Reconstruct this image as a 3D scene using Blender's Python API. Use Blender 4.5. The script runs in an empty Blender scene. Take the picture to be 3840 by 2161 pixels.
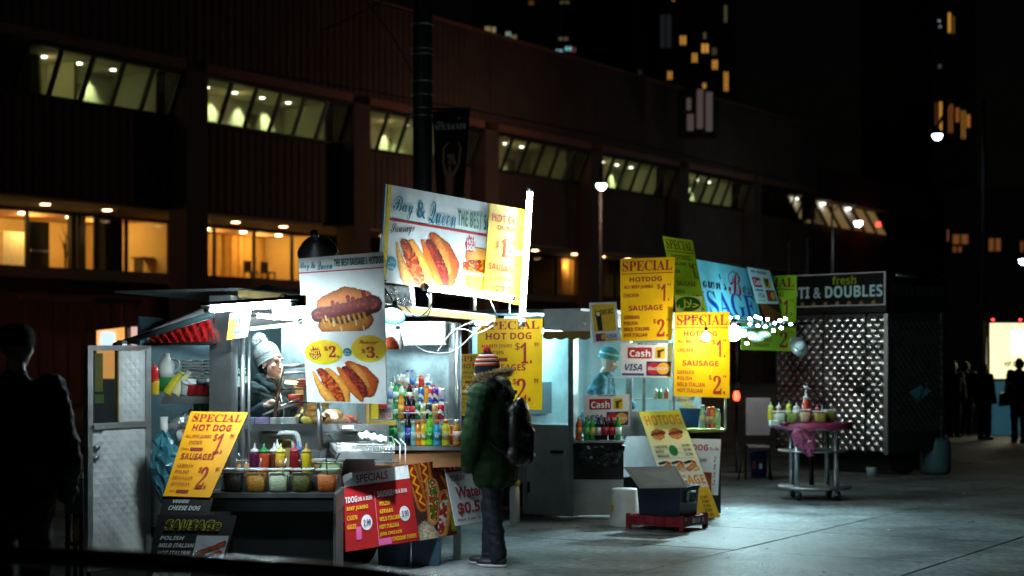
import bpy, bmesh, math, random
import numpy as np
from mathutils import Vector, Matrix
R = math.radians
random.seed(4)
SC = bpy.context.scene
COL = SC.collection

# ------------------------------------------------------------------ camera
FX, CX, HY, CH = 6700.0, 1920.0, 1315.0, 1.7      # focal length, centre and horizon in photo pixels; eye height
cam = bpy.data.cameras.new('camera')
cam.lens = 36.0 * FX / 3840.0
cam.shift_y = (HY - 1080.5) / 3840.0
cam.clip_start, cam.clip_end = 0.1, 3000
cam.dof.use_dof = True
cam.dof.focus_distance = 13.3
cam.dof.aperture_fstop = 2.0
camo = bpy.data.objects.new('camera', cam)
camo.location = (0, 0, CH)
camo.rotation_euler = (R(90), 0, 0)
COL.objects.link(camo)
SC.camera = camo
# ------------------------------------------------------------------ night sky and a faint fill added from the camera side
world = bpy.data.worlds.new('World'); SC.world = world; world.use_nodes = True
nt = world.node_tree
sky = nt.nodes.new('ShaderNodeTexSky'); sky.sky_type = 'NISHITA'; sky.sun_disc = False
sky.sun_elevation = R(3); sky.sun_rotation = R(200)
nt.links.new(sky.outputs[0], nt.nodes['Background'].inputs[0])
nt.nodes['Background'].inputs[1].default_value = 0.00025
sun = bpy.data.lights.new('front_fill', 'SUN'); sun.energy = 0.012; sun.angle = R(0.5); sun.color = (0.8, 0.88, 1.0)
suno = bpy.data.objects.new('front_fill', sun); suno.rotation_euler = (R(55), 0, R(-20)); COL.objects.link(suno)
SC.view_settings.view_transform = 'Standard'; SC.view_settings.look = 'None'
SC.view_settings.exposure = 0.55; SC.view_settings.gamma = 1.0; SC.view_settings.use_curve_mapping = False
SC.render.engine = 'CYCLES'
SC.cycles.use_denoising = True
SC.cycles.max_bounces = 6; SC.cycles.diffuse_bounces = 3; SC.cycles.glossy_bounces = 4; SC.cycles.transparent_max_bounces = 16
SC.cycles.transmission_bounces = 4
SC.cycles.sample_clamp_indirect = 4.0; SC.cycles.caustics_reflective = False; SC.cycles.caustics_refractive = False
SC.cycles.use_light_tree = True

# ------------------------------------------------------------------ photo pixel -> place
def P(px, py, Y):
    return Vector(((px - CX) / FX * Y, Y, CH - (py - HY) / FX * Y))
def G(px, py, z=0.0):
    Y = (CH - z) * FX / (py - HY)
    return P(px, py, Y)
D = Vector((0.5203, 0.8540, 0)); N = Vector((0.8540, -0.5203, 0)); UP = Vector((0, 0, 1))   # street direction, its outward normal
class Frame:
    """a run along the street direction: t metres along, w metres in from the front, z up; slope = metres lost per metre along"""
    def __init__(s, O, d=D, n=N, slope=0.0, t0=0.0):
        s.O = Vector((O[0], O[1], 0)); s.d = Vector(d); s.n = Vector(n); s.slope = slope; s.t0 = t0
    def __call__(s, t, w, z):
        return s.O + s.d * t - s.n * w + UP * (z - (t - s.t0) * s.slope)
    def ray(s, px, py, w):
        v = Vector(((px - CX) / FX, 1.0, -(py - HY) / FX)); c = Vector((0, 0, CH))
        q = s.O - s.n * w
        k = s.n.dot(q - c) / s.n.dot(v)
        p = c + v * k
        t = (p - s.O).dot(s.d)
        return t, p.z + (t - s.t0) * s.slope
    def at(s, px, py, w):
        t, z = s.ray(px, py, w); return s(t, w, z)

# ------------------------------------------------------------------ materials
MATS = {}
def mat(name, col=(0.5, 0.5, 0.5), rough=0.6, metal=0.0, var=0.15, scale=8.0, bump=0.0, bscale=60.0, spec=0.5, col2=None, alpha=1.0, trans=0.0, sheen=0.0, ior=1.45):
    if name in MATS: return MATS[name]
    m = bpy.data.materials.new(name); m.use_nodes = True
    t = m.node_tree; b = t.nodes['Principled BSDF']
    b.inputs['Roughness'].default_value = rough; b.inputs['Metallic'].default_value = metal
    b.inputs['Specular IOR Level'].default_value = spec; b.inputs['IOR'].default_value = ior
    b.inputs['Alpha'].default_value = alpha; b.inputs['Transmission Weight'].default_value = trans
    b.inputs['Sheen Weight'].default_value = sheen
    c = tuple(col) + (1,)
    if var > 0 or col2:
        tc = t.nodes.new('ShaderNodeTexCoord'); nz = t.nodes.new('ShaderNodeTexNoise')
        nz.inputs['Scale'].default_value = scale; nz.inputs['Detail'].default_value = 6; nz.inputs['Roughness'].default_value = 0.62
        t.links.new(tc.outputs['Object'], nz.inputs['Vector'])
        rp = t.nodes.new('ShaderNodeValToRGB')
        rp.color_ramp.elements[0].position = 0.3; rp.color_ramp.elements[1].position = 0.7
        if col2 is None:
            lo = tuple(max(0, x * (1 - var)) for x in col); hi = tuple(min(1, x * (1 + var)) for x in col)
        else: lo, hi = col, col2
        rp.color_ramp.elements[0].color = lo + (1,); rp.color_ramp.elements[1].color = tuple(hi) + (1,)
        t.links.new(nz.outputs['Fac'], rp.inputs['Fac']); t.links.new(rp.outputs['Color'], b.inputs['Base Color'])
        mr = t.nodes.new('ShaderNodeMapRange'); mr.inputs['To Min'].default_value = max(0.02, rough - 0.12); mr.inputs['To Max'].default_value = min(1, rough + 0.12)
        t.links.new(nz.outputs['Fac'], mr.inputs['Value']); t.links.new(mr.outputs['Result'], b.inputs['Roughness'])
    else:
        b.inputs['Base Color'].default_value = c
    if bump > 0:
        tc = t.nodes.new('ShaderNodeTexCoord'); n2 = t.nodes.new('ShaderNodeTexNoise'); n2.inputs['Scale'].default_value = bscale; n2.inputs['Detail'].default_value = 4
        bp = t.nodes.new('ShaderNodeBump'); bp.inputs['Strength'].default_value = bump; bp.inputs['Distance'].default_value = 0.02
        t.links.new(tc.outputs['Object'], n2.inputs['Vector']); t.links.new(n2.outputs['Fac'], bp.inputs['Height']); t.links.new(bp.outputs['Normal'], b.inputs['Normal'])
    MATS[name] = m
    return m
def emis(name, col, strength):
    if name in MATS: return MATS[name]
    m = bpy.data.materials.new(name); m.use_nodes = True
    b = m.node_tree.nodes['Principled BSDF']
    b.inputs['Base Color'].default_value = (0.8, 0.8, 0.8, 1)
    b.inputs['Emission Color'].default_value = tuple(col) + (1,); b.inputs['Emission Strength'].default_value = strength
    MATS[name] = m
    return m
def vcol(name, rough=0.55, sheen=0.0, spec=0.4):
    if name in MATS: return MATS[name]
    m = bpy.data.materials.new(name); m.use_nodes = True
    t = m.node_tree; b = t.nodes['Principled BSDF']
    a = t.nodes.new('ShaderNodeVertexColor'); a.layer_name = 'Col'
    t.links.new(a.outputs['Color'], b.inputs['Base Color'])
    b.inputs['Roughness'].default_value = rough; b.inputs['Specular IOR Level'].default_value = spec; b.inputs['Sheen Weight'].default_value = sheen
    MATS[name] = m
    return m
def glass(name, tint=(0.9, 0.97, 0.96), alpha=0.12, rough=0.04, gloss=0.7):
    """thin clear sheet: mostly see-through with a glossy face"""
    if name in MATS: return MATS[name]
    m = bpy.data.materials.new(name); m.use_nodes = True
    t = m.node_tree; t.nodes.clear()
    o = t.nodes.new('ShaderNodeOutputMaterial'); tr = t.nodes.new('ShaderNodeBsdfTransparent'); gl = t.nodes.new('ShaderNodeBsdfGlossy'); df = t.nodes.new('ShaderNodeBsdfDiffuse')
    tr.inputs[0].default_value = tuple(tint) + (1,); gl.inputs['Roughness'].default_value = rough
    df.inputs[0].default_value = tuple(tint) + (1,)
    lw = t.nodes.new('ShaderNodeLayerWeight'); lw.inputs[0].default_value = 0.35
    m1 = t.nodes.new('ShaderNodeMixShader'); m2 = t.nodes.new('ShaderNodeMixShader'); m2.inputs[0].default_value = alpha
    nz = t.nodes.new('ShaderNodeTexNoise'); nz.inputs['Scale'].default_value = 5; nz.inputs['Detail'].default_value = 8
    mm = t.nodes.new('ShaderNodeMath'); mm.operation = 'MULTIPLY'; mm.inputs[1].default_value = alpha * 2
    t.links.new(nz.outputs['Fac'], mm.inputs[0]); t.links.new(mm.outputs[0], m2.inputs[0])
    mf = t.nodes.new('ShaderNodeMath'); mf.operation = 'MULTIPLY'; mf.inputs[1].default_value = gloss
    t.links.new(lw.outputs['Fresnel'], mf.inputs[0]); t.links.new(mf.outputs[0], m1.inputs[0])
    t.links.new(tr.outputs[0], m2.inputs[1]); t.links.new(df.outputs[0], m2.inputs[2])
    t.links.new(m2.outputs[0], m1.inputs[1]); t.links.new(gl.outputs[0], m1.inputs[2]); t.links.new(m1.outputs[0], o.inputs[0])
    MATS[name] = m
    return m

# ------------------------------------------------------------------ things
def tag(o, label=None, cat=None, group=None, kind=None):
    if label: o['label'] = label
    if cat: o['category'] = cat
    if group: o['group'] = group
    if kind: o['kind'] = kind
    return o
def thing(name, loc, label, cat, group=None, rz=0.0):
    o = bpy.data.objects.new(name, None); o.empty_display_size = 0.1
    o.location = loc; o.rotation_euler = (0, 0, rz); COL.objects.link(o)
    return tag(o, label, cat, group)
def wloc(o):
    v = Vector((0, 0, 0))
    while o is not None:
        v = v + Vector(o.location); o = o.parent
    return v
def copy_tree(o, parent=None):
    c = o.copy(); COL.objects.link(c); c.parent = parent
    for ch in list(o.children): copy_tree(ch, c)
    return c

class MB:
    def __init__(s): s.v = []; s.f = []; s.m = []; s.sm = []; s.mats = []; s.vc = None
    def mi(s, m):
        if m not in s.mats: s.mats.append(m)
        return s.mats.index(m)
    def add(s, vs, fs, m, smooth=False):
        o = len(s.v); s.v.extend([tuple(x) for x in vs]); k = s.mi(m)
        for f in fs:
            s.f.append(tuple(i + o for i in f)); s.m.append(k); s.sm.append(smooth)
        return o
    def hexa(s, c, m):
        """8 corners: bottom ring 0-3, top ring 4-7"""
        s.add(c, [(0, 3, 2, 1), (4, 5, 6, 7), (0, 1, 5, 4), (1, 2, 6, 5), (2, 3, 7, 6), (3, 0, 4, 7)], m)
    def box(s, a, b, m):
        x0, y0, z0 = a; x1, y1, z1 = b
        s.hexa([(x0, y0, z0), (x1, y0, z0), (x1, y1, z0), (x0, y1, z0), (x0, y0, z1), (x1, y0, z1), (x1, y1, z1), (x0, y1, z1)], m)
    def fbox(s, F, t0, t1, w0, w1, z0, z1, m):
        s.hexa([F(t0, w0, z0), F(t1, w0, z0), F(t1, w1, z0), F(t0, w1, z0), F(t0, w0, z1), F(t1, w0, z1), F(t1, w1, z1), F(t0, w1, z1)], m)
    def slab(s, q, th, m, nrm=None):
        """quad TL,TR,BR,BL extruded backwards by th"""
        q = [Vector(x) for x in q]
        n = nrm or (q[1] - q[0]).cross(q[3] - q[0]).normalized()
        b = [x + n * th for x in q]
        s.hexa([q[3], q[2], b[2], b[3], q[0], q[1], b[1], b[0]], m)
    def ring(s, c, a, b, r1, r2, n):
        return [c + a * (math.cos(2 * math.pi * i / n) * r1) + b * (math.sin(2 * math.pi * i / n) * r2) for i in range(n)]
    def loft(s, rings, m, cap=True, smooth=True):
        n = len(rings[0]); vs = [p for r in rings for p in r]; fs = []
        for k in range(len(rings) - 1):
            for i in range(n):
                j = (i + 1) % n
                fs.append((k * n + i, k * n + j, (k + 1) * n + j, (k + 1) * n + i))
        if cap:
            fs.append(tuple(reversed(range(n)))); fs.append(tuple((len(rings) - 1) * n + i for i in range(n)))
        s.add(vs, fs, m, smooth)
    def tube(s, pts, r, m, n=8, smooth=True):
        pts = [Vector(p) for p in pts]; rs = r if isinstance(r, (list, tuple)) else [r] * len(pts)
        rings = []; ref = None
        for k, p in enumerate(pts):
            tg = (pts[min(k + 1, len(pts) - 1)] - pts[max(k - 1, 0)]).normalized()
            if ref is None: ref = Vector((0, 0, 1)) if abs(tg.z) < 0.9 else Vector((1, 0, 0))
            a = tg.cross(ref)
            a = a.normalized() if a.length > 1e-6 else tg.orthogonal().normalized()
            b = tg.cross(a).normalized(); ref = -b if False else a.cross(tg)
            rings.append(s.ring(p, a, b, rs[k], rs[k], n))
        s.loft(rings, m, True, smooth)
    def lathe(s, prof, m, c=(0, 0, 0), n=14, smooth=True, ax=None, sx=1.0, sy=1.0):
        """prof: (radius, height); ax: axis direction"""
        c = Vector(c); ax = Vector(ax).normalized() if ax else Vector((0, 0, 1))
        a = ax.orthogonal().normalized() if abs(ax.z) < 0.999 else Vector((1, 0, 0)); b = ax.cross(a)
        s.loft([s.ring(c + ax * h, a, b, max(r, 1e-4) * sx, max(r, 1e-4) * sy, n) for r, h in prof], m, True, smooth)
    def sphere(s, c, r, m, nu=12, nv=8):
        c = Vector(c); r = r if isinstance(r, (tuple, list)) else (r, r, r)
        s.loft([[c + Vector((math.sin(math.pi * j / nv) * math.cos(2 * math.pi * i / nu) * r[0], math.sin(math.pi * j / nv) * math.sin(2 * math.pi * i / nu) * r[1], -math.cos(math.pi * j / nv) * r[2])) for i in range(nu)]
                if 0 < j < nv else [c + Vector((1e-5 * math.cos(i), 1e-5 * math.sin(i), (-1 if j == 0 else 1) * r[2])) for i in range(nu)] for j in range(nv + 1)], m, False)
    def build(s, name, parent=None, world=True):
        me = bpy.data.meshes.new(name)
        off = wloc(parent) if (parent is not None and world) else Vector((0, 0, 0))
        vv = [(x - off.x, y - off.y, z - off.z) for x, y, z in s.v]
        me.from_pydata(vv, [], s.f)
        for m in s.mats: me.materials.append(m)
        me.polygons.foreach_set('material_index', s.m)
        me.polygons.foreach_set('use_smooth', s.sm)
        if s.vc is not None:
            at = me.color_attributes.new('Col', 'FLOAT_COLOR', 'POINT')
            at.data.foreach_set('color', np.asarray(s.vc, dtype=np.float32).ravel())
        me.update()
        o = bpy.data.objects.new(name, me); COL.objects.link(o)
        if parent is not None: o.parent = parent
        return o
def solo(name, mb, label, cat, group=None, loc=None):
    """a thing that is one mesh, its origin at loc"""
    if loc is not None:
        L = Vector(loc); mb.v = [(x - L.x, y - L.y, z - L.z) for x, y, z in mb.v]
    o = mb.build(name)
    if loc is not None: o.location = loc
    return tag(o, label, cat, group)

# ------------------------------------------------------------------ lettering
def _alpha(s, bu, bl, bd):
    o = ''
    for c in s:
        if 'A' <= c <= 'Z': o += chr(bu + ord(c) - 65)
        elif 'a' <= c <= 'z' and bl: o += chr(bl + ord(c) - 97)
        elif c.isdigit() and bd: o += chr(bd + ord(c) - 48)
        else: o += c
    return o
STYLE = {'serif': (0x1D400, 0x1D41A, 0x1D7CE), 'script': (0x1D4D0, 0x1D4EA, None), 'bold': (0x1D5D4, 0x1D5EE, 0x1D7EC)}
_TX = {}
def text2d(s, style='bold', off=0.0, shear=0.0):
    k = (s, style, off, shear)
    if k in _TX: return _TX[k]
    cu = bpy.data.curves.new('t', 'FONT'); cu.body = _alpha(s, *STYLE[style]) if style in STYLE else s
    cu.resolution_u = 3; cu.offset = off; cu.shear = shear
    o = bpy.data.objects.new('t', cu); COL.objects.link(o)
    dg = bpy.context.evaluated_depsgraph_get(); dg.update()
    me = o.evaluated_get(dg).to_mesh()
    vs = np.array([v.co[:2] for v in me.vertices]); fs = [tuple(p.vertices) for p in me.polygons]
    o.evaluated_get(dg).to_mesh_clear()
    bpy.data.objects.remove(o); bpy.data.curves.remove(cu)
    mn, mx = vs.min(0), vs.max(0)
    vs = (vs - mn) / np.maximum(mx - mn, 1e-6)
    _TX[k] = (vs, fs, (mx - mn)[0] / max((mx - mn)[1], 1e-6))
    return _TX[k]

def vnoise(x, y, seed=0):
    xi = np.floor(x).astype(int); yi = np.floor(y).astype(int); xf = x - xi; yf = y - yi
    def h(a, b):
        n = (a * 374761393 + b * 668265263 + seed * 1442695041) & 0x7fffffff
        n = ((n ^ (n >> 13)) * 1274126177) & 0x7fffffff
        return ((n ^ (n >> 16)) & 0xffff) / 65535.0
    u = xf * xf * (3 - 2 * xf); v = yf * yf * (3 - 2 * yf)
    return (h(xi, yi) * (1 - u) + h(xi + 1, yi) * u) * (1 - v) + (h(xi, yi + 1) * (1 - u) + h(xi + 1, yi + 1) * u) * v
class Pic:
    """a printed picture: strokes painted on a grid of points, kept only where paint fell"""
    def __init__(s, nu, nv, asp=1.0):
        s.nu, s.nv = nu, nv
        u, v = np.meshgrid(np.linspace(0, 1, nu + 1), np.linspace(0, 1, nv + 1))
        s.x = u * asp; s.y = v; s.u = u; s.v = v
        s.c = np.zeros(u.shape + (3,)); s.a = np.zeros(u.shape)
    def dist(s, pts, wig=0.0, sc=20, seed=1):
        d = np.full(s.x.shape, 9.0); along = np.zeros(s.x.shape); rr = np.ones(s.x.shape)
        n = len(pts) - 1
        for k in range(n):
            (x0, y0, r0), (x1, y1, r1) = pts[k], pts[k + 1]
            dx, dy = x1 - x0, y1 - y0; L = dx * dx + dy * dy + 1e-9
            t = np.clip(((s.x - x0) * dx + (s.y - y0) * dy) / L, 0, 1)
            r = r0 + (r1 - r0) * t
            side = np.hypot(s.x - x0 - t * dx, s.y - y0 - t * dy) / r
            m = side < d
            d = np.where(m, side, d); along = np.where(m, (k + t) / n, along)
        if wig: d = d + wig * (vnoise(s.x * sc, s.y * sc, seed) - 0.5) * 2
        return d, along
    def stroke(s, pts, edge, mid, noise=0.15, nsc=30, wig=0.05, seed=1, hi=None, bits=None, lit=(-0.5, -0.5)):
        d, al = s.dist(pts, wig, 25, seed)
        m = d < 1
        k = np.clip(1 - d ** 2, 0, 1)[..., None]
        c = np.array(edge) * (1 - k) + np.array(mid) * k
        n1 = vnoise(s.x * nsc, s.y * nsc, seed + 7); n2 = vnoise(s.x * nsc * 2.3, s.y * nsc * 2.3, seed + 9)
        c = c * np.array((1.0, .86, .66)) * (1 + noise * .55 * (n1 + n2 - 1)[..., None] * 2)
        if bits is not None:
            bm = (n1 > 0.62)[..., None]; c = np.where(bm, np.array(bits[0]) * (0.7 + 0.6 * n2[..., None]), c)
            if len(bits) > 1: bm = (n2 > 0.72)[..., None]; c = np.where(bm, np.array(bits[1]) * (0.7 + 0.5 * n1[..., None]), c)
        if hi is not None:
            hm = (np.clip(1 - ((d - 0.35) / 0.18) ** 2, 0, 1) * (n1 > 0.4))[..., None]; c = c * (1 - hm * 0.6) + np.array(hi) * hm * 0.6
        s.c[m] = np.clip(c, 0, 1)[m] ** 1.55 * .78; s.a[m] = 1
    def fill(s, col): s.c[:] = col; s.a[:] = 1

def lines_pts(xs):
    return [tuple(x) for x in xs]
def open_dogs(p, ox=0.0, oy=0.0, k=1.0):
    """two opened buns leaning beside each other, each with a chopped sausage"""
    def q(l): return [(ox + a * k, oy + b * k, r * k) for a, b, r in l]
    crust = (0.42, 0.13, 0.03); crumb = (0.86, 0.56, 0.22)
    p.stroke(q([(0.56, 0.06, 0.07), (0.72, 0.22, 0.13), (0.84, 0.45, 0.15), (0.83, 0.70, 0.10)]), crust, (0.60, 0.22, 0.05), 0.2, seed=3)
    p.stroke(q([(0.62, 0.10, 0.05), (0.72, 0.30, 0.08), (0.79, 0.55, 0.07)]), (0.55, 0.28, 0.10), (0.72, 0.42, 0.16), 0.3, 40, seed=4)
    p.stroke(q([(0.50, 0.16, 0.06), (0.60, 0.36, 0.10), (0.70, 0.60, 0.11), (0.75, 0.74, 0.07)]), (0.16, 0.02, 0.015), (0.40, 0.06, 0.03), 0.45, 26, 0.12, 5, bits=((0.52, 0.10, 0.04), (0.22, 0.02, 0.02)))
    p.stroke(q([(0.40, 0.16, 0.035), (0.50, 0.42, 0.065), (0.60, 0.64, 0.07), (0.72, 0.86, 0.045)]), (0.48, 0.17, 0.04), (0.70, 0.30, 0.08), 0.2, seed=6)
    p.stroke(q([(0.24, 0.20, 0.05), (0.38, 0.42, 0.075), (0.48, 0.66, 0.075), (0.50, 0.92, 0.05)]), (0.60, 0.30, 0.08), crumb, 0.22, 40, seed=7)
    p.stroke(q([(0.13, 0.22, 0.065), (0.24, 0.46, 0.10), (0.35, 0.70, 0.10), (0.40, 0.92, 0.08)]), (0.30, 0.05, 0.02), (0.62, 0.16, 0.05), 0.4, 24, 0.10, 8, bits=((0.74, 0.28, 0.08), (0.36, 0.04, 0.02)))
    p.stroke(q([(0.02, 0.24, 0.02), (0.08, 0.48, 0.05), (0.18, 0.74, 0.085), (0.30, 0.97, 0.09)]), (0.62, 0.32, 0.10), (0.92, 0.66, 0.30), 0.22, 36, seed=9)
def shut_dog(p, ox=0.0, oy=0.0, k=1.0, asp=1.0):
    """a closed bun lying across, ketchup, mustard and onion on the sausage"""
    def q(l): return [(ox + a * k, oy + b * k, r * k) for a, b, r in l]
    p.stroke(q([(0.20, 0.40, 0.13), (0.50, 0.30, 0.15), (0.78, 0.34, 0.12)]), (0.40, 0.16, 0.05), (0.68, 0.36, 0.15), 0.12, seed=3)
    p.stroke(q([(0.20, 0.68, 0.12), (0.50, 0.74, 0.14), (0.78, 0.64, 0.12)]), (0.42, 0.15, 0.04), (0.80, 0.46, 0.14), 0.15, seed=4)
    p.stroke(q([(0.08, 0.54, 0.10), (0.45, 0.54, 0.14), (0.90, 0.42, 0.13)]), (0.10, 0.012, 0.012), (0.32, 0.05, 0.04), 0.25, 18, seed=5, hi=(0.6, 0.25, 0.2))
    for i in range(9):
        x = 0.16 + i * 0.075; p.stroke(q([(x, 0.45 + 0.05 * math.sin(i * 2.1) - 0.02 * i, 0.028), (x + 0.05, 0.56 - 0.015 * i, 0.025)]), (0.18, 0.01, 0.01), (0.40, 0.03, 0.02), 0.3, seed=20 + i)
        p.stroke(q([(x, 0.62 - 0.01 * i, 0.022), (x + 0.03, 0.72 - 0.012 * i, 0.018)]), (0.62, 0.34, 0.05), (0.85, 0.60, 0.15), 0.25, seed=40 + i)
    for i in range(6):
        x = 0.2 + i * 0.11; p.stroke(q([(x, 0.56 + 0.08 * ((i * 7) % 3), 0.012), (x + 0.01, 0.62 + 0.08 * ((i * 7) % 3), 0.012)]), (0.8, 0.75, 0.66), (0.95, 0.92, 0.85), 0.05, seed=60 + i)

PRINT = vcol('printed_picture', 0.5, 0, .2)
BOARD_FRONT = 0.0015
class Board:
    """a flat printed board given by its four corners, TL TR BR BL"""
    def __init__(s, name, q, label, cat='sign', col=(0.8, 0.8, 0.8), th=0.008, group=None, rough=0.45, loc=None, part=None, edge=None):
        s.q = [Vector(x) for x in q]
        s.n = (s.q[3] - s.q[0]).cross(s.q[1] - s.q[0]).normalized()
        if s.n.y > 0 and part is None: s.n = -s.n
        s.root = part if part is not None else thing(name, (s.q[2] + s.q[3]) / 2, label, cat, group)
        p = MB(); m = mat('board_%s_%d' % (name, len(MATS)), col, rough, 0, 0.16, 3.5, 0.25, 3.0, spec=.2)
        s.panel_mat = m
        k_ = 10; vf = [s.pt(i / k_, j / k_, 0) for j in range(k_ + 1) for i in range(k_ + 1)]; nn_ = (k_ + 1) ** 2
        vb = [v - s.n * th for v in vf]; W_ = k_ + 1
        fq = [(j * W_ + i, (j + 1) * W_ + i, (j + 1) * W_ + i + 1, j * W_ + i + 1) for j in range(k_) for i in range(k_)]
        ed = [i for i in range(W_)] + [j * W_ + k_ for j in range(1, W_)] + [k_ * W_ + i for i in range(k_ - 1, -1, -1)] + [j * W_ for j in range(k_ - 1, 0, -1)]
        p.add(vf + vb, fq + [tuple(reversed([x + nn_ for x in f])) for f in fq] + [(ed[i], ed[(i + 1) % len(ed)], ed[(i + 1) % len(ed)] + nn_, ed[i] + nn_) for i in range(len(ed))], m)
        s.panel = p.build('panel', s.root)
        s.L = MB(); s.w = (s.q[1] - s.q[0]).length; s.h = (s.q[3] - s.q[0]).length
        s.npic = 0
    def pt(s, u, v, lift=1):
        a = s.q[0].lerp(s.q[1], u); b = s.q[3].lerp(s.q[2], u)
        return a.lerp(b, v) + s.n * (BOARD_FRONT * lift)
    def cm(s, col):
        return mat('print_%02x%02x%02x' % tuple(int(255 * max(0, min(1, c))) for c in col), col, 0.6, 0, 0.14, 14, spec=.15)
    def text(s, st, u0, v0, u1, v1, col, style='bold', off=0.0, shear=0.0, lift=3, slope=0.0, clip=None):
        vs, fs, _ = text2d(st, style, off, shear)
        pts = []
        for x, y in vs:
            u = u0 + (u1 - u0) * x
            if clip: u = min(max(u, clip[0]), clip[1])
            pts.append(s.pt(u, v1 + (v0 - v1) * y + slope * x, lift))
        s.L.add(pts, fs, s.cm(col))
    def rect(s, u0, v0, u1, v1, col, lift=1):
        k = MB(); e = 5; k.add([s.pt(u0 + (u1 - u0) * i / e, v0 + (v1 - v0) * j / e, lift) for j in range(e + 1) for i in range(e + 1)], [(j * (e + 1) + i, (j + 1) * (e + 1) + i, (j + 1) * (e + 1) + i + 1, j * (e + 1) + i + 1) for j in range(e) for i in range(e)], s.cm(col)); k.build('printed_block', s.root)
    def rrect(s, u0, v0, u1, v1, r, col, lift=1):
        asp = s.w / s.h; pts = []
        for cx, cy, a0 in ((u1 - r, v0 + r * asp, -90), (u1 - r, v1 - r * asp, 0), (u0 + r, v1 - r * asp, 90), (u0 + r, v0 + r * asp, 180)):
            for k in range(5):
                a = R(a0 + 22.5 * k); pts.append((cx + r * math.cos(a), cy + r * asp * math.sin(a)))
        s.poly(pts, col, lift)
    def poly(s, pts, col, lift=1):
        k = MB(); k.add([s.pt(u, v, lift) for u, v in pts], [tuple(reversed(range(len(pts))))], s.cm(col)); k.build('printed_shape', s.root)
    def ell(s, u, v, ru, rv, col, lift=1, n=28, jag=0.0):
        s.poly([(u + ru * math.cos(2 * math.pi * i / n) * (1 + jag * random.uniform(-1, 1)), v + rv * math.sin(2 * math.pi * i / n) * (1 + jag * random.uniform(-1, 1))) for i in range(n)], col, lift)
    def pic(s, p, u0, v0, u1, v1, lift=2):
        mb = MB(); idx = {}; vs = []; cs = []; fs = []
        nu, nv = p.nu, p.nv; a = p.a
        for j in range(nv):
            for i in range(nu):
                if a[j, i] + a[j, i + 1] + a[j + 1, i] + a[j + 1, i + 1] < 3.5: continue
                f = []
                for (jj, ii) in ((j, i), (j + 1, i), (j + 1, i + 1), (j, i + 1)):
                    k = jj * (nu + 1) + ii
                    if k not in idx:
                        idx[k] = len(vs); vs.append(s.pt(u0 + (u1 - u0) * p.u[jj, ii], v0 + (v1 - v0) * p.v[jj, ii], lift)); cs.append(tuple(p.c[jj, ii]) + (1,))
                    f.append(idx[k])
                fs.append(tuple(f))
        if not fs: return
        mb.add(vs, fs, PRINT); mb.vc = cs
        s.npic += 1
        return mb.build('picture', s.root)
    def flame(s, u, v, ru, rv, col, lift=2):
        pts = [(-.9, .5), (-1, .1), (-.75, -.2), (-.8, -.6), (-.5, -.3), (-.3, -1), (-.05, -.45), (.15, -.75), (.25, -.35), (.55, -.85), (.6, -.3), (.85, -.45), (.8, 0), (1, .4), (.7, .85), (0, 1), (-.7, .9)]
        s.poly([(u + ru * a, v + rv * b) for a, b in pts], col, lift)
    def done(s, extra=None):
        if s.L.f: s.L.build('lettering', s.root)
        return s.root
def pxq(tl, tr, br, bl):
    """corners (px, py, depth)"""
    return [P(*tl), P(*tr), P(*br), P(*bl)]

# ------------------------------------------------------------------ shared materials
STEEL = mat('stainless_steel', (0.55, 0.57, 0.58), 0.32, 0.9, 0.22, 5, 0.05, 12)
STEEL2 = mat('worn_steel', (0.42, 0.44, 0.45), 0.45, 0.85, 0.35, 6, 0.1, 9)
ALU = mat('brushed_aluminium', (0.6, 0.62, 0.63), 0.38, 0.9, 0.12, 10)
BLACKM = mat('black_metal', (0.015, 0.015, 0.016), 0.4, 0.3, 0.2)
BLACKP = mat('black_plastic', (0.012, 0.012, 0.013), 0.42, 0, 0.2)
WHITEP = mat('white_plastic', (0.75, 0.75, 0.74), 0.4, 0, 0.08)
DARK = mat('dark_interior', (0.02, 0.02, 0.022), 0.8, 0, 0.3)
TUBE = emis('lit_tube', (0.74, 0.95, 1.0), 300)
BULB = emis('lit_bulb', (0.85, 0.97, 1.0), 160)
WBULB = emis('lit_warm_bulb', (1.0, 0.93, 0.72), 160)
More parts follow.
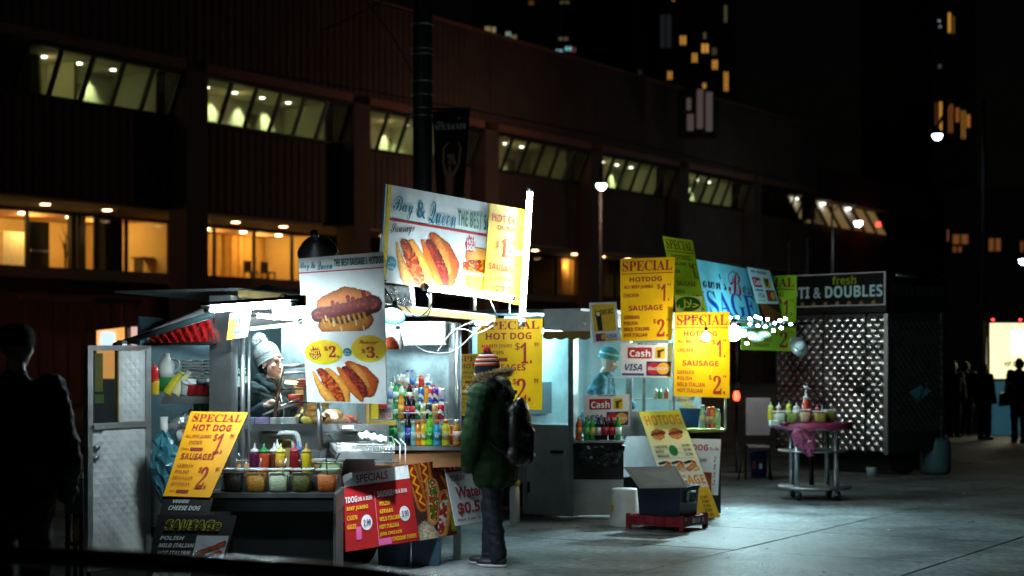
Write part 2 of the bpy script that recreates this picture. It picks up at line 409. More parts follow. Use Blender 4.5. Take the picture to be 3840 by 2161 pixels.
# ================================================================== ground
CONC = mat('plaza_concrete', (0.22, 0.22, 0.215), 0.7, 0, 0.25, 1.6, 0.35, 45, col2=(0.36, 0.36, 0.35))
def concrete_marks(m):
    """stains, gum spots and grit on the plaza slabs, in world position so every slab differs"""
    t = m.node_tree; b = t.nodes['Principled BSDF']
    geo = t.nodes.new('ShaderNodeNewGeometry')
    n1 = t.nodes.new('ShaderNodeTexNoise'); n1.inputs['Scale'].default_value = 0.9; n1.inputs['Detail'].default_value = 9; n1.inputs['Roughness'].default_value = 0.68
    n2 = t.nodes.new('ShaderNodeTexNoise'); n2.inputs['Scale'].default_value = 14; n2.inputs['Detail'].default_value = 9; n2.inputs['Roughness'].default_value = .75
    vo = t.nodes.new('ShaderNodeTexVoronoi'); vo.inputs['Scale'].default_value = 3.2
    for x in (n1, n2, vo): t.links.new(geo.outputs['Position'], x.inputs['Vector'])
    r1 = t.nodes.new('ShaderNodeValToRGB'); e = r1.color_ramp.elements
    e[0].position = 0.36; e[0].color = (0.055, 0.06, 0.06, 1); e[1].position = 0.64; e[1].color = (0.30, 0.33, 0.335, 1)
    t.links.new(n1.outputs['Fac'], r1.inputs[0])
    r2 = t.nodes.new('ShaderNodeValToRGB'); e = r2.color_ramp.elements
    e[0].position = 0.36; e[0].color = (0.45, 0.45, 0.45, 1); e[1].position = 0.62; e[1].color = (1.12, 1.12, 1.12, 1)
    t.links.new(n2.outputs['Fac'], r2.inputs[0])
    r3 = t.nodes.new('ShaderNodeValToRGB'); e = r3.color_ramp.elements
    e[0].position = 0.07; e[0].color = (0.22, 0.2, 0.18, 1); e[1].position = 0.11; e[1].color = (1, 1, 1, 1)
    t.links.new(vo.outputs['Distance'], r3.inputs[0])
    a = t.nodes.new('ShaderNodeMixRGB'); a.blend_type = 'MULTIPLY'; a.inputs[0].default_value = 1
    c = t.nodes.new('ShaderNodeMixRGB'); c.blend_type = 'MULTIPLY'; c.inputs[0].default_value = 0.9
    t.links.new(r1.outputs[0], a.inputs[1]); t.links.new(r2.outputs[0], a.inputs[2]); t.links.new(a.outputs[0], c.inputs[1]); t.links.new(r3.outputs[0], c.inputs[2])
    t.links.new(c.outputs[0], b.inputs['Base Color'])
    mr = t.nodes.new('ShaderNodeMapRange'); mr.inputs['To Min'].default_value = 0.5; mr.inputs['To Max'].default_value = 0.85
    t.links.new(n1.outputs['Fac'], mr.inputs['Value']); t.links.new(mr.outputs[0], b.inputs['Roughness'])
concrete_marks(CONC)
JOINT = mat('joint_dirt', (0.05, 0.048, 0.045), 0.9)
ASPH = mat('asphalt', (0.05, 0.05, 0.052), 0.85, 0, 0.25, 5, 0.4, 80)
g = MB(); g.add([(-400, -60, -0.16), (400, -60, -0.16), (400, 900, -0.16), (-400, 900, -0.16)], [(0, 1, 2, 3)], ASPH)
tag(g.build('ground'), kind='structure')
pv = MB(); q = Frame((0, 0))
# the plaza: street direction x normal; edge towards the street at n = -22
def nt_pt(n, t, z): return N * n + D * t + UP * z
pv.hexa([nt_pt(-21, -15, -0.15), nt_pt(18, -15, -0.15), nt_pt(18, 75, -0.15), nt_pt(-21, 75, -0.15), nt_pt(-21, -15, -0.012), nt_pt(18, -15, -0.012), nt_pt(18, 75, -0.012), nt_pt(-21, 75, -0.012)], JOINT)
plaza = tag(pv.build('pavement'), kind='structure')
S = 1.8
sl = MB(); h = S / 2 - 0.006; hb = h - 0.008
sl.loft([[N * a * h + D * b * h + UP * -0.02 for a, b in ((-1, -1), (1, -1), (1, 1), (-1, 1))], [N * a * h + D * b * h + UP * -0.006 for a, b in ((-1, -1), (1, -1), (1, 1), (-1, 1))], [N * a * hb + D * b * hb for a, b in ((-1, -1), (1, -1), (1, 1), (-1, 1))]], CONC, True, False)
slab_me = None; cnt = 0
far = MB()
for i in range(-11, 10):
    for j in range(-8, 42):
        n = -6.3 + S * (i + 0.5); t = 13.98 + S * (j + 0.5)
        c = N * n + D * t
        vis = c.y > 11.5 and abs(c.x) < c.y * 0.31 + 1.8 and n > -20
        if vis and c.y < 44 and cnt < 290:
            if slab_me is None:
                o = sl.build('paving_slab'); slab_me = o.data
            else:
                o = bpy.data.objects.new('paving_slab', slab_me); COL.objects.link(o)
            o.location = c + UP * random.uniform(-0.0015, 0.0015); o.parent = plaza; cnt += 1
        elif -20.9 + S / 2 < n < 18 - S / 2 and t < 75:
            far.add([N * (n + a * h) + D * (t + b * h) + UP * -0.002 for a, b in ((-1, -1), (1, -1), (1, 1), (-1, 1))], [(0, 1, 2, 3)], CONC)
fo = far.build('paving_field', plaza); fo['kind'] = 'stuff'
lit_ = MB(); rl_ = random.Random(12)
for _ in range(90):
    Y_ = rl_.uniform(13.3, 26); c_ = Vector((rl_.uniform(-.05, .26) * Y_, Y_, .004)); a_ = rl_.uniform(0, 3.14); s_ = rl_.choice((.012, .016, .02, .035)); u_ = Vector((math.cos(a_), math.sin(a_), 0)) * s_; v2 = Vector((-math.sin(a_), math.cos(a_), 0)) * s_ * rl_.uniform(.3, .8)
    lit_.add([c_ - u_ - v2, c_ + u_ - v2, c_ + u_ + v2 + UP * .006, c_ - u_ + v2], [(0, 1, 2, 3)], rl_.choice((mat('paper_scrap', (.6, .6, .58), .8), mat('gum_spot', (.04, .04, .04), .8), mat('gum_spot', (.04, .04, .04), .8))))
tag(lit_.build('litter'), 'scraps of paper and gum trodden on the plaza paving', 'litter', kind='stuff')
kb = MB(); kb.hexa([nt_pt(-21.16, -15, -0.158), nt_pt(-21.01, -15, -0.158), nt_pt(-21.01, 75, -0.158), nt_pt(-21.16, 75, -0.158), nt_pt(-21.16, -15, 0.0), nt_pt(-21.01, -15, 0.0), nt_pt(-21.01, 75, 0), nt_pt(-21.16, 75, 0)], CONC)
tag(kb.build('kerb'), kind='structure')

# ================================================================== the long concrete building across the street
BF = Frame((-15.8, 55.0))
BROWN = mat('brown_ribbed_concrete', (0.10, 0.068, 0.056), 0.85, 0, 0.25, 0.6, 0.2, 20)
TRIMR = mat('russet_trim', (0.26, 0.12, 0.08), 0.7, 0, 0.2, 0.8)
FRAMEB = mat('dark_bronze_frame', (0.015, 0.012, 0.01), 0.5, 0.2, 0.2)
SOFF = mat('soffit_plaster', (0.35, 0.25, 0.17), 0.9)
CREAM = mat('cream_room_wall', (0.62, 0.60, 0.45), 0.9, 0, 0.08, 1)
AMBER = mat('amber_room_wall', (0.75, 0.50, 0.20), 0.9, 0, 0.08, 1)
CARPET = mat('room_carpet', (0.12, 0.08, 0.05), 0.95)
WGLASS = glass('window_glass', (0.92, 0.95, 0.9), 0.015, 0.03)
bld = thing('hotel_building', BF(30, 0, 0), 'long brown ribbed concrete building with a lit band of slanted windows', 'building')
TK = [9.0 + 9.75 * k for k in range(-2, 6)]
Z0, Z1, ZT = 9.9, 11.35, 15.7       # window band, parapet
SPOT = emis('ceiling_spot', (0.95, 1.0, 0.85), 5)
def lamp(kind, loc, energy, col, parent=None, size=0.1, spot=None, aim=None, name='lamp_light'):
    l = bpy.data.lights.new(name, kind); l.energy = energy; l.color = col
    if kind == 'AREA': l.size = size
    else: l.shadow_soft_size = size
    if kind == 'SPOT': l.spot_size = R(spot); l.spot_blend = 0.9
    o = bpy.data.objects.new(name, l); COL.objects.link(o); o.location = Vector(loc)
    if parent is not None: o.parent = parent; o.location = Vector(loc) - wloc(parent)
    if aim is not None: o.rotation_euler = (Vector(aim) - Vector(loc)).to_track_quat('-Z', 'Y').to_euler()
    return o
def ribbed(F, t0, t1, w, z0, z1, m, step=0.42, dep=0.035):
    b = MB(); b.fbox(F, t0, t1, w + dep, w + 0.4, z0, z1, m)
    n = int((t1 - t0) / step)
    for i in range(n):
        a = t0 + (i + 0.2) * (t1 - t0) / n
        b.hexa([F(a, w, z0 + .01), F(a + step * .5, w, z0 + .01), F(a + step * .62, w + dep + .01, z0 + .01), F(a - step * .12, w + dep + .01, z0 + .01), F(a, w, z1 - .01), F(a + step * .5, w, z1 - .01), F(a + step * .62, w + dep + .01, z1 - .01), F(a - step * .12, w + dep + .01, z1 - .01)], m)
    return b
for k in range(len(TK)):
    t0 = TK[k]; t1 = TK[k] + 9.75
    ribbed(BF, t0 + 0.02, t1 - 0.02, 0.0, Z1 + 0.5, ZT, BROWN).build('wall_panel', bld)
    ribbed(BF, t0 + 0.6, t1 - 0.6, 0.62, 6.7, Z0 - 0.08, BROWN).build('spandrel', bld)
    c = MB(); c.fbox(BF, t0 - 0.55, t0 + 0.55, -0.12, 0.72, -.16, Z1 + 0.15, BROWN); c.build('column', bld)
    tr = MB(); tr.fbox(BF, t0 + 0.56, t1 - 0.56, -0.10, 0.5, Z1 + 0.16, Z1 + 0.49, TRIMR); tr.build('ledge', bld)
    cp = MB(); cp.fbox(BF, t0 + .01, t1 - .01, -0.08, 0.5, ZT + 0.01, ZT + 0.14, TRIMR); cp.build('parapet_cap', bld)
    # slanted window band: foot set back, head leaning out
    lit = [0, .9, 1.15, 1.15, 1.2, 1.1, 1.0, 0][k]
    wn = MB(); ta, tb = t0 + 0.62, t1 - 0.62; np_ = 6
    def sl(t, f, dw=0.0): return BF(t, 0.62 - 0.62 * f + dw, Z0 + (Z1 - Z0) * f)
    for i in range(np_ + 1):
        a = ta + (tb - ta) * i / np_
        wn.hexa([sl(a - .07, 0), sl(a + .07, 0), sl(a + .07, 0, .12), sl(a - .07, 0, .12), sl(a - .07, 1), sl(a + .07, 1), sl(a + .07, 1, .12), sl(a - .07, 1, .12)], FRAMEB)
    wn.fbox(BF, ta, tb, 0.5, 0.74, Z0 - .07, Z0 + .02, FRAMEB); wn.fbox(BF, ta, tb, -0.06, 0.2, Z1 - .02, Z1 + .14, FRAMEB)
    win = wn.build('window', bld)
    for i in range(np_):
        a = ta + (tb - ta) * i / np_ + .08; b = ta + (tb - ta) * (i + 1) / np_ - .08
        pn = MB(); pn.add([sl(a, .02, .06), sl(b, .02, .06), sl(b, .98, .06), sl(a, .98, .06)], [(0, 1, 2, 3)], WGLASS); pn.build('pane', win)
    for ea in (t0 + .56, t1 - .56):   # side cheeks
        ck = MB(); ck.hexa([BF(ea - .02, -.02, Z0), BF(ea + .02, -.02, Z0), BF(ea + .02, .9, Z0), BF(ea - .02, .9, Z0), BF(ea - .02, -.02, Z1 + .1), BF(ea + .02, -.02, Z1 + .1), BF(ea + .02, .9, Z1 + .1), BF(ea - .02, .9, Z1 + .1)], BROWN); ck.build('cheek_wall', bld)
    if k == 1:
        bd = MB(); bd.fbox(BF, ta, BF.ray(110, 250, .8)[0], .78, .82, Z0 - .1, Z1 + .1, mat('unlit_pane_dark', (.05, .055, .045), .9)); bd.build('unlit_pane_cover', bld)  # dark sheet added so the end panes look unlit
    if lit:
        rm = MB(); W1 = 3.4
        rm.fbox(BF, ta - .1, tb + .1, W1, W1 + .1, Z0 - .6, Z1 + .5, CREAM); rm.fbox(BF, ta - .1, tb + .1, .3, W1, Z1 + .16, Z1 + .22, CREAM)
        rm.fbox(BF, ta - .1, tb + .1, 1.1, W1, Z0 - .6, Z0 - .5, CARPET)
        rm.fbox(BF, ta - .2, ta - .1, 1.35, W1, Z0 - .5, Z1 + .15, CREAM); rm.fbox(BF, tb + .1, tb + .2, 1.35, W1, Z0 - .5, Z1 + .15, CREAM)
        room = rm.build('corridor', bld)
        for i in range(1 + k % 2):
            a = ta + (2.9, 5.4, 1.6, 6.3, 3.8, 4.6, 2.2)[(k + 3 * i) % 7]; pw = MB(); pw.fbox(BF, a, a + .12, 1.6 + .5 * (k % 3), W1 - .01, Z0 - .5, Z1 + .15, CREAM); pw.build('partition', room)
        for i in range(2):
            a = ta + 2.2 + i * 3.9
            dr = MB(); dr.fbox(BF, a, a + 0.95, W1 - .05, W1 + .02, Z0 - .5, Z0 + 1.15, mat('room_door', (0.2, 0.16, 0.1), .6)); dr.build('door', room)
        for i in range(5):
            if k == 1 and i < 2: continue
            if (k * 5 + i) % 7 == 3: continue
            a = ta + 0.9 + i * (tb - ta - 1.4) / 4.4
            sp = MB(); sp.lathe([(0.0, 0), (.09, 0), (.09, .03), (0, .03)], SPOT, BF(a, 2.2, Z1 + .12)); sp.build('ceiling_lamp', room)
            lamp('SPOT', BF(a, W1 - .35, Z1 + .12), 105 * lit, (0.80, 1.0, 0.50), bld, .12, 84, BF(a, W1 - .02, Z0 - .1))
        lamp('POINT', BF((ta + tb) / 2, 2.2, Z1 - .2), 3.5 * lit, (1.0, .80, .34), bld, .3)
    # soffit and lamps below
    so = MB(); so.fbox(BF, t0 + .01, t1 - .01, 0.75, 4.3, 6.60, 6.69, SOFF); so.build('soffit', bld)
    if k < 6:
        for i in range(3):
            lp = MB(); a = t0 + 2.0 + i * 2.9
            lp.lathe([(0, 0), (.16, 0), (.16, .02), (0, .02)], emis('soffit_lamp', (1, .62, .3), 9), BF(a, 2.3, 6.57)); lp.build('soffit_lamp', bld)
            lamp('SPOT', BF(a, 2.3, 6.55), 1.2, (1, .55, .22), bld, .1, 120, BF(a, 2.3, 0))
    sb = MB(); sb.fbox(BF, t0 + .01, t1 - .01, 3.9, 4.6, 4.2, 4.52, BROWN); sb.build('floor_slab', bld)
    gw = MB(); gw.fbox(BF, t0 + .01, t1 - .01, 5.2, 5.5, -.16, 4.19, mat('reddish_wall', (0.22, 0.09, 0.06), .85, 0, .2, .7)); gw.build('ground_wall', bld)
    # lower glazing, set well back behind free-standing columns
    GW, RB = 4.2, 8.4; ga, gb = t0 + 3.5, t1 + 3.48
    lw = MB(); nl = 4 if k < 5 else 3
    for i in range(nl + 1):
        a = ga + (gb - ga) * i / nl; lw.fbox(BF, a - .05, a + .05, GW, GW + .12, 4.53, 6.59, FRAMEB)
    lw.fbox(BF, ga, gb, GW - .02, GW + .14, 4.53, 4.62, FRAMEB); lw.fbox(BF, ga, gb, GW - .02, GW + .14, 6.5, 6.59, FRAMEB)
    lwin = lw.build('window', bld)
    for i in range(nl):
        a = ga + (gb - ga) * i / nl + .06; b = ga + (gb - ga) * (i + 1) / nl - .06
        pn = MB(); pn.add([BF(a, GW + .06, 4.63), BF(b, GW + .06, 4.63), BF(b, GW + .06, 6.49), BF(a, GW + .06, 6.49)], [(0, 1, 2, 3)], WGLASS); pn.build('pane', lwin)
    rw = MB()
    rw.fbox(BF, ga, gb, RB, RB + .1, 4.4, 6.9, AMBER); rw.fbox(BF, ga, gb, GW + .15, RB, 6.60, 6.68, mat('room_ceiling', (.50, .22, .08), .9)); rw.fbox(BF, ga, gb, GW + .4, RB, 4.42, 4.51, CARPET)
    rw.fbox(BF, ga, ga + .1, GW + .2, RB, 4.52, 6.6, AMBER); rw.fbox(BF, gb - .1, gb, GW + .2, RB, 4.52, 6.6, AMBER)
    room = rw.build('room', bld)
    CURT = mat('ochre_curtain', (0.72, 0.42, 0.12), .9, 0, .12, 2)
    def curtain(c0, c1, w, m=None, fold=.62):
        cb = MB(); n = int((c1 - c0) * 22); rows = [[], []]
        for i in range(n + 1):
            a = c0 + (c1 - c0) * i / n; ww = w + .2 * math.sin(i * fold) + .1 * math.sin(i * 1.7 + 1) + .05 * vnoise(np.array([i * .13]), np.array([3.0]))[0]
            rows[0].append(BF(a, ww, 4.53)); rows[1].append(BF(a, ww, 6.58))
        cb.add(rows[0] + rows[1], [(i, i + 1, n + 2 + i, n + 1 + i) for i in range(n)], m or CURT, True); cb.build('curtain', room)
    cm_ = mat('chair_wood', (.05, .03, .015), .6)
    def furn_chair(a, w):
        ch = MB(); ch.fbox(BF, a, a + .45, w, w + .45, 4.93, 4.99, cm_); ch.fbox(BF, a, a + .45, w + .4, w + .45, 4.99, 5.42, cm_)
        for x in (0, .4):
            for y in (0, .4): ch.fbox(BF, a + x, a + x + .05, w + y, w + .05 + y, 4.52, 4.93, cm_)
        ch.build('chair', room)
    if k in (1, 2):
        for i in range(4):
            a = ga + 1.2 + i * 2.3
            f = MB(); f.lathe([(0, 0), (.14, 0), (.14, .03), (0, .03)], emis('room_lamp', (1, .85, .5), 14), BF(a, 5.6, 6.55)); f.build('ceiling_lamp', room)
        for i in range(3):
            lamp('POINT', BF(ga + 1.6 + i * 3.1, 6.4, 6.25), 62, (1, .68, .22), bld, .25)
        if k == 2:
            curtain(ga + .15, gb - .15, 7.6)
            for a_ in (.9, 2.3, 6.1, 7.2): furn_chair(ga + a_, 5.4)
        else:
            dm = mat('dark_room_door', (.03, .022, .018), .5)
            def tt(px, w): return BF.ray(px, 900, w)[0]
            d = MB(); d.fbox(BF, tt(110, 4.45), tt(185, 4.45), 4.45, 4.52, 4.52, 6.2, dm); d.build('door', room)
            hh = MB(); hh.fbox(BF, tt(115, 4.4), tt(180, 4.4), 4.38, 4.43, 5.15, 5.21, ALU); hh.build('push_bar', room)
            d = MB(); d.fbox(BF, tt(268, 4.4), tt(322, 4.4), 4.4, 4.6, 4.52, 6.58, dm); d.build('pier', room)
            curtain(tt(362, 4.7), tt(455, 4.7), 4.7, mat('dark_drape', (.05, .045, .03), .9), .9)
            d = MB(); d.fbox(BF, tt(10, 7), tt(108, 7), 7.0, 7.1, 4.52, 6.0, mat('pale_partition', (.7, .6, .42), .9)); d.build('partition', room)
            tb_ = MB(); tb_.fbox(BF, tt(520, 5.2), tt(590, 5.2), 5.0, 5.6, 5.2, 5.25, cm_)
            for px in (524, 580): tb_.fbox(BF, tt(px, 5.2), tt(px, 5.2) + .05, 5.05, 5.5, 4.52, 5.2, cm_)
            tb_.build('side_table', room)
            br = MB(); c0 = BF(tt(245, 5), 5.0, 4.52)
            for i in range(9): br.tube([c0, c0 + UP * (.4 + .1 * i) + D * (.05 * math.sin(i)), c0 + UP * (.75 + .12 * i) + D * (.28 * math.sin(i * 2.1)) + N * .1 * math.cos(i * 3)], [.03, .018, .006], cm_, 5)
            br.build('bare_branches', room)
    elif k == 5:
        curtain(ga + .2, gb - .2, 5.0); lamp('POINT', BF(ga + 2.0, 4.7, 6.2), 26, (1, .62, .25), bld, .2)
# entrance rail with bars, under the first storey
rl = MB(); RAILR = mat('red_painted_rail', (.38, .12, .09), .5, 0, .2)
ta, tb = 2.2, 7.6
rl.fbox(BF, ta, tb, 1.2, 1.5, 3.30, 3.48, RAILR); rail = rl.build('canopy_beam', bld)
for i in range(9):
    a = ta + .1 + i * (tb - ta - .25) / 8
    rb = MB(); rb.fbox(BF, a, a + .09, 1.3, 1.39, -.16, 3.3, RAILR); rb.build('bar', rail)
lamp('POINT', BF(4.8, 2.2, 4.0), .7, (1, .42, .25), bld, .2)

# end wing with the windows leaning the other way
wing = thing('hotel_wing', BF(82, 1, 0), 'dark end wing of the concrete building with dim yellow leaning windows', 'building')
wb = MB(); wb.fbox(BF, 67, 110, 1.0, 20, Z1 + .2, 13.6, BROWN); wb.fbox(BF, 67, 110, 1.5, 20, -.16, Z0, BROWN); wb.build('wall', wing)
wn = MB(); dimr = emis('dim_lit_room', (1, .62, .22), .10)
for i in range(8):
    a = 67.2 + i * 2.35
    def s2(t, f, dw=0): return BF(t, 1.1 + .9 * f + dw, Z0 + (Z1 + .2 - Z0) * f)
    wn = MB(); wn.hexa([s2(a - .15, 0), s2(a + .15, 0), s2(a + .15, 0, .2), s2(a - .15, 0, .2), s2(a - .15, 1), s2(a + .15, 1), s2(a + .15, 1, .2), s2(a - .15, 1, .2)], FRAMEB); wn.build('mullion', wing)
w2 = wing
for i in range(7):
    a = 67.4 + i * 2.35
    pn = MB(); pn.add([s2(a, 0, .1), s2(a + 1.9, 0, .1), s2(a + 1.9, 1, .1), s2(a, 1, .1)], [(0, 1, 2, 3)], emis('dim_lit_room' if i not in (1, 4) else 'dimmer_lit_room', (1, .62, .22), .06 if i not in (1, 4) else .03)); pn.build('pane', w2)
    if i in (0, 2, 4):
        sp = MB(); sp.lathe([(0, 0), (.16, 0), (.16, .05), (0, .05)], SPOT, s2(a + .8, .9, -.1)); sp.build('ceiling_lamp', wing)
rs = MB(); rs.box(tuple(P(3294, 842, 122) - Vector((.13, .05, .13))), tuple(P(3294, 842, 122) + Vector((.13, .05, .13))), emis('red_exit_lamp', (1, .03, .02), 6)); rs.build('exit_sign', wing)

# pale fins standing out from the upper wall
fin = thing('wall_fin_sign', P(2625, 492, 92), 'three pale upright fins on a dark backing fixed to the upper wall', 'sign')
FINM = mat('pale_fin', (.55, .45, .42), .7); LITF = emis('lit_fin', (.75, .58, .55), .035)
b = MB(); b.box(tuple(P(2540, 520, 92.6)), tuple(P(2685, 332, 92.2)), BLACKM); b.build('backing', fin)
for (x0, x1, y0, y1) in ((2575, 2592, 368, 412), (2577, 2601, 428, 490), (2614, 2637, 335, 482), (2648, 2672, 345, 492)):
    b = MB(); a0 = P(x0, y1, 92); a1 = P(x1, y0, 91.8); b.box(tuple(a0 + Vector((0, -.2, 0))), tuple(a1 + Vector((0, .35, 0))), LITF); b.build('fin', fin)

# towers far behind, mostly dark, a few rooms lit
TDARK = mat('tower_facade', (.035, .04, .042), .6, 0, .3, .05)
def tower(name, px0, px1, pyt, Y, dep, label, wins, rows=0):
    t = thing(name, P((px0 + px1) / 2, HY, Y) * 1 + Vector((0, 0, -CH)), label, 'tower')
    a = P(px0, pyt, Y); c = P(px1, pyt, Y)
    b = MB(); b.box((a.x, Y, -.16), (c.x, Y + dep, a.z), TDARK); b.build('wall', t)
    if rows:
        for r in range(rows):
            z = a.z - 3 - r * 3.6
            if z < 12: break
            bb = MB(); bb.box((a.x + .5, Y - .25, z), (c.x - .5, Y - .01, z + .5), TDARK); bb.build('floor_band', t)
    for w in wins:
        x0, y0, x1, y1, col, st = w
        p0 = P(x0, y1, Y - .3); p1 = P(x1, y0, Y - .3)
        f = MB(); f.box((p0.x - .1, Y - .24, p0.z - .1), (p1.x + .1, Y - .012, p1.z + .1), BLACKM); fo = f.build('window', t)
        mid = (p0.x + p1.x) / 2
        for (u0, u1) in (((p0.x, mid - .08), (mid + .08, p1.x)) if x1 - x0 > 13 else ((p0.x, p1.x),)):
            g_ = MB(); g_.box((u0, Y - .3, p0.z), (u1, Y - .245, p1.z), emis('room_%s_%.2f' % (col, st * .38), {'o': (1, .45, .06), 'y': (1, .8, .35), 'w': (.7, 1, .8), 'c': (.4, .95, 1), 'g': (.45, .55, .6), 'r': (.75, .25, .3), 'b': (1, .3, .05)}[col], st * .38)); g_.build('pane', fo)
    return t
tower('office_tower', 1770, 2110, -900, 230, 40, 'dark far tower above the long parapet with a few whitish rooms lit', [(1820, 100, 1838, 118, 'y', .5), (1846, 102, 1858, 122, 'y', .4), (1898, 120, 1914, 134, 'w', .7), (1916, 132, 1936, 146, 'y', .3), (2085, 186, 2108, 196, 'c', .8), (2095, 140, 2130, 152, 'y', .12), (1984, 4, 2000, 18, 'o', .2), (2100, 5, 2135, 14, 'y', .1)], 40)
tower('glass_tower', 2112, 2475, -900, 260, 40, 'dark teal slab tower standing behind the parapet', [(2120, 176, 2142, 190, 'c', .9), (2144, 178, 2158, 196, 'r', .3), (2395, 262, 2412, 282, 'g', .06), (2418, 262, 2436, 284, 'g', .05), (2424, 244, 2432, 250, 'g', .06)], 40)
tower('apartment_tower', 2500, 2760, -900, 210, 40, 'dark apartment tower with scattered orange lit rooms', [(2551, 135, 2572, 168, 'o', .9), (2632, 165, 2656, 198, 'o', 1.1), (2596, 200, 2614, 234, 'o', .9), (2672, 226, 2690, 260, 'o', 1.0), (2504, 268, 2520, 298, 'o', .9), (2635, 312, 2648, 340, 'o', .6), (2716, 270, 2730, 342, 'o', 1.0), (2716, 20, 2726, 84, 'y', .1), (2638, 122, 2648, 146, 'y', .1), (2672, 180, 2686, 206, 'y', .12), (2520, 0, 2530, 4, 'o', .7), (2676, 372, 2686, 386, 'y', .08), (2475 + 1, 56, 2517, 180, 'g', .02)], 40)
tower('brick_tower', 3490, 3660, -900, 150, 30, 'tall dark building beyond the street lamps with orange lit narrow windows', [(3556, 48, 3565, 122, 'o', .9), (3572, 60, 3580, 126, 'o', .12), (3518, 75, 3527, 82, 'g', .8), (3522, 96, 3530, 104, 'g', .6), (3519, 242, 3530, 256, 'g', .12), (3508, 385, 3522, 478, 'b', .15), (3524, 382, 3532, 490, 'o', .9), (3558, 390, 3572, 498, 'b', .4), (3584, 405, 3597, 458, 'b', .3), (3606, 415, 3620, 520, 'o', .5), (3626, 430, 3638, 478, 'b', .5)], 60)
tower('low_block', 3540, 3900, 700, 135, 20, 'low dark block with orange shop windows beyond the plaza', [(3553, 862, 3557, 905, 'b', .3), (3574, 880, 3630, 915, 'b', .22), (3574, 925, 3606, 946, 'b', .18), (3709, 895, 3752, 942, 'b', .22), (3828, 905, 3850, 945, 'b', .2)], 0)

# ================================================================== street lamps and poles
POLE = mat('pole_paint', (.006, .006, .006), .7, .0, .25)
def street_lamp(px, py, Y, wpx, col, e, label, arm=None, st=30, grp=None):
    top = P(px, py, Y); r = wpx / 2 / FX * Y
    base = Vector((top.x if arm is None else P(arm, 0, Y).x, Y, -.16 if (Vector((top.x, Y, 0)).dot(N) < -21) else 0))
    t = thing('street_lamp', base, label, 'street lamp', grp)
    b = MB(); pr = .07 if arm is None else .08
    b.lathe([(.16, 0), (.16, .5), (.1, .6), (pr, .8), (pr * .7, top.z + (1.0 if arm else .9) - base.z)], POLE, base, 10); b.build('pole', t)
    a = MB(); pz = top.z + .9
    if arm is None: a.tube([(base.x, Y, pz), (top.x, Y - .1, pz + .25), (top.x, Y - .7, pz + .2), (top.x, Y - .75, top.z + .25)], .035, POLE)
    else: a.tube([(base.x, Y, pz - .3), (base.x + (top.x - base.x) * .3, Y, pz + .1), (base.x + (top.x - base.x) * .75, Y, pz), (top.x, Y, top.z + .25)], .035, POLE)
    a.build('arm', t)
    lz = Vector((top.x, Y - (.75 if arm is None else 0), top.z))
    hd = MB(); hd.lathe([(.05, .3), (.06, .22), (r * .7, .16), (r * 1.08, .02 + r * .5), (r * 1.08, r * .42)], POLE, lz, 14); hd.build('hood', t)
    gl = MB(); gl.lathe([(r * .01, -r * .75), (r * .45, -r * .66), (r * .8, -r * .3), (r, r * .1), (r, r * .4), (0, r * .41)], emis('globe_%d' % int(px), col, st), lz, 14); gl.build('globe', t)
    if e: lamp('POINT', lz - UP * (r * .75 + .12), e, col, t, r)
    return t
street_lamp(2252, 705, 74, 38, (1, .56, .38), 300, 'street lamp with warm white globe before the brown facade', None, 9)
bpy.data.materials['globe_2252'].node_tree.nodes['Principled BSDF'].inputs['Emission Color'].default_value = (1, .97, .72, 1)
street_lamp(3515, 512, 48, 38, (.62, .8, 1), 6, 'street lamp hung on a curved arm before the tall dark tower', 3690, 9)
street_lamp(3219, 838, 95, 32, (.8, 1, 1), 120, 'street lamp in front of the dim yellow windows of the end wing', 3120, 9)
street_lamp(3838, 980, 80, 34, (.6, .78, 1), 120, 'bluish street lamp above the bright advertising panel', 3920, 9)
for (px, py) in ((2957, 905), (3026, 890)):
    a = P(px, py, 46); b = MB(); b.lathe([(.1, 0), (.1, .3), (.045, .4), (.035, a.z)], mat('pale_pole', (.4, .37, .36), .6), (a.x, 46, 0), 8)
    b.lathe([(.05, a.z + .001), (.05, a.z + .05), (.01, a.z + .09)], BLACKM, (a.x, 46, 0), 8)
    solo('signal_pole', b, 'slim pale pole rising behind the roti trailer', 'pole', 'slim poles behind the trailer', (a.x, 46, 0))
# transit pole with its banner and wires
pl = P(1585, 700, 27.5)
tp = thing('transit_pole', (pl.x, pl.y, 0), 'thick dark steel pole with clamps carrying a banner and wires', 'pole')
b = MB(); b.lathe([(.25, 0), (.25, .05), (.17, .1), (.155, 4), (.135, 9.5)], mat('transit_pole_steel', (.045, .05, .055), .45, .5, .3), (pl.x, pl.y, 0), 18); b.build('shaft', tp)
for py in (93, 185, 205, 306, 357, 408, 436):
    c = P(1585, py, 27.5); b = MB(); b.lathe([(.15, -.012), (.165, -.012), (.165, .012), (.15, .012)], STEEL2, c, 18); b.box((c.x - .19, c.y - .05, c.z - .02), (c.x - .14, c.y + .02, c.z + .02), ALU); b.build('clamp', tp)
WIRE = mat('wire', (.03, .03, .032), .5)
def wire(pts, label, r=.012):
    b = MB(); b.tube(pts, r, WIRE, 6); solo('overhead_wire', b, label, 'wire', None, pts[0])
def cat3(pts, n=8):
    pts = [Vector(p) for p in pts]; out = []
    for k in range(len(pts) - 1):
        p0 = pts[max(k - 1, 0)]; p1 = pts[k]; p2 = pts[k + 1]; p3 = pts[min(k + 2, len(pts) - 1)]
        for i in range(n):
            t = i / n; out.append(.5 * ((2 * p1) + (p2 - p0) * t + (2 * p0 - 5 * p1 + 4 * p2 - p3) * t * t + (3 * p1 - p0 - 3 * p2 + p3) * t ** 3))
    return out + [pts[-1]]
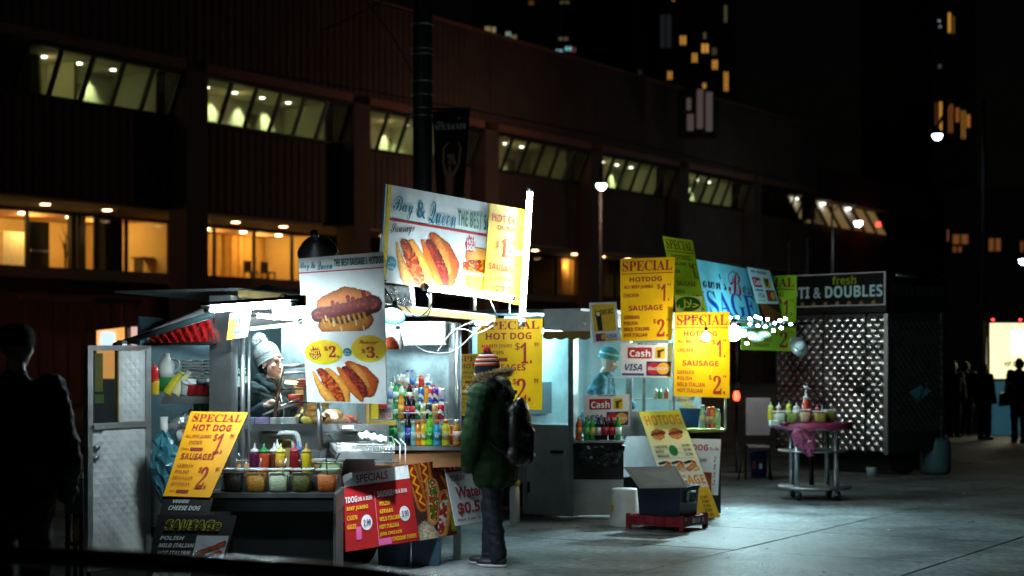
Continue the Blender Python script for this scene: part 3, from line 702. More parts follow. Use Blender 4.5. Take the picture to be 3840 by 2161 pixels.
wire(cat3([P(1548, 275, 27.4), P(1480, 150, 27.3), P(1400, 40, 27.2), P(1340, -60, 27)]), 'thin wire running up from the dark steel pole')
wire(cat3([P(1548, 48, 27.4), P(1450, 20, 27.4), P(1300, -25, 27)]), 'short span wire at the head of the dark steel pole')
wire(cat3([P(1200, 118, 40), P(1270, 88, 40), P(1352, 47, 40), P(1500, -30, 40)]), 'pale bracket wire in front of the dark upper wall', .02)
wire(cat3([P(900, 260, 45), P(1540, 370, 46), P(2300, 520, 50), P(3000, 690, 60)]), 'long tram wire crossing before the brown facade', .016)
BQ = pxq((1622, 418, 27.2), (1765, 406, 26.9), (1735, 728, 26.9), (1640, 735, 27.2))
bn = Board('street_banner', pxq((1622, 418, 27.2), (1763, 408, 26.9), (1738, 740, 26.9), (1636, 740, 27.2)), 'dark hanging banner of a dancer with raised arms on the steel pole', 'banner', (.012, .013, .016), .006)
bn.text('THE', .1, .125, .3, .155, (.6, .65, .7), 'serif'); bn.text('NUTCRACKER', .05, .16, .93, .225, (.65, .7, .75), 'serif')
bn.ell(.72, .1, .03, .014, (.3, .35, .35), 2)
p = Pic(80, 150, .55)
SK = ((.40, .29, .31), (.70, .55, .58))
p.stroke([(.27, .98, .085), (.27, .80, .10), (.275, .70, .075)], *SK, .2, 20, .02, 2)
p.stroke([(.20, .70, .04), (.15, .55, .030), (.16, .36, .022), (.24, .29, .014)], *SK, .15, 20, .02, 3)
p.stroke([(.34, .70, .04), (.43, .56, .030), (.44, .36, .022), (.40, .29, .014)], *SK, .15, 20, .02, 4)
p.stroke([(.27, .68, .025), (.265, .60, .028)], *SK, .1, 20, .02, 5)
p.stroke([(.27, .56, .045), (.265, .50, .042)], (.35, .18, .18), (.65, .40, .38), .15, 20, .02, 6)
p.stroke([(.25, .46, .04), (.31, .47, .045), (.35, .56, .03)], (.25, .25, .27), (.6, .58, .6), .4, 30, .1, 7)
bn.pic(p, 0, .12, 1, 1)
bn.done()
for py, pe in ((415, 1), (738, 1)):
    b = MB(); b.tube([P(1590, py - 4 if py < 500 else py, 27.45), P(1765 if py < 500 else 1745, py - 8, 26.9)], .018, BLACKM); b.build('banner_arm', tp)
# ================================================================== small goods
def liquid(name, col, rough=0.12): return mat('liquid_' + name, col, rough, 0, 0.06, 20, spec=0.6)
CAPS = {}
def bottle(pos, h, r, col, cap, label, kind='sport', lab=None, text=None, tcol=(.9, .9, .9), grp=None, tint=None, cat='bottle', lean=None, emblem=None):
    """a drinks bottle: body, cap and wrap label, standing at pos"""
    t = thing('drink_bottle', pos, label, cat, grp)
    cm_ = mat('bottle_%02x%02x%02x' % tuple(int(255 * c) for c in col), col, .12, 0, .08, 25, spec=.6)
    b = MB()
    if kind == 'sport': pr = [(.9, 0), (1, .02), (1, .12), (.93, .15), (1, .18), (1, .45), (.92, .5), (1, .54), (1, .62), (.9, .72), (.62, .82), (.55, .86)]
    elif kind == 'soda': pr = [(.8, 0), (1, .03), (.96, .1), (.9, .2), (.98, .32), (1, .45), (1, .58), (.9, .68), (.6, .8), (.38, .88), (.36, .92)]
    elif kind == 'squeeze': pr = [(.95, 0), (1, .03), (1, .6), (.95, .68), (.7, .72), (.68, .73)]
    else: pr = [(.9, 0), (1, .02), (1, .6), (.85, .7), (.45, .84), (.4, .9)]
    b.lathe([(a * r, z * h) for a, z in pr], cm_, n=12); b.build('body', t, False)
    c = MB(); cp = mat('cap_%02x%02x%02x' % tuple(int(255 * x) for x in cap), cap, .35, 0, .05)
    cr = {'sport': .62, 'soda': .45, 'squeeze': .75, 'water': .5}.get(kind, .5) * r
    z0 = pr[-1][1] * h
    if kind == 'squeeze':
        c.lathe([(cr * 1.25, z0 - .02 * h), (cr * 1.25, z0 + .04 * h), (cr * .5, z0 + .10 * h), (cr * .22, z0 + .16 * h), (cr * .14, h)], cp, n=12)
    else: c.lathe([(cr, z0), (cr, h * .985), (cr * .9, h)], cp, n=12)
    c.build('cap', t, False)
    if lab is not None:
        l = MB(); z = (.22, .56) if kind in ('sport', 'soda', 'water') else (.18, .5)
        l.lathe([(r * 1.012, z[0] * h), (r * 1.015, z[1] * h)], mat('label_%02x%02x%02x' % tuple(int(255 * x) for x in lab), lab, .4, 0, .1, 40), n=12)
        if text:
            vs, fs, asp = text2d(text, 'bold', .01)
            hh = .15 * h; ww = min(hh * asp, r * 1.7); pts = []
            for x, y in vs:
                a = ((x - .5) * ww) / r; pts.append((math.sin(a) * r * 1.03, -math.cos(a) * r * 1.03, z[0] * h + (.35 if len(text) > 1 else .3) * (z[1] - z[0]) * h + y * hh))
            l.add(pts, fs, mat('labeltext_%02x%02x%02x' % tuple(int(255 * x) for x in tcol), tcol, .5, 0, 0))
        if emblem:
            pts = [(math.sin(a_) * r * 1.03, -math.cos(a_) * r * 1.03, z_) for a_, z_ in [(.5 * math.cos(2 * math.pi * i / 14), (z[0] * .45 + z[1] * .55) * h + .07 * h * math.sin(2 * math.pi * i / 14)) for i in range(14)]]
            for k, (i0, i1) in enumerate(((0, 8), (7, 15))):
                l.add([pts[i % 14] for i in range(i0, i1)], [tuple(range(i1 - i0))], mat('emblem_%d' % k, emblem[k], .4, 0, 0))
        l.build('label', t, False)
    if lean: t.rotation_euler = lean
    return t
def can(pos, h, r, col, col2, label, grp=None):
    t = thing('drink_can', pos, label, 'can', grp)
    b = MB(); b.lathe([(.8 * r, 0), (r, .06 * h), (r, .9 * h), (.82 * r, h)], mat('can_%02x%02x%02x' % tuple(int(255 * c) for c in col), col, .25, .4, .1, 30), n=14); b.build('body', t, False)
    l = MB(); l.lathe([(.8 * r, h + .0005), (.8 * r, h + .002), (.1 * r, h + .001)], ALU, n=14); l.build('lid', t, False)
    w = MB(); n = 14
    w.add([(math.sin(-.9 + 1.8 * i / n) * r * 1.02, -math.cos(-.9 + 1.8 * i / n) * r * 1.02, h * (.3 + .10 * math.sin(i * .33) + dz)) for dz in (0, .26) for i in range(n + 1)], [(i, i + 1, n + 2 + i, n + 1 + i) for i in range(n)], mat('can_%02x%02x%02x' % tuple(int(255 * c) for c in col2), col2, .3, .2, .1, 30)); w.build('label', t, False)
    return t
def tub(pos, w, h, col, label, bits=None, grp='condiment tubs on the metal table', top=(.75, .8, .78), spoon=True):
    """clear deli tub with relish inside, ribbed rim and a spoon"""
    t = thing('condiment_tub', pos, label, 'tub', grp)
    def ring(k, z, r=.2):
        pts = []; hw = w / 2 * k
        for cx, cy, a0 in ((1, -1, -90), (1, 1, 0), (-1, 1, 90), (-1, -1, 180)):
            for i in range(4):
                a = R(a0 + 30 * i); pts.append(Vector((cx * hw * (1 - r * 2) + math.cos(a) * hw * r * 2, cy * hw * (1 - r * 2) + math.sin(a) * hw * r * 2, z)))
        return pts
    b = MB(); b.loft([ring(.72, 0), ring(.78, h * .1), ring(.95, h * .92)], glass('tub_plastic', (.95, .97, .96), .02, .08, .22), True); b.build('wall', t, False)
    f = MB(); lv = random.uniform(.72, .84)
    f.loft([ring(.70, .004), ring(.76, h * .1), ring(.86, h * lv)], mat('relish_%s' % ''.join('%02x' % int(255 * c) for c in col), col, .35, 0, .7, 60, .5, 90, col2=bits), True); f.build('contents', t, False)
    m = MB(); m.loft([ring(.97, h * .95), ring(1.03, h * .955), ring(1.03, h), ring(.98, h), ring(.96, h * .96)], mat('tub_rim', top, .25, 0, .1), False); m.build('rim', t, False)
    if spoon:
        s = MB(); a = random.uniform(.6, 2.6); d = Vector((math.cos(a), -.3, 0)) * .5
        s.tube([Vector((0, 0, h * .3)) - d * .02, Vector((0, 0, h * .75)) + d * w * .3, Vector((0, 0, h * 1.45)) + d * w * .9], [.004, .004, .006], random.choice([STEEL, BLACKP]), 6); s.build('spoon', t, False)
    return t
def clamp_lamp(c, aim, r, m, shade, label, e=0, col=(.85, .97, 1), cord=None, grp=None, bare=False):
    c = Vector(c); ax = Vector(aim).normalized()
    t = thing('clamp_lamp', c, label, 'lamp', grp)
    s = MB(); pr = [(r * .25, -r * .9), (r * .3, -r * .75), (r * .75, -r * .45), (r * .98, -r * .05), (r * 1.02, 0), (r * .94, .001), (r * .7, -r * .42), (r * .2, -r * .7)]
    if not bare: s.lathe(pr, shade, c, 20, ax=ax); s.build('reflector', t)
    k = MB(); k.lathe([(r * .2, -r * 1.35), (r * .22, -r * .9), (r * .1, -r * .88)], BLACKP, c, 12, ax=ax); k.build('socket', t)
    b = MB(); b.sphere(c - ax * r * .25, r * .48, m); b.build('bulb', t)
    if e and bare: lamp('POINT', c - ax * r * .25 + Vector((0, 0, -r * .62)), e, col, t, r * .4)
    elif e > 100: lamp('SPOT', c + ax * r * .45, e, col, t, r * .3, 66, Vector((-1.0, 13.35, .55)))
    elif e: lamp('SPOT', c + ax * r * .35, e, col, t, r * .4, 150, c + ax * 3)
    if cord: b = MB(); b.tube(cat3(cord), .006, BLACKP, 6); b.build('cord', t)
    return t
def tube_lamp(a, b, r, label, fix=None, grp=None, m=None, caps=True):
    a = Vector(a); b = Vector(b); t = thing('tube_lamp', (a + b) / 2, label, 'lamp', grp)
    d = (b - a).normalized()
    k = MB(); k.tube([a, b], r, m or TUBE, 12); k.build('tube', t)
    for p_, s in ((a, -1), (b, 1)):
        c = MB(); c.tube([p_ + d * s * .002, p_ + d * s * .045], r * 1.15, ALU, 12); c.build('end_cap', t)
    if fix is not None:
        f = MB(); u = Vector(fix); side = d.cross(u).normalized()
        q_ = [a - d * .06 + u * (r + .008) - side * .05, b + d * .06 + u * (r + .008) - side * .05, b + d * .06 + u * (r + .008) + side * .05, a - d * .06 + u * (r + .008) + side * .05]
        f.hexa(q_ + [x + u * .022 for x in q_], BLACKM); f.build('housing', t)
    return t

def quilt(F, t0, t1, z0, z1, w, m, pitch=.078, hgt=.016):
    b = MB(); nt_ = max(1, int(round((t1 - t0) / pitch))); nz = max(1, int(round((z1 - z0) / pitch)))
    pt_ = (t1 - t0) / nt_; pz = (z1 - z0) / nz; vs = []; fs = []; ix = {}
    def vid(a, c, k):
        key = (a, c)
        if key not in ix: ix[key] = len(vs); vs.append(F(t0 + a * pt_ / 2, w - hgt * k, z0 + c * pz / 2))
        return ix[key]
    for i in range(nt_ * 2 + 1):
        for j in range(nz * 2 + 1):
            if (i + j) % 2: continue
            # diamond centred (i, j), corners half a pitch away, lifted centre
            nb = [(i + 1, j), (i, j + 1), (i - 1, j), (i, j - 1)]
            nb = [x for x in nb if 0 <= x[0] <= nt_ * 2 and 0 <= x[1] <= nz * 2]
            c_ = vid(i, j, 1 if 0 < i < nt_ * 2 and 0 < j < nz * 2 else 0)
            full = len(nb) == 4
            if full:
                ids = [vid(a, c, 0) for a, c in nb]
                for k in range(4): fs.append((c_, ids[k], ids[(k + 1) % 4]))
            elif len(nb) == 3:
                order = [x for x in ((i + 1, j), (i, j + 1), (i - 1, j), (i, j - 1))]
                for k in range(4):
                    a, c = order[k], order[(k + 1) % 4]
                    if a in nb and c in nb: fs.append((c_, vid(*a, 0), vid(*c, 0)))
            elif len(nb) == 2: fs.append((c_, vid(*nb[0], 0), vid(*nb[1], 0)))
    b.add(vs, fs, m); return b
def pillow(F, t0, t1, z0, z1, w, m, pitch=.078, hgt=.018, per=9):
    """quilted sheet: rows of rounded diamonds pressed into one steel sheet"""
    b = MB(); nt_ = int((t1 - t0) / pitch * per) + 1; nz = int((z1 - z0) / pitch * per) + 1; vs = []
    for j in range(nz + 1):
        for i in range(nt_ + 1):
            a = i / per * math.pi; c = j / per * math.pi
            h_ = abs(math.sin((a + c) / 2 * 2 ** .5 / 1.0)) * abs(math.sin((a - c) / 2 * 2 ** .5))
            vs.append(F(t0 + (t1 - t0) * i / nt_, w - hgt * h_ ** .7, z0 + (z1 - z0) * j / nz))
    b.add(vs, [(j * (nt_ + 1) + i, j * (nt_ + 1) + i + 1, (j + 1) * (nt_ + 1) + i + 1, (j + 1) * (nt_ + 1) + i) for j in range(nz) for i in range(nt_)], m, True); return b
# ================================================================== first cart
C1 = Frame((-2.0, 12.0), slope=.038, t0=1.5)
cart = thing('hot_dog_cart', C1(1.5, .4, 0), 'stainless steel hot dog cart with a grey tarpaulin roof and open end door', 'food cart')
def cpart(name, f, parent=cart):
    b = MB(); f(b); return b.build(name, parent)
KRAFT = mat('brown_cardboard', (.30, .13, .05), .8, 0, .2, 4)
BRASS = mat('brass_frame', (.45, .30, .08), .35, .7, .2)
cpart('chassis', lambda b: (b.fbox(C1, .1, 2.9, .06, .98, .42, .86, STEEL2), b.fbox(C1, .15, 2.85, .02, .06, .55, .84, KRAFT)))
cpart('undertray', lambda b: b.fbox(C1, .2, 2.8, .2, .9, .34, .41, BLACKM))
for t_ in (.9, 2.3):
    for w_ in (.5, .86):
        def wh(b): b.lathe([(.05, -.05), (.24, -.05), (.27, -.03), (.27, .03), (.24, .05), (.05, .05)], mat('tyre_rubber', (.02, .02, .02), .8), C1(t_, w_, .27), 20, ax=N)
        wl = cpart('wheel', wh)
        b = MB(); b.lathe([(.02, -.055), (.15, -.052), (.15, .052), (.02, .055)], STEEL2, C1(t_, w_, .27), 14, ax=N); b.build('rim', wl)
# counter and steam table
zc = C1.ray(1300, 1600, 0)[1]
tA = C1.ray(905, 1600, 0)[0]; tB = C1.ray(1405, 1600, 0)[0]
cpart('steam_table', lambda b: (b.fbox(C1, tA, tB, .0, .5, zc - .34, zc - .02, STEEL), b.fbox(C1, tA - .01, tB + .01, -.06, .52, zc - .019, zc + .012, STEEL), b.fbox(C1, tA - .01, tB + .01, -.1, -.0605, zc - .03, zc + .02, ALU)))
cpart('price_tag', lambda b: b.slab([C1.at(1284, 1597, -.11), C1.at(1326, 1596, -.11), C1.at(1326, 1608, -.11), C1.at(1284, 1609, -.11)], .003, mat('pink_tag', (.75, .5, .5), .6)))
# glazed bun case on the steam table
z1 = C1.ray(1300, 1425, .02)[1]
t0_, t1_ = C1.ray(1150, 1500, .02)[0], C1.ray(1392, 1500, .02)[0]
CASEG = glass('case_glass', (.95, .97, .92), .03, .03)
cs = cpart('bun_case', lambda b: (b.fbox(C1, t1_ - .03, t1_, .02, .05, zc + .013, z1, BRASS), b.fbox(C1, t0_, t1_, .02, .04, z1, z1 + .02, BRASS), b.fbox(C1, t1_ - .03, t1_, .42, .45, zc + .013, z1, BRASS), b.fbox(C1, t0_, t1_, .44, .45, zc + .013, z1, mat('case_back', (.35, .25, .12), .5, .3)), b.fbox(C1, t0_, t0_ + .02, .02, .05, zc + .013, z1, STEEL)))
b = MB(); b.add([C1(t0_, .03, zc + .013), C1(t1_, .03, zc + .013), C1(t1_, .03, z1), C1(t0_, .03, z1)], [(0, 1, 2, 3)], CASEG); b.build('pane', cs)
cpart('warming_light', lambda b: b.tube([C1(t0_ + .05, .25, z1 - .03), C1(t1_ - .05, .25, z1 - .03)], .01, emis('warm_strip', (1, .75, .4), 12)), cs)
BUNM = mat('golden_bun', (.55, .27, .07), .5, 0, .3, 14)
SAUS = mat('red_sausage', (.42, .06, .025), .3, 0, .25, 18)
k = 0
for i in range(9):
    px = 1165 + 14 * i; t_, _ = C1.ray(px, 1540, .2)
    if t_ > t1_ - .2: break
    for j in range(2):
        c = C1(t_ + .02 * j, .16 + .13 * j, zc + .05 + .035 * (i % 2)); b = MB()
        b.sphere(c, (.075, .05, .042), BUNM, 12, 8); solo('bread_bun', b, 'golden hot dog bun heaped in the glazed case', 'bun', 'buns in the glazed case', c)
for i in range(7):
    t_, _ = C1.ray(1305 + 6 * i, 1562, .1); a = C1(t_, .08 + .02 * (i % 2), zc + .03 + .018 * (i % 3)); b_ = a + D * .02 + N * -.14
    b = MB(); b.tube(cat3([a, (a + b_) / 2 + UP * .008, b_], 4), [.008] + [.013] * 7 + [.008], SAUS, 8); solo('sausage', b, 'red sausage piled at the end of the glazed case', 'sausage', 'sausages in the glazed case', a)
# posts
def post(b, px, wpx, y0, y1, w=0.0, m=STEEL, dep=.05):
    ta_, za = C1.ray(px - wpx / 2, y1, w); tb_, zb = C1.ray(px + wpx / 2, y0, w)
    b.fbox(C1, ta_, tb_, w, w + dep, za, zb, m)
t_, zl = C1.ray(855, 1560, .0); _, zh = C1.ray(855, 1175, .0)
# end pillar, facing back along the street
pa, pb_ = C1(0.12, .0, 0), C1(0.12, .16, 0)
cpart('end_pillar', lambda b: b.fbox(C1, .1, .17, -.06, .13, .42, 2.02, STEEL))
cpart('pillar_tube', lambda b: (b.tube([C1(.2, -.08, .42), C1(.2, -.08, 2.03)], .016, ALU, 10), b.tube([C1(.24, -.1, .42), C1(.24, -.1, 1.98)], .009, ALU, 8)))
cpart('end_post', lambda b: (b.fbox(C1, 2.93, 2.985, -.01, .045, .6, 1.98, ALU), b.tube([C1(2.90, -.05, .6), C1(2.90, -.05, 1.98)], .012, STEEL, 8)))
cpart('back_post', lambda b: b.fbox(C1, .1, .15, .93, .98, .42, 1.72, ALU))
cpart('back_post', lambda b: b.fbox(C1, 2.95, 2.99, .93, .98, .42, 1.9, ALU))
# far end wall of mirror steel, the bottles stand before it
HAZ = mat('cloudy_steel', (.46, .56, .60), .42, .4, .55, 3.5, .05, 9)
cpart('end_wall', lambda b: (b.fbox(C1, 3.0, 3.02, -.02, .98, .42, 1.98, HAZ), b.fbox(C1, 2.9, 2.995, .06, .92, 1.80, 1.99, WHITEP)))
cpart('back_wall', lambda b: (b.fbox(C1, 1.9, 2.99, .985, 1.0, .6, 1.98, HAZ), b.fbox(C1, .2, 1.9, .985, 1.0, .42, 1.0, STEEL2)))
# roof: gilded edge beam, tarpaulin hip
GILT = mat('gilded_beam', (.42, .30, .12), .4, .5, .3)
t2, zr = C1.ray(1514, 1165, -.12)
cpart('edge_beam', lambda b: (b.fbox(C1, .15, 3.35, -.14, -.08, zr - .02, zr + .03, GILT), b.fbox(C1, .15, 3.35, -.08, 1.05, zr + .031, zr + .045, STEEL2)))
TARP = mat('grey_tarpaulin', (.5, .48, .5), .7, 0, .25, 4, .2, 15)
def tarp(b):
    n = 10
    E0, E1 = P(800, 1172, 12.06), C1(1.98, -.16, 2.035); F0 = [E0.lerp(E1, i / n) + UP * .008 * math.sin(i * 1.3) for i in range(n + 1)]
    H0, H1, H2 = P(760, 1150, 12.4), P(995, 1066, 12.9), C1(1.9, .45, 2.1); M0 = [(H0.lerp(H1, i / 5) if i <= 5 else H1.lerp(H2, (i - 5) / 5)) for i in range(n + 1)]
    A0, A1 = P(432, 1292, 12.75), C1(2.0, 1.25, 1.8); B0 = [A0.lerp(A1, i / n) + UP * .015 * math.sin(i * 2) for i in range(n + 1)]
    b.add(F0 + M0 + B0, [(r * (n + 1) + i, r * (n + 1) + i + 1, (r + 1) * (n + 1) + i + 1, (r + 1) * (n + 1) + i) for r in range(2) for i in range(n)], TARP, True)
    v = [x - UP * .012 for x in F0 + M0 + B0]
    b.add(v, [((r + 1) * (n + 1) + i, (r + 1) * (n + 1) + i + 1, r * (n + 1) + i + 1, r * (n + 1) + i) for r in range(2) for i in range(n)], TARP, True)
cpart('tarpaulin', tarp)
# sloping gable rail at the near end and red crumpled sheeting under it
A_, B_ = P(430, 1296, 12.75), P(800, 1178, 12.08)
cpart('gable_rail', lambda b: (b.tube([A_, B_], .022, mat('dark_teal_rail', (.05, .09, .10), .5, .2, .2), 8), b.tube([P(540, 1292, 12.6), P(808, 1288, 12.05)], .012, BLACKM, 8)))
REDF = mat('red_plastic_sheet', (.45, .015, .015), .18, 0, .3, 9)
def redsheet(b):
    nx, ny = 44, 8; vs = []
    for j in range(ny + 1):
        for i in range(nx + 1):
            u = i / nx; px = 560 + 245 * u; yt = 1296 + (1188 - 1296) * ((px - 430) / 370) + 6; yb = 1286
            py = yb + (yt - yb) * j / ny
            Y = 12.62 - .5 * u + .035 * math.sin(i * 1.25 + j * .8) + .02 * math.sin(i * 2.9 - j)
            vs.append(P(px, py, Y))
    b.add(vs, [(j * (nx + 1) + i, j * (nx + 1) + i + 1, (j + 1) * (nx + 1) + i + 1, (j + 1) * (nx + 1) + i) for j in range(ny) for i in range(nx)], REDF, True)
cpart('red_sheeting', redsheet)
# dark canvas lining inside
cpart('lining', lambda b: (b.fbox(C1, .3, 1.9, .95, .97, 1.0, 1.9, mat('teal_canvas', (.02, .045, .055), .8, 0, .4, 3, .3, 10)), b.slab([C1(.4, .9, 1.75), C1(1.8, .1, 1.98), C1(1.8, .1, 1.96), C1(.4, .9, 1.72)], .01, ALU)))
# open door
d0, d1 = P(330, 1300, 11.95), P(567, 1302, 12.42)
d0.z = 0; d1.z = 0
DF = Frame((d0.x, d0.y), (d1 - d0).normalized(), Vector(((d1 - d0).normalized().y, -(d1 - d0).normalized().x, 0)))
DW = (d1 - d0).length
DIAM = mat('diamond_turned_steel', (.7, .72, .73), .42, .15, .0)
def diamond(m, sc=(9.0, 9.0)):
    t = m.node_tree; b = t.nodes['Principled BSDF']
    tc = t.nodes.new('ShaderNodeTexCoord'); mp = t.nodes.new('ShaderNodeMapping'); mp.inputs['Rotation'].default_value = (0, R(45), 0)
    ck = t.nodes.new('ShaderNodeTexChecker'); ck.inputs['Scale'].default_value = sc[0]
    ck.inputs['Color1'].default_value = (1, 1, 1, 1); ck.inputs['Color2'].default_value = (1, 1, 1, 1)
    nz = t.nodes.new('ShaderNodeTexNoise'); nz.inputs['Scale'].default_value = 5; nz.inputs['Detail'].default_value = 5
    mx = t.nodes.new('ShaderNodeMixRGB'); mx.blend_type = 'MULTIPLY'; mx.inputs[0].default_value = .65
    rr = t.nodes.new('ShaderNodeMapRange'); rr.inputs['To Min'].default_value = .22; rr.inputs['To Max'].default_value = .5
    t.links.new(tc.outputs['Object'], mp.inputs[0]); t.links.new(mp.outputs[0], ck.inputs['Vector']); t.links.new(tc.outputs['Object'], nz.inputs['Vector'])
    t.links.new(ck.outputs['Color'], mx.inputs[1]); t.links.new(nz.outputs['Fac'], mx.inputs[2]); t.links.new(mx.outputs[0], b.inputs['Base Color'])
    t.links.new(nz.outputs['Fac'], rr.inputs[0]); t.links.new(rr.outputs[0], b.inputs['Roughness'])
diamond(DIAM)
door = cpart('door', lambda b: (b.fbox(DF, 0, .045, 0, .04, .22, 1.735, ALU), b.fbox(DF, DW - .045, DW, 0, .04, .22, 1.735, ALU), b.fbox(DF, .0451, DW - .0451, 0, .04, 1.70, 1.735, ALU), b.fbox(DF, .0451, DW - .0451, -.004, .044, 1.17, 1.21, ALU), b.fbox(DF, .0451, DW - .0451, 0, .04, .22, .26, ALU)))
quilt(DF, .046, DW - .046, .262, 1.168, .014, DIAM, .085, .005).build('lower_panel', door)
quilt(DF, DW * .482, DW - .046, 1.212, 1.698, .014, DIAM, .085, .005).build('upper_panel', door)
b = MB(); b.fbox(DF, DW * .46, DW * .48, .0, .03, 1.21, 1.70, BRASS); b.build('mullion', door)
b = MB(); b.add([DF(.045, .018, 1.21), DF(DW * .46, .018, 1.21), DF(DW * .46, .018, 1.70), DF(.045, .018, 1.70)], [(0, 1, 2, 3)], glass('dark_pane_glass', (.5, .55, .55), .05, .06)); b.build('pane', door)  # pane tinted darker than the clear glass
b = MB(); b.fbox(DF, .03, .14, -.03, -.004, 1.17, 1.20, ALU); b.lathe([(.022, -.012), (.022, .0), (.01, .002)], STEEL2, DF(.075, -.002, 1.05), 12, ax=-DF.n); b.lathe([(.012, -.03), (.02, -.02), (.02, 0)], ALU, DF(.075, -.005, .98), 12, ax=DF.n); b.build('latch', door)
# bottles of the door shelf seen through the pane: yellow packet
b = MB(); b.slab([DF(.17, .12, 1.68), DF(.24, .12, 1.68), DF(.24, .12, 1.42), DF(.17, .12, 1.42)], .03, mat('yellow_packet', (.55, .38, .03), .3)); b.slab([DF(.17, .12, 1.40), DF(.25, .12, 1.40), DF(.25, .12, 1.34), DF(.17, .12, 1.34)], .03, mat('green_packet', (.2, .35, .03), .3)); b.build('snack_packet', door)

# ------------------------------------------------------------------ lamps on the first cart
tube_lamp(P(792, 1163, 11.45), P(1085, 1143, 11.4), .014, 'short fluorescent tube in a black housing along the grey tarpaulin edge', (0, .15, 1))
fx = thing('tube_ballast', P(1110, 1150, 11.45), 'black ballast box taped to the end of the short tube', 'box')
b = MB(); c = P(1102, 1128, 11.45); b.box((c.x - .06, c.y - .04, c.z - .035), (c.x + .075, c.y + .04, c.z + .035), BLACKP); b.build('case', fx)
b = MB(); b.tube(cat3([P(1085, 1118, 11.45), P(1070, 1105, 11.44), P(1050, 1112, 11.44), P(1045, 1125, 11.44)]), .005, BLACKP, 6); b.build('cord', fx)
dfz = thing('glow_sheet', P(1080, 1198, 11.5), 'white sheet with added glow hung under the tarpaulin edge', 'lamp')
b = MB(); b.slab([P(1022, 1158, 11.52), P(1140, 1148, 11.5), P(1140, 1192, 11.5), P(1022, 1199, 11.52)], .06, emis('sheet_glow', (.8, .96, 1), 9)); b.build('panel', dfz)  # white sheet given its own glow, lights the nearby boards too
BW = -.15
tube_lamp(C1.at(1600, 1078, BW - .16), C1.at(1912, 1118, BW - .16), .026, 'long bright fluorescent tube along the foot of the roof sign', None, m=emis('sign_tube', (.78, .96, 1), 62))
tube_lamp(C1.at(1987, 722, BW - .1), C1.at(1957, 1205, BW - .1), .024, 'upright fluorescent tube at the end of the roof sign', None, m=emis('upright_tube', (.72, .95, 1), 56))
clamp_lamp(P(1472, 1186, 12.6), (-.1, -.62, -.78), .095, emis('clamp_bulb', (.8, .97, 1), 40), mat('pale_enamel_reflector', (.10, .26, .30), .4, .0, .1), 'clamp lamp with pale blue reflector hung beside the white menu panel', 210, (.8, .95, 1), [P(1478, 1160, 12.7), P(1468, 1120, 12.8), P(1440, 1080, 12.9), P(1430, 1060, 13), P(1450, 1052, 13)])
clamp_lamp(P(1190, 945, 12.6), (.05, .8, -.75), .14, mat('unlit_bulb', (.3, .3, .3), .3), BLACKM, 'black clamp lamp turned away above the white menu panel', 0, cord=[P(1140, 985, 12.6), P(1135, 935, 12.6), P(1165, 900, 12.6), P(1230, 892, 12.6), P(1262, 930, 12.6), P(1265, 965, 12.6)])
# strip lights under the roof
for (a, c, l) in (((1500, 1222), (1640, 1232), 'slim strip light under the gilded roof beam over the drinks'), ((960, 1215), (1110, 1208), 'slim strip light inside the roof above the vendor')):
    tube_lamp(C1(C1.ray(a[0], a[1], .35)[0], .35, 1.93), C1(C1.ray(c[0], c[1], .35)[0], .35, 1.93), .014, l, None, m=emis('strip_tube', (.68, .95, 1), 300))
tube_lamp(P(1782, 1212, 14.2), P(1828, 1213, 14.2), .014, 'stub of white strip light at the roof corner over the green parka', None, m=emis('strip_stub', (.8, .96, 1), 40))

# foil box, cables
fb = MB(); c = C1.at(1492, 1110, -.05)
FOIL = mat('crumpled_foil', (.75, .76, .77), .28, .85, .2, 14, 1.0, 22)
fb.hexa([c + Vector(v) for v in ((-.11, -.08, -.08), (.12, -.06, -.08), (.13, .1, -.08), (-.11, .09, -.08), (-.11, -.08, .08), (.09, -.07, .07), (.12, .1, .075), (-.11, .09, .085))], FOIL)
solo('foil_box', fb, 'foil wrapped box under the roof sign beside the clamp lamp', 'box', None, c)
WC = mat('white_cable', (.8, .82, .84), .45)
for i, (pts, l) in enumerate((([(1510, 1210), (1540, 1275), (1590, 1315), (1660, 1325), (1720, 1305), (1800, 1225)], 'white cable sagging below the roof over the drinks'),
                              ([(1690, 1240), (1740, 1235), (1790, 1250), (1850, 1222)], 'white cable looped beside the end post of the cart'),
                              ([(1640, 1320), (1690, 1250), (1740, 1220), (1780, 1205)], 'white cable slung up to the strip light stub'))):
    b = MB(); b.tube(cat3([P(x, y, 14.25) for x, y in pts]), .005, WC, 8); solo('power_cable', b, l, 'cable', None, P(*pts[0], 14.25))
for pts, l in (([(1520, 1150), (1560, 1190), (1600, 1170), (1625, 1130), (1640, 1115)], 'thin black cord drooping from the roof sign'), ([(1500, 1250), (1560, 1235), (1600, 1190), (1615, 1160)], 'thin black cord behind the clamp lamp')):
    b = MB(); b.tube(cat3([P(x, y, 13.0) for x, y in pts]), .004, BLACKP, 6); solo('lamp_cord', b, l, 'cable', None, P(*pts[0], 13.0))
# sign brackets
for px in (1612, 1780):
    b = MB(); a = C1.at(px, 1085, -.1); c = C1.at(px, 1165, -.1); b.tube([a, c], .014, ALU, 8)
    b.tube([C1.at(px - 12, 1100, -.1), C1.at(px, 1130, -.1)], .006, ALU, 6); b.build('sign_bracket', cart)
b = MB(); b.tube([P(1830, 1108, 14.6), P(1868, 1195, 14.6)], .006, ALU, 6); b.build('stay_rod', cart); b = MB(); b.tube([P(1910, 1120, 14.9), P(1910, 1180, 14.9)], .007, ALU, 6); b.build('stay_rod', cart); b = MB(); b.tube([P(1890, 1192, 14.9), P(2030, 1190, 14.9)], .012, WHITEP, 8); b.build('stay_rod', cart)
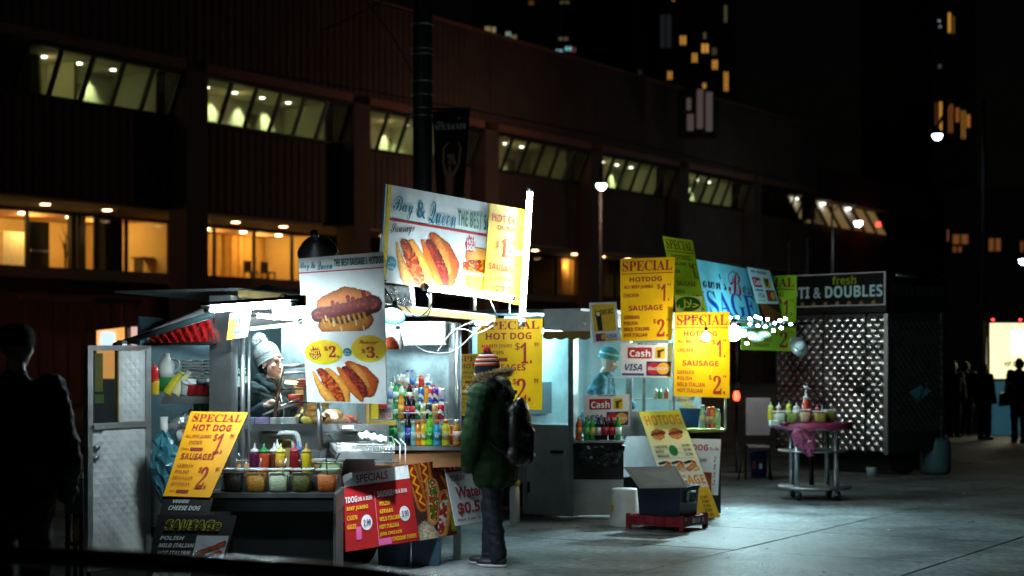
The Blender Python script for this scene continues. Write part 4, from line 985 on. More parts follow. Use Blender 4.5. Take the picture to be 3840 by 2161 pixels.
# red lamp shade and egg-shaped bulb inside
b = MB(); c = P(1465, 1288, 13.4); b.lathe([(.015, .05), (.05, .035), (.07, -.02), (.062, -.045)], mat('orange_red_shade', (.6, .07, .02), .4), c, 14); solo('red_shade', b, 'orange red bulb shade behind the white menu panel', 'shade', None, c)
b = MB(); c = P(1502, 1285, 13.6); b.lathe([(.008, .07), (.012, .04), (.026, .0), (.03, -.03), (.016, -.05), (.002, -.055)], mat('white_glass_bulb', (.85, .87, .85), .2), c, 12); solo('hanging_bulb', b, 'white bulb hanging unlit over the drinks', 'bulb', None, c)
# ================================================================== boards of the first cart
YEL = (.85, .48, .004); RED = (.42, .02, .02); WHT = (.66, .68, .68); DRED = (.36, .03, .025)
def big_sign():
    q = [C1.at(1447, 690, BW), C1.at(1842, 764, BW), C1.at(1835, 1112, BW), C1.at(1424, 1056, BW)]
    b = Board('roof_sign', q, 'large white roof sign of sausages in buns on the first cart', 'sign', (.56, .60, .61), .02)
    b.rect(.018, .0, .05, .98, (.85, .6, .03), 1)
    b.text('Bay', .07, .10, .25, .33, (.0, .15, .25), 'script', 0, slope=.0); b.text('&', .28, .12, .36, .29, (.0, .15, .25), 'script', 0); b.text('Queen', .39, .09, .65, .33, (.0, .15, .25), 'script', 0)
    b.text('THE BEST SAUSAGE', .665, .13, 1.16, .30, (.02, .16, .10), 'bold', .004, clip=(0, .995))
    b.rect(.05, .345, 1, .365, (.5, .02, .03), 2)
    b.text('Sausage', .06, .395, .27, .53, (.05, .02, .02), 'script', .0, slope=-.05)
    p = Pic(150, 130, 1.16); open_dogs(p, .02, .0, 1.16); b.pic(p, .10, .42, .70, 1.0)
    p = Pic(80, 100, .8); shut_dog(p, .04, .05, .82)
    d = Pic(80, 110, .7); d.stroke([(.35, .22, .30), (.7, .2, .30)], (.55, .30, .10), (.85, .55, .25), .12, seed=2); d.stroke([(.05, .45, .1), (.3, .42, .16), (.75, .40, .16)], (.25, .02, .02), (.5, .08, .04), .3, seed=3, bits=((.7, .45, .05),)); d.stroke([(.3, .75, .24), (.7, .78, .24)], (.65, .35, .08), (.92, .6, .2), .15, seed=4); d.stroke([(.1, .58, .05), (.35, .6, .05), (.7, .58, .05)], (.8, .6, .1), (.95, .9, .8), .4, seed=5)
    b.pic(d, .73, .50, 1.0, .98)
    b.flame(.80, .46, .055, .10, (.45, .02, .03)); b.text('HOT', .765, .42, .845, .475, WHT, 'bold', .004); b.text('DOG', .765, .485, .845, .54, WHT, 'bold', .004)
    b.ell(.085, .80, .042, .075, (.03, .27, .36), 2); b.text('\uFEDD\uFEFC\uFEA3', .055, .76, .115, .81, (.5, .7, .75), 'raw', .01); b.text('HALAL', .055, .825, .115, .855, (.5, .7, .75), 'bold')
    b.done()
    # yellow hanging sheet
    q = [C1.at(1838, 762, BW - .02), C1.at(1983, 790, BW - .02), C1.at(1952, 1146, BW - .02), C1.at(1812, 1118, BW - .02)]
    b = Board('price_sheet', q, 'thin yellow hot dog price sheet hung over the end of the roof sign', 'sign', (.82, .52, .01), .004)
    rr = (.55, .04, .02)
    b.text('HOT DOG', .06, .10, .88, .18, rr, 'bold', .004); b.text('ON BUN', .22, .21, .70, .26, rr); b.text('$', .22, .38, .30, .46, rr, 'serif'); b.text('1.', .36, .34, .62, .54, rr, 'serif', .004); b.text('99', .62, .34, .74, .40, rr)
    b.rect(.56, .44, .92, .49, (.55, .05, .12)); b.text('SAUSAGES', .06, .62, .88, .69, rr, 'bold', .004); b.text('ON BUN', .24, .74, .66, .78, rr); b.text('$2.', .26, .83, .60, .96, rr, 'serif', .004); b.text('99', .62, .83, .74, .88, rr)
    b.done()
big_sign()
def menu_panel():
    b = Board('menu_panel', pxq((1118, 970, 12.0), (1438, 945, 11.85), (1450, 1516, 11.85), (1152, 1508, 12.0)), 'tall white menu panel with a closed hot dog above and two open ones below', 'sign', WHT, .012)
    T = (.0, .14, .24)
    b.text('Bay', .01, .03, .13, .09, T, 'script', 0); b.text('&', .15, .032, .20, .075, T, 'script', 0); b.text('Queen', .22, .028, .40, .09, T, 'script', 0)
    b.text('THE BEST SAUSAGE & HOTDOG', .42, .025, .995, .075, (.02, .10, .08), 'bold', .004)
    b.rect(0, .098, 1, .106, (.45, .02, .04))
    p = Pic(150, 105, 1.4); shut_dog(p, .1, .02, 1.25); b.pic(p, .06, .13, .98, .515)
    b.ell(.245, .655, .235, .085, (.55, .62, .02), 1); b.ell(.25, .65, .215, .078, (.80, .52, .02), 2)
    b.ell(.80, .635, .22, .09, (.62, .62, .02), 1); b.ell(.80, .63, .205, .083, (.72, .45, .03), 2)
    b.flame(.14, .655, .075, .05, (.30, .03, .02), 3); b.text('HOT', .085, .64, .20, .668, (.75, .55, .05), 'bold', .004, lift=5); b.text('DOG', .085, .672, .20, .70, (.75, .55, .05), 'bold', .004, lift=5)
    b.text('$', .25, .615, .30, .645, DRED, 'serif', lift=5); b.text('2.', .31, .61, .43, .69, DRED, 'serif', .004, lift=5)
    b.text('Sausage', .68, .575, .92, .61, DRED, 'script', 0, lift=5); b.text('$', .71, .635, .76, .665, DRED, 'serif', lift=5); b.text('3.', .77, .62, .91, .695, DRED, 'serif', .004, lift=5)
    b.ell(.535, .655, .052, .028, (.04, .14, .15), 2); b.text('\uFEDD\uFEFC\uFEA3', .50, .64, .57, .657, (.4, .55, .55), 'raw', .01, lift=4); b.text('HALAL', .495, .662, .575, .672, (.4, .55, .55), lift=4)
    p = Pic(150, 120, 1.25); open_dogs(p, .06, .0, 1.1); b.pic(p, .04, .715, .99, .99)
    r = b.done()
    s = MB(); s.tube([P(1195, 1512, 12.05), P(1203, 1690, 12.05)], .017, STEEL2, 12); s.tube([P(1195, 1400, 12.05), P(1195, 1512, 12.05)], .012, STEEL2, 8); s.build('support_pole', r)
menu_panel()
def special_yellow(name, q, label, col=YEL, ital=0.0, variant=0, th=.01, lc=DRED):
    b = Board(name, q, label, 'sign', col, th); c = lc
    if variant == 0:   # hot dog / sausages layout
        b.text('SPECIAL', .08, .035, .95, .125, c, 'serif', .004); b.text('HOT DOG', .13, .16, .83, .235, c, 'bold', .004)
        b.text('ALL BEEF JUMBO', .06, .285, .53, .33, c); b.text('CHICKEN', .16, .355, .40, .395, c)
        b.text('$', .58, .27, .65, .36, c, 'serif'); b.text('1.', .66, .27, .84, .50, c, 'serif', .004); b.text('99', .87, .27, .94, .315, c)
        b.text('From:', .06, .44, .2, .465, c); b.rect(.22, .435, .46, .475, (.28, .03, .02))
        b.text('SAUSAGES', .10, .505, .74, .575, c, 'bold', .004)
        for i, s in enumerate(('GERMAN', 'POLISH', 'MILD ITALIAN', 'HOT ITALIAN')): b.text(s, .08, .63 + .07 * i, (.40, .36, .48, .46)[i], .67 + .07 * i, c, 'serif')
        b.text('$', .54, .66, .60, .73, c, 'serif'); b.text('2.', .60, .66, .82, .91, c, 'serif', .004); b.text('99', .87, .66, .94, .71, c)
        b.text('From:', .10, .93, .22, .95, c); b.rect(.24, .925, .5, .965, (.28, .03, .02))
    else:              # second cart layout
        b.text('SPECIAL', .04, .03, .96, .155, c, 'serif', .004); b.rect(.03, .18, .97, .19, c, 2)
        b.text('HOTDOG', .17, .225, .77, .285, c, 'bold', .004); b.text('ALL BEEF JUMBO', .06, .325, .61, .375, c); b.text('CHICKEN', .06, .425, .34, .47, c)
        b.text('$', .68, .32, .75, .385, c, 'serif'); b.text('1.', .76, .325, .92, .53, c, 'bold', .0); b.text('"', .88, .32, .94, .345, c)
        b.text('SAUSAGE', .15, .57, .80, .635, c, 'bold', .004)
        for i, s in enumerate(('GERMAN', 'POLISH', 'MILD ITALIAN', 'HOT ITALIAN')): b.text(s, .06, .69 + .072 * i, (.36, .32, .55, .51)[i], .735 + .072 * i, c)
        b.text('$', .62, .74, .68, .80, c, 'serif'); b.text('2.', .70, .745, .92, .96, c, 'serif', .004); b.text('"', .88, .74, .94, .765, c)
    return b.done()
special_yellow('special_sign', pxq((1789, 1196, 15.75), (2035, 1190, 15.75), (2033, 1538, 15.75), (1792, 1535, 15.75)), 'yellow special price sign hanging behind the striped woolly hat')
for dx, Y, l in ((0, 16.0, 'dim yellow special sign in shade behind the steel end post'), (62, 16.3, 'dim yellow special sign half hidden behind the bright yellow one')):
    special_yellow('special_sign', pxq((1706 + dx, 1328, Y), (1706 + dx + 170, 1326, Y), (1706 + dx + 170, 1560, Y), (1706 + dx, 1560, Y)), l, (.55, .38, .02))  # darker yellow puts the shade into the colour of both boards
# leaning board beside the condiment table
special_yellow('special_sign', pxq((716, 1543, 11.75), (931, 1546, 11.75), (787, 1866, 11.30), (612, 1860, 11.30)), 'orange yellow special sign leaning on top of the black sausage board', (.85, .36, .003))
af = Board('sausage_board', pxq((612, 1862, 11.31), (800, 1866, 11.31), (690, 2290, 10.8), (520, 2290, 10.8)), 'black leaning sausage menu board standing beside the condiment table', 'sign', (.012, .012, .013), .012)
def afr(b):
    gy = (.5, .52, .52)
    b.text('VEGGIE', .22, .03, .55, .06, gy, 'bold', 0, .3); b.text('CHEESE DOG', .16, .085, .80, .125, gy, 'bold', 0, .3)
afr(af); af.done()
a2 = Board('sausage_board', pxq((592, 1930, 11.15), (888, 1934, 11.15), (790, 2300, 10.8), (520, 2300, 10.8)), 'wide black board lettered sausage in yellow outline at the foot of the orange sign', 'sign', (.012, .013, .014), .012)
for dx_, dy_ in ((-.011, 0), (.011, 0), (0, -.009), (0, .009), (-.008, -.007), (.008, .007), (-.008, .007), (.008, -.007)): a2.text('SAUSAGe', .13 + dx_, .06 + dy_, .83 + dx_, .16 + dy_, (.55, .48, .04), 'bold', 0, .12)
a2.text('SAUSAGe', .13, .06, .83, .16, (.02, .02, .01), 'bold', 0, .12, lift=6)
gy = (.5, .53, .53)
for i, (s, x) in enumerate((('POLISH', .40), ('MILD ITALIAN', .55), ('HOT ITALIAN', .52), ('JERK CHICKEN', .56), ('CHORIZO', .42), ('BACON CHEDDAR', .60))): a2.text(s, .09, .225 + .075 * i, x, .265 + .075 * i, gy, 'bold', 0, .25)
a2.rect(.56, .215, .97, .45, (.35, .36, .38), 1)
p = Pic(80, 60, 1.3)
for i, (x, y) in enumerate(((.25, .75), (.55, .62), (.85, .5), (1.1, .35), (.35, 1.0), (.7, .95), (1.0, .8))): p.stroke([(x - .1, y + .05, .14), (x + .1, y - .04, .15)], (.22, .05, .02), (.5, .18, .08), .25, 14, .05, 3 + i)
a2.pic(p, .57, .23, .96, .45); a2.done()
# red specials board and the two beside it
LW = -.14
rq = [C1.at(1290, 1778, LW), C1.at(1528, 1745, LW), C1.at(1574, 2026, LW), C1.at(1297, 2070, LW)]
b = Board('specials_board', rq, 'red and white specials price board tied under the counter', 'sign', (.42, .018, .02), .006)
b.rect(0, 0, 1, .17, (.75, .77, .78), 1); b.text('SPECIALS', .17, .035, .66, .135, (.40, .02, .03), 'raw', .015)
b.text('TDOG', .0, .30, .17, .38, WHT, 'bold', .004); b.text('ON A BUN', .18, .32, .385, .375, WHT, 'bold'); b.text('SAUSAGE', .47, .28, .70, .36, WHT, 'bold', .004); b.text('ON A BUN', .71, .29, .92, .345, WHT)
yl = (.85, .5, .02)
for i, s in enumerate(('BEEF JUMBO', 'CKEN', 'GGIE')): b.text(s, .02, .43 + .115 * i, (.32, .16, .14)[i], .49 + .115 * i, yl)
for i, s in enumerate(('POLISH', 'GERMAN', 'MILD ITALIAN', 'HOT ITALIAN', 'JERK CHICKEN')): b.text(s, .49 - .01 * i, .42 + .1 * i, (.64, .67, .76, .73, .76)[i], .475 + .1 * i, yl)
b.text('CHEDDAR CHEESE', .62, .90, .96, .955, yl); b.rect(.43, .90, .61, .985, (.75, .12, .35), 2); b.rect(.14, .70, .21, .87, (.75, .12, .35), 2)
b.poly([(.425, .27), (.435, .27), (.445, .99), (.435, .99)], (.7, .2, .25))
for u, v, s in ((.29, .66, '2.99'), (.84, .62, '3.99')): b.ell(u, v, .075, .10, (.8, .8, .82), 2); b.text(s, u - .05, v - .04, u + .05, v + .04, (.12, .04, .12), 'bold', lift=5)
b.done()
b = Board('food_poster', [C1.at(1529, 1743, LW + .01), C1.at(1695, 1722, LW + .01), C1.at(1712, 2004, LW + .01), C1.at(1574, 2028, LW + .01)], 'poster photograph of dressed hot dogs between the red board and the water price', 'poster', (.03, .02, .02), .006)
p = Pic(90, 150, .6); p.fill((.05, .02, .015))
p.stroke([(.05, .0, .2), (.45, .55, .25), (.5, .95, .2)], (.14, .03, .015), (.22, .06, .03), .2, seed=1)
for i, (x0, y0, x1, y1) in enumerate(((.02, .05, .12, .55), (.20, -.05, .22, .42), (.42, .0, .55, .3))):
    p.stroke([(x0, y0, .09), (x1, y1, .09)], (.45, .2, .08), (.75, .45, .2), .2, seed=5 + i); p.stroke([(x0, y0, .05), (x1, y1, .05)], (.3, .04, .02), (.5, .1, .04), .2, seed=8 + i)
    for k in range(8): f = k / 8; g_ = (k + 1) / 8; s_ = .03 * (-1) ** k; p.stroke([(x0 + (x1 - x0) * f + s_, y0 + (y1 - y0) * f, .012), (x0 + (x1 - x0) * g_ - s_, y0 + (y1 - y0) * g_, .012)], (.8, .5, .05), (.9, .65, .1), .1, seed=30)
p.stroke([(.28, .30, .09), (.30, .5, .11), (.24, .75, .08)], (.55, .35, .2), (.8, .6, .4), .2, seed=21); p.stroke([(.28, .28, .05), (.29, .5, .07), (.26, .72, .05)], (.03, .12, .02), (.2, .4, .06), .4, 30, .1, 22, bits=((.6, .05, .04), (.8, .7, .5)))
p.stroke([(.46, .48, .10), (.44, .7, .11), (.36, .98, .08)], (.5, .28, .15), (.78, .55, .35), .2, seed=23); p.stroke([(.45, .48, .05), (.40, .72, .06), (.34, .92, .05)], (.4, .03, .02), (.65, .06, .05), .3, 26, .1, 24, bits=((.8, .78, .76), (.2, .3, .1)))
p.stroke([(.1, .9, .14), (.2, .98, .12)], (.4, .42, .44), (.75, .76, .78), .5, 40, .1, 25); p.stroke([(.56, .75, .05), (.57, .9, .06)], (.2, .25, .03), (.5, .55, .1), .3, seed=26)
b.pic(p, 0, 0, 1, 1); b.done()
b = Board('water_sign', [C1.at(1662, 1727, LW - .03), C1.at(1812, 1709, LW - .03), C1.at(1842, 1950, LW - .03), C1.at(1709, 1973, LW - .03)], 'white water price sign with red header hung before the green parka', 'sign', (.72, .77, .79), .006)
b.rect(0, 0, 1, .19, (.5, .02, .02)); b.text('VERY', .06, .03, .55, .155, WHT, 'bold', .004); b.text('LOW', .62, .03, .95, .155, WHT, 'bold', .004); b.text('TODAY', .07, .245, .45, .33, (.2, .08, .12)); b.text('Water', .15, .42, .85, .60, (.35, .03, .06), 'raw', .03); b.text('$0.50', .12, .66, .92, .86, (.35, .03, .06), 'raw', .03); b.text('From: 8 am To 11:45', .08, .90, .95, .945, (.2, .05, .1)); b.done()
b = MB()
for px in (1500, 1520, 1670): a = C1.at(px, 1745, LW - .01); b.tube([a, a + UP * .16, a + UP * .2 + N * -.05], .004, WC, 6)
b.build('string', cart)
b = Board('price_card', pxq((1284, 1788, 11.9), (1318, 1770, 11.9), (1322, 1790, 11.9), (1288, 1812, 11.9)), 'small silver card tied at the corner of the condiment table', 'card', (.5, .52, .53), .01); b.done()
b = Board('small_price_tag', pxq((862, 1178, 11.85), (944, 1160, 11.85), (928, 1262, 11.85), (850, 1276, 11.85)), 'small tilted orange and white price tag numbered two by the pillar', 'sign', (.85, .82, .78), .004)
b.rect(0, .2, .45, 1, (.85, .35, .05)); b.text('2', .30, .22, .58, .82, (.05, .2, .55), 'serif', .004); b.text('"', .65, .2, .78, .34, (.75, .2, .2)); b.done()
b = Board('pass_poster', pxq((872, 1365, 13.5), (928, 1362, 13.5), (928, 1450, 13.5), (872, 1452, 13.5)), 'green and white inspection pass card inside behind the vendor', 'card', (.65, .7, .68), .003)
b.rect(0, 0, 1, .55, (.01, .10, .06)); b.text('PASS', .1, .2, .92, .48, (.75, .8, .78), 'bold', .004); b.done()
# ================================================================== condiment table
tbl = thing('condiment_table', P(1020, 2281, 11.8), 'dark steel condiment table with a thick lipped top', 'table')
tz = .757
x0, x1 = P(783, 0, 11.8).x, P(1254, 0, 11.8).x
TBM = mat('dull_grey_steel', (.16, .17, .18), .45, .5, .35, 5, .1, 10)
TBSIDE = mat('dark_table_side', (.018, .02, .022), .55, .2, .3, 4)  # table sides darker than the top
b = MB(); b.box((x0, 11.8, tz - .03), (x1, 12.38, tz), TBM); b.build('top', tbl)
b = MB(); b.box((x0 + .005, 11.805, tz - .12), (x1 - .005, 12.375, tz - .031), TBSIDE); b.box((x1 - .0045, 11.8, tz - .13), (x1 + .012, 12.38, tz - .004), ALU); b.build('apron', tbl)
b = MB(); b.box((x0 + .15, 11.86, .05), (x1 - .012, 12.34, tz - .121), TBSIDE); b.build('cabinet', tbl)
b = MB(); b.box((x1 - .0115, 11.84, 0), (x1 + .006, 12.36, tz - .131), STEEL2); b.build('side_panel', tbl)
for xx in (x0 + .16, x1 - .06):
    for yy in (11.88, 12.28): b = MB(); b.box((xx, yy, 0), (xx + .04, yy + .04, .049), BLACKM); b.build('foot', tbl)
b = MB(); b.box((x0 + .05, 12.0, tz), (x1 - .01, 12.37, tz + .10), TBM); b.build('riser', tbl)
for i, (px, col, bits, l) in enumerate(((872, (.012, .006, .003), (.04, .02, .006), 'clear tub of dark brown relish'), (958, (.5, .16, .005), (.7, .32, .01), 'clear tub of amber mustard pickle'), (1043, (.45, .55, .32), (.75, .8, .62), 'clear tub of pale chopped onion'), (1131, (.06, .06, .004), (.16, .14, .01), 'clear tub of dark olive pickle'), (1226, (.6, .08, .004), (.75, .2, .01), 'clear tub of orange red salsa'))):
    tub(Vector((P(px, 0, 11.87).x, 11.905, tz + .001)), .15, .155, col, l + ' at the front of the condiment table', bits)
for px, y, col, bits, l in ((902, 12.12, (.4, .1, .03), (.65, .35, .1), 'shallow clear tub of red peppers behind the brown relish'), (1240, 12.1, (.3, .45, .12), (.6, .72, .4), 'clear tub of pale green lettuce behind the salsa'), (1165, 12.1, (.4, .12, .03), (.55, .5, .2), 'clear tub of mixed pickle behind the olive tub')):
    tub(Vector((P(px, 0, 12.1).x, y + .07, tz + .101)), .17, .10, col, l, bits)
SQ = [(952, 1672, (.10, .012, .05), (.6, .55, .58), 'dark plum squeeze bottle on the condiment table'), (990, 1668, (.5, .06, .02), (.01, .25, .06), 'red chilli sauce bottle with a green cap'), (1022, 1660, (.10, .035, .02), (.75, .75, .76), 'brown sauce squeeze bottle with white collar'), (1053, 1664, (.75, .50, .04), (.85, .78, .2), 'yellow mustard squeeze bottle with striped label'), (1100, 1654, (.22, .012, .02), (.55, .05, .08), 'dark red ketchup squeeze bottle with red nozzle'), (1149, 1658, (.62, .46, .02), (.6, .35, .05), 'golden honey mustard squeeze bottle')]
for px, py, c, cp, l in SQ:
    pt_ = P(px, 1750, 12.06); h_ = .215
    bottle(Vector((pt_.x, 12.10 + .04 * (px % 3 - 1), tz + .101)), h_, .037, c, cp, l, 'squeeze', (.45, .2, .05) if 'striped' in l else None, grp='squeeze bottles on the condiment table')
bottle(Vector((P(1118, 0, 12.27).x, 12.27, tz + .101)), .22, .034, (.02, .1, .5), (.1, .3, .75), 'blue squeeze bottle behind the ketchup', 'squeeze', grp='squeeze bottles on the condiment table')
bottle(Vector((P(1040, 0, 12.27).x, 12.27, tz + .101)), .235, .036, (.8, .82, .8), (.8, .85, .75), 'white mayonnaise squeeze bottle behind the mustard', 'squeeze', grp='squeeze bottles on the condiment table')
# white lidded bin behind, clear boxes
bn_ = thing('cooler_bin', P(1010, 1705, 12.55), 'open white lidded bin with a thick rim behind the squeeze bottles', 'bin')
WB = mat('off_white_plastic', (.72, .74, .73), .35, 0, .06)
pts = [P(900, 1630, 12.45), P(1085, 1624, 12.45), P(1112, 1632, 12.45), P(1122, 1660, 12.45), P(1124, 1705, 12.45)]
b = MB(); b.tube(cat3(pts, 6), .018, WB, 10); b.tube(cat3([P(900, 1648, 12.5), P(1080, 1642, 12.5), P(1096, 1655, 12.5), P(1100, 1705, 12.5)], 6), .010, WB, 8); b.build('rim', bn_)
b = MB(); b.slab([P(900, 1645, 12.55), P(1102, 1640, 12.55), P(1102, 1760, 12.55), P(900, 1760, 12.55)], .02, mat('yellowed_plastic', (.42, .30, .10), .5, 0, .2)); b.build('lid', bn_)
b = MB(); b.slab([P(965, 1640, 12.42), P(985, 1639, 12.42), P(985, 1664, 12.42), P(965, 1666, 12.42)], .02, WB); b.build('catch', bn_)
for px0, px1, c, l in ((912, 952, (.3, .35, .55), 'clear box of bluish packets before the vendor'), (955, 1008, (.45, .32, .62), 'clear box of lilac napkins before the vendor'), (1012, 1112, (.55, .58, .58), 'frosted clear box before the vendor')):
    b = MB(); q_ = [P(px0, 1568, 12.7), P(px1, 1566, 12.7), P(px1, 1618, 12.7), P(px0, 1620, 12.7)]; b.slab(q_, .12, mat('frosted_%d' % px0, c, .3, 0, .4, 14, alpha=.85)); solo('clear_box', b, l, 'box', None, q_[3])
# sneeze guard frame
sg = cpart('sneeze_guard', lambda b: (b.tube([P(1062, 1375, 12.75), P(1030, 1560, 12.6)], .013, mat('bronze_bar', (.13, .07, .04), .35, .6, .2), 8), b.tube([P(1062, 1378, 12.75), P(1160, 1368, 12.8)], .014, ALU, 8), b.tube([P(1060, 1402, 12.75), P(1160, 1396, 12.8)], .009, ALU, 8), b.tube([P(1052, 1460, 12.7), P(1160, 1458, 12.8)], .005, BLACKM, 6), b.tube([P(1048, 1512, 12.7), P(1160, 1508, 12.8)], .005, BLACKM, 6), b.tube([P(1195, 1515, 12.9), P(1400, 1495, 12.9)], .006, ALU, 6)))
for i in range(6):
    a = P(1112 + 4 * (i % 2), 1447 - 10 * (i // 2), 12.85 + .03 * (i % 2)); b = MB(); b.tube([a, a + Vector((.02, .0, .0)), a + Vector((.13, .03, .0)), a + Vector((.15, .04, 0))], [.006, .012, .012, .006], SAUS, 8); solo('sausage', b, 'cooked sausage stacked on the rack beside the menu panel', 'sausage', 'sausages on the wire rack', a)
b = MB(); a = P(1130, 1458, 12.87); b.box((a.x - .06, a.y - .06, a.z - .008), (a.x + .1, a.y + .1, a.z), mat('olive_tray', (.2, .22, .05), .4)); solo('rack_tray', b, 'thin olive tray under the stacked sausages', 'tray', None, a)
c = P(1122, 1502, 13.0); b = MB(); b.lathe([(.05, -.045), (.075, .0), (.08, .045), (.07, .045)], mat('red_bowl', (.45, .05, .02), .4), c, 16); solo('sauce_bowl', b, 'red sauce bowl on the rack behind the sneeze guard', 'bowl', None, c)
for i, (px, py) in enumerate(((1170, 1555), (1172, 1530), (1180, 1572), (1158, 1574))):
    c = P(px, py, 12.9); b = MB(); b.sphere(c, (.06, .045, .035), BUNM if i < 3 else mat('lemon_bun', (.75, .6, .1), .5), 12, 8); solo('bread_bun', b, 'bun stacked beside the steel support pole', 'bun', 'buns by the support pole', c)
# ------------------------------------------------------------------ jars and clutter at the open end
shf = thing('jar_shelf', P(700, 1500, 12.5), 'narrow steel shelf of tilted jars at the open end of the cart', 'shelf')
b = MB(); b.slab([P(612, 1486, 12.45), P(806, 1488, 12.4), P(806, 1512, 12.4), P(600, 1514, 12.45)], .16, STEEL); b.build('tray', shf)
zs = P(0, 1488, 12.5).z
for px, c, cp, l in ((692, (.5, .52, .5), (.6, .62, .6), 'tilted plain tin on the jar shelf'), (712, (.36, .012, .015), (.82, .84, .82), 'tilted red sauce jar with white lid next to the tin'), (748, (.34, .012, .015), (.03, .04, .05), 'tilted red sauce jar with a black lid'), (783, (.38, .014, .016), (.8, .82, .8), 'tilted red sauce jar with white lid next to the pillar')):
    a = P(px, 1484, 12.52); t = thing('sauce_jar', a, l, 'jar', 'jars on the end shelf')
    ax = Vector((-.25, -.35, 1)).normalized(); ax.x *= -1
    b = MB(); b.lathe([(.034, 0), (.038, .01), (.038, .07), (.034, .08)], mat('jar_%02x' % int(255 * c[0]), c, .15, 0, .15, 20), a + UP * .012, 14, ax=ax); b.build('body', t)
    b = MB(); b.lathe([(.039, .081), (.039, .1), (.03, .102)], mat('jarlid_%02x' % int(255 * cp[0]), cp, .4, 0, .05), a + UP * .012, 14, ax=ax); b.build('lid', t)
for px, c, cp, l in ((625, (.62, .5, .03), (.65, .55, .05), 'yellow mustard bottle lying tilted on the jar shelf'), (655, (.72, .66, .4), (.8, .75, .5), 'cream coloured bottle lying tilted on the jar shelf')):
    bottle(P(px, 1480, 12.5), .19, .036, c, cp, l, 'water', lean=(R(-12), R(32), 0))
jg = thing('milk_jug', P(624, 1466, 12.62), 'large white jug with a green filled foot behind the mustard bottle', 'jug')
c = P(624, 1468, 12.66); JW = mat('milky_jug', (.75, .78, .76), .35, 0, .06)
b = MB(); b.lathe([(.055, .1), (.06, .14), (.058, .19), (.035, .23), (.024, .245), (.024, .27)], JW, c, 14); b.build('body', jg)
b = MB(); b.lathe([(.058, 0), (.06, .01), (.06, .099), (.05, .099)], mat('green_liquid', (.03, .28, .08), .2), c, 14); b.build('contents', jg)
b = MB(); b.tube(cat3([c + Vector((.055, 0, .14)), c + Vector((.085, 0, .16)), c + Vector((.085, 0, .21)), c + Vector((.04, 0, .23))]), .009, JW, 8); b.build('handle', jg)
for i in range(3):
    c = P(706 + 40 * i, 1440, 12.75)
    t = thing('foam_box_stack', c, ('stack of white foam trays behind the sauce jars', 'tall stack of white foam trays next to the milk jug stack', 'stack of white foam trays against the pillar')[i], 'stack')
    for k in range(8):
        b = MB(); z = .022 * k; o_ = random.uniform(-.006, .006)
        b.loft([b.ring(c + Vector((o_, 0, z)), Vector((1, 0, 0)), Vector((0, 1, 0)), .045, .06, 8), b.ring(c + Vector((o_, 0, z + .014)), Vector((1, 0, 0)), Vector((0, 1, 0)), .05, .066, 8)], WHITEP); b.build('foam_tray', t)
for px, py, c, l in ((578, 1395, (.55, .02, .02), 'red capped sauce bottle at the door post'), (582, 1440, (.7, .45, .03), 'yellow sauce bottle at the door post')):
    bottle(P(px, py + 40, 12.5), .14, .03, c, (.6, .05, .03), l, 'squeeze')
# clutter below
b = MB(); c = P(615, 1655, 12.5); b.lathe([(.028, 0), (.03, .17), (.027, .17)], WHITEP, c, 14); solo('cup_stack', b, 'white paper cup stack under the jar shelf', 'cup', None, c)
b = MB(); c = P(630, 1610, 12.55); b.tube([c, c + Vector((.1, .03, .06)), c + Vector((.17, .06, .12))], [.045, .05, .042], FOIL, 10); solo('foil_roll', b, 'crumpled foil roll under the jar shelf', 'foil', None, c)
bottle(P(668, 1640, 12.48), .2, .045, (.75, .77, .75), (.8, .5, .1), 'white bottle lying on its side below the foil roll', 'water', (.7, .2, .05), lean=(0, R(75), 0))
for i, (px, py) in enumerate(((742, 1555), (770, 1560), (792, 1545))):
    bottle(P(px, py, 12.6), .2, .035, (.01, .2, .04), (.02, .25, .05), 'green soda bottle stored under the jar shelf', 'soda', grp='green bottles under the shelf')
b = MB(); nr = 20; rings = []
for j in range(15):
    f = j / 14; c = P(612 + 18 * f, 1620 + 310 * f, 12.2); r0 = (.012 + .075 * math.sin(math.pi * min(f * 1.1, 1) ** .7) + .02 * f)
    rings.append([c + Vector((math.cos(2 * math.pi * i / nr) * r0 * (1 + .22 * math.sin(i * 2.3 + j * 1.1) * f), math.sin(2 * math.pi * i / nr) * r0 * .7 * (1 + .2 * math.sin(i * 3.1 - j)), .01 * math.sin(i * 1.9 + j))) for i in range(nr)])
rj = random.Random(2); rings = [[v + Vector((rj.gauss(0, .009), rj.gauss(0, .007), rj.gauss(0, .012))) for v in r_] for r_ in rings]
b.loft(rings, mat('teal_plastic_bag', (.06, .24, .30), .16, 0, .3, 8, .6, 14, alpha=.85), True, False); solo('plastic_bag', b, 'crumpled teal plastic bag hanging beside the open door', 'bag', None, P(612, 1620, 12.2))
# ------------------------------------------------------------------ drinks counter and drinks
ctr = thing('drinks_counter', P(1600, 1690, 14.0), 'corner counter carrying the stepped display of drinks', 'counter')
zc2 = P(0, 1672, 13.98).z
b = MB(); b.hexa([P(1462, 1672, 13.9) - UP * .035, P(1748, 1672, 14.02) - UP * .035, P(1725, 1672, 14.62) - UP * .08, P(1470, 1672, 14.7) - UP * .08] + [Vector((v.x, v.y, zc2)) for v in (P(1462, 1672, 13.9), P(1748, 1672, 14.02), P(1725, 1672, 14.62), P(1470, 1672, 14.7))], STEEL2); b.build('top', ctr)
b = MB(); b.hexa([P(1470, 1760, 13.95), P(1735, 1750, 14.05), P(1725, 1750, 14.5), P(1475, 1760, 14.5), P(1470, 1694, 13.95), P(1735, 1690, 14.05), P(1725, 1690, 14.5), P(1475, 1694, 14.5)], KRAFT); b.build('skirt', ctr)
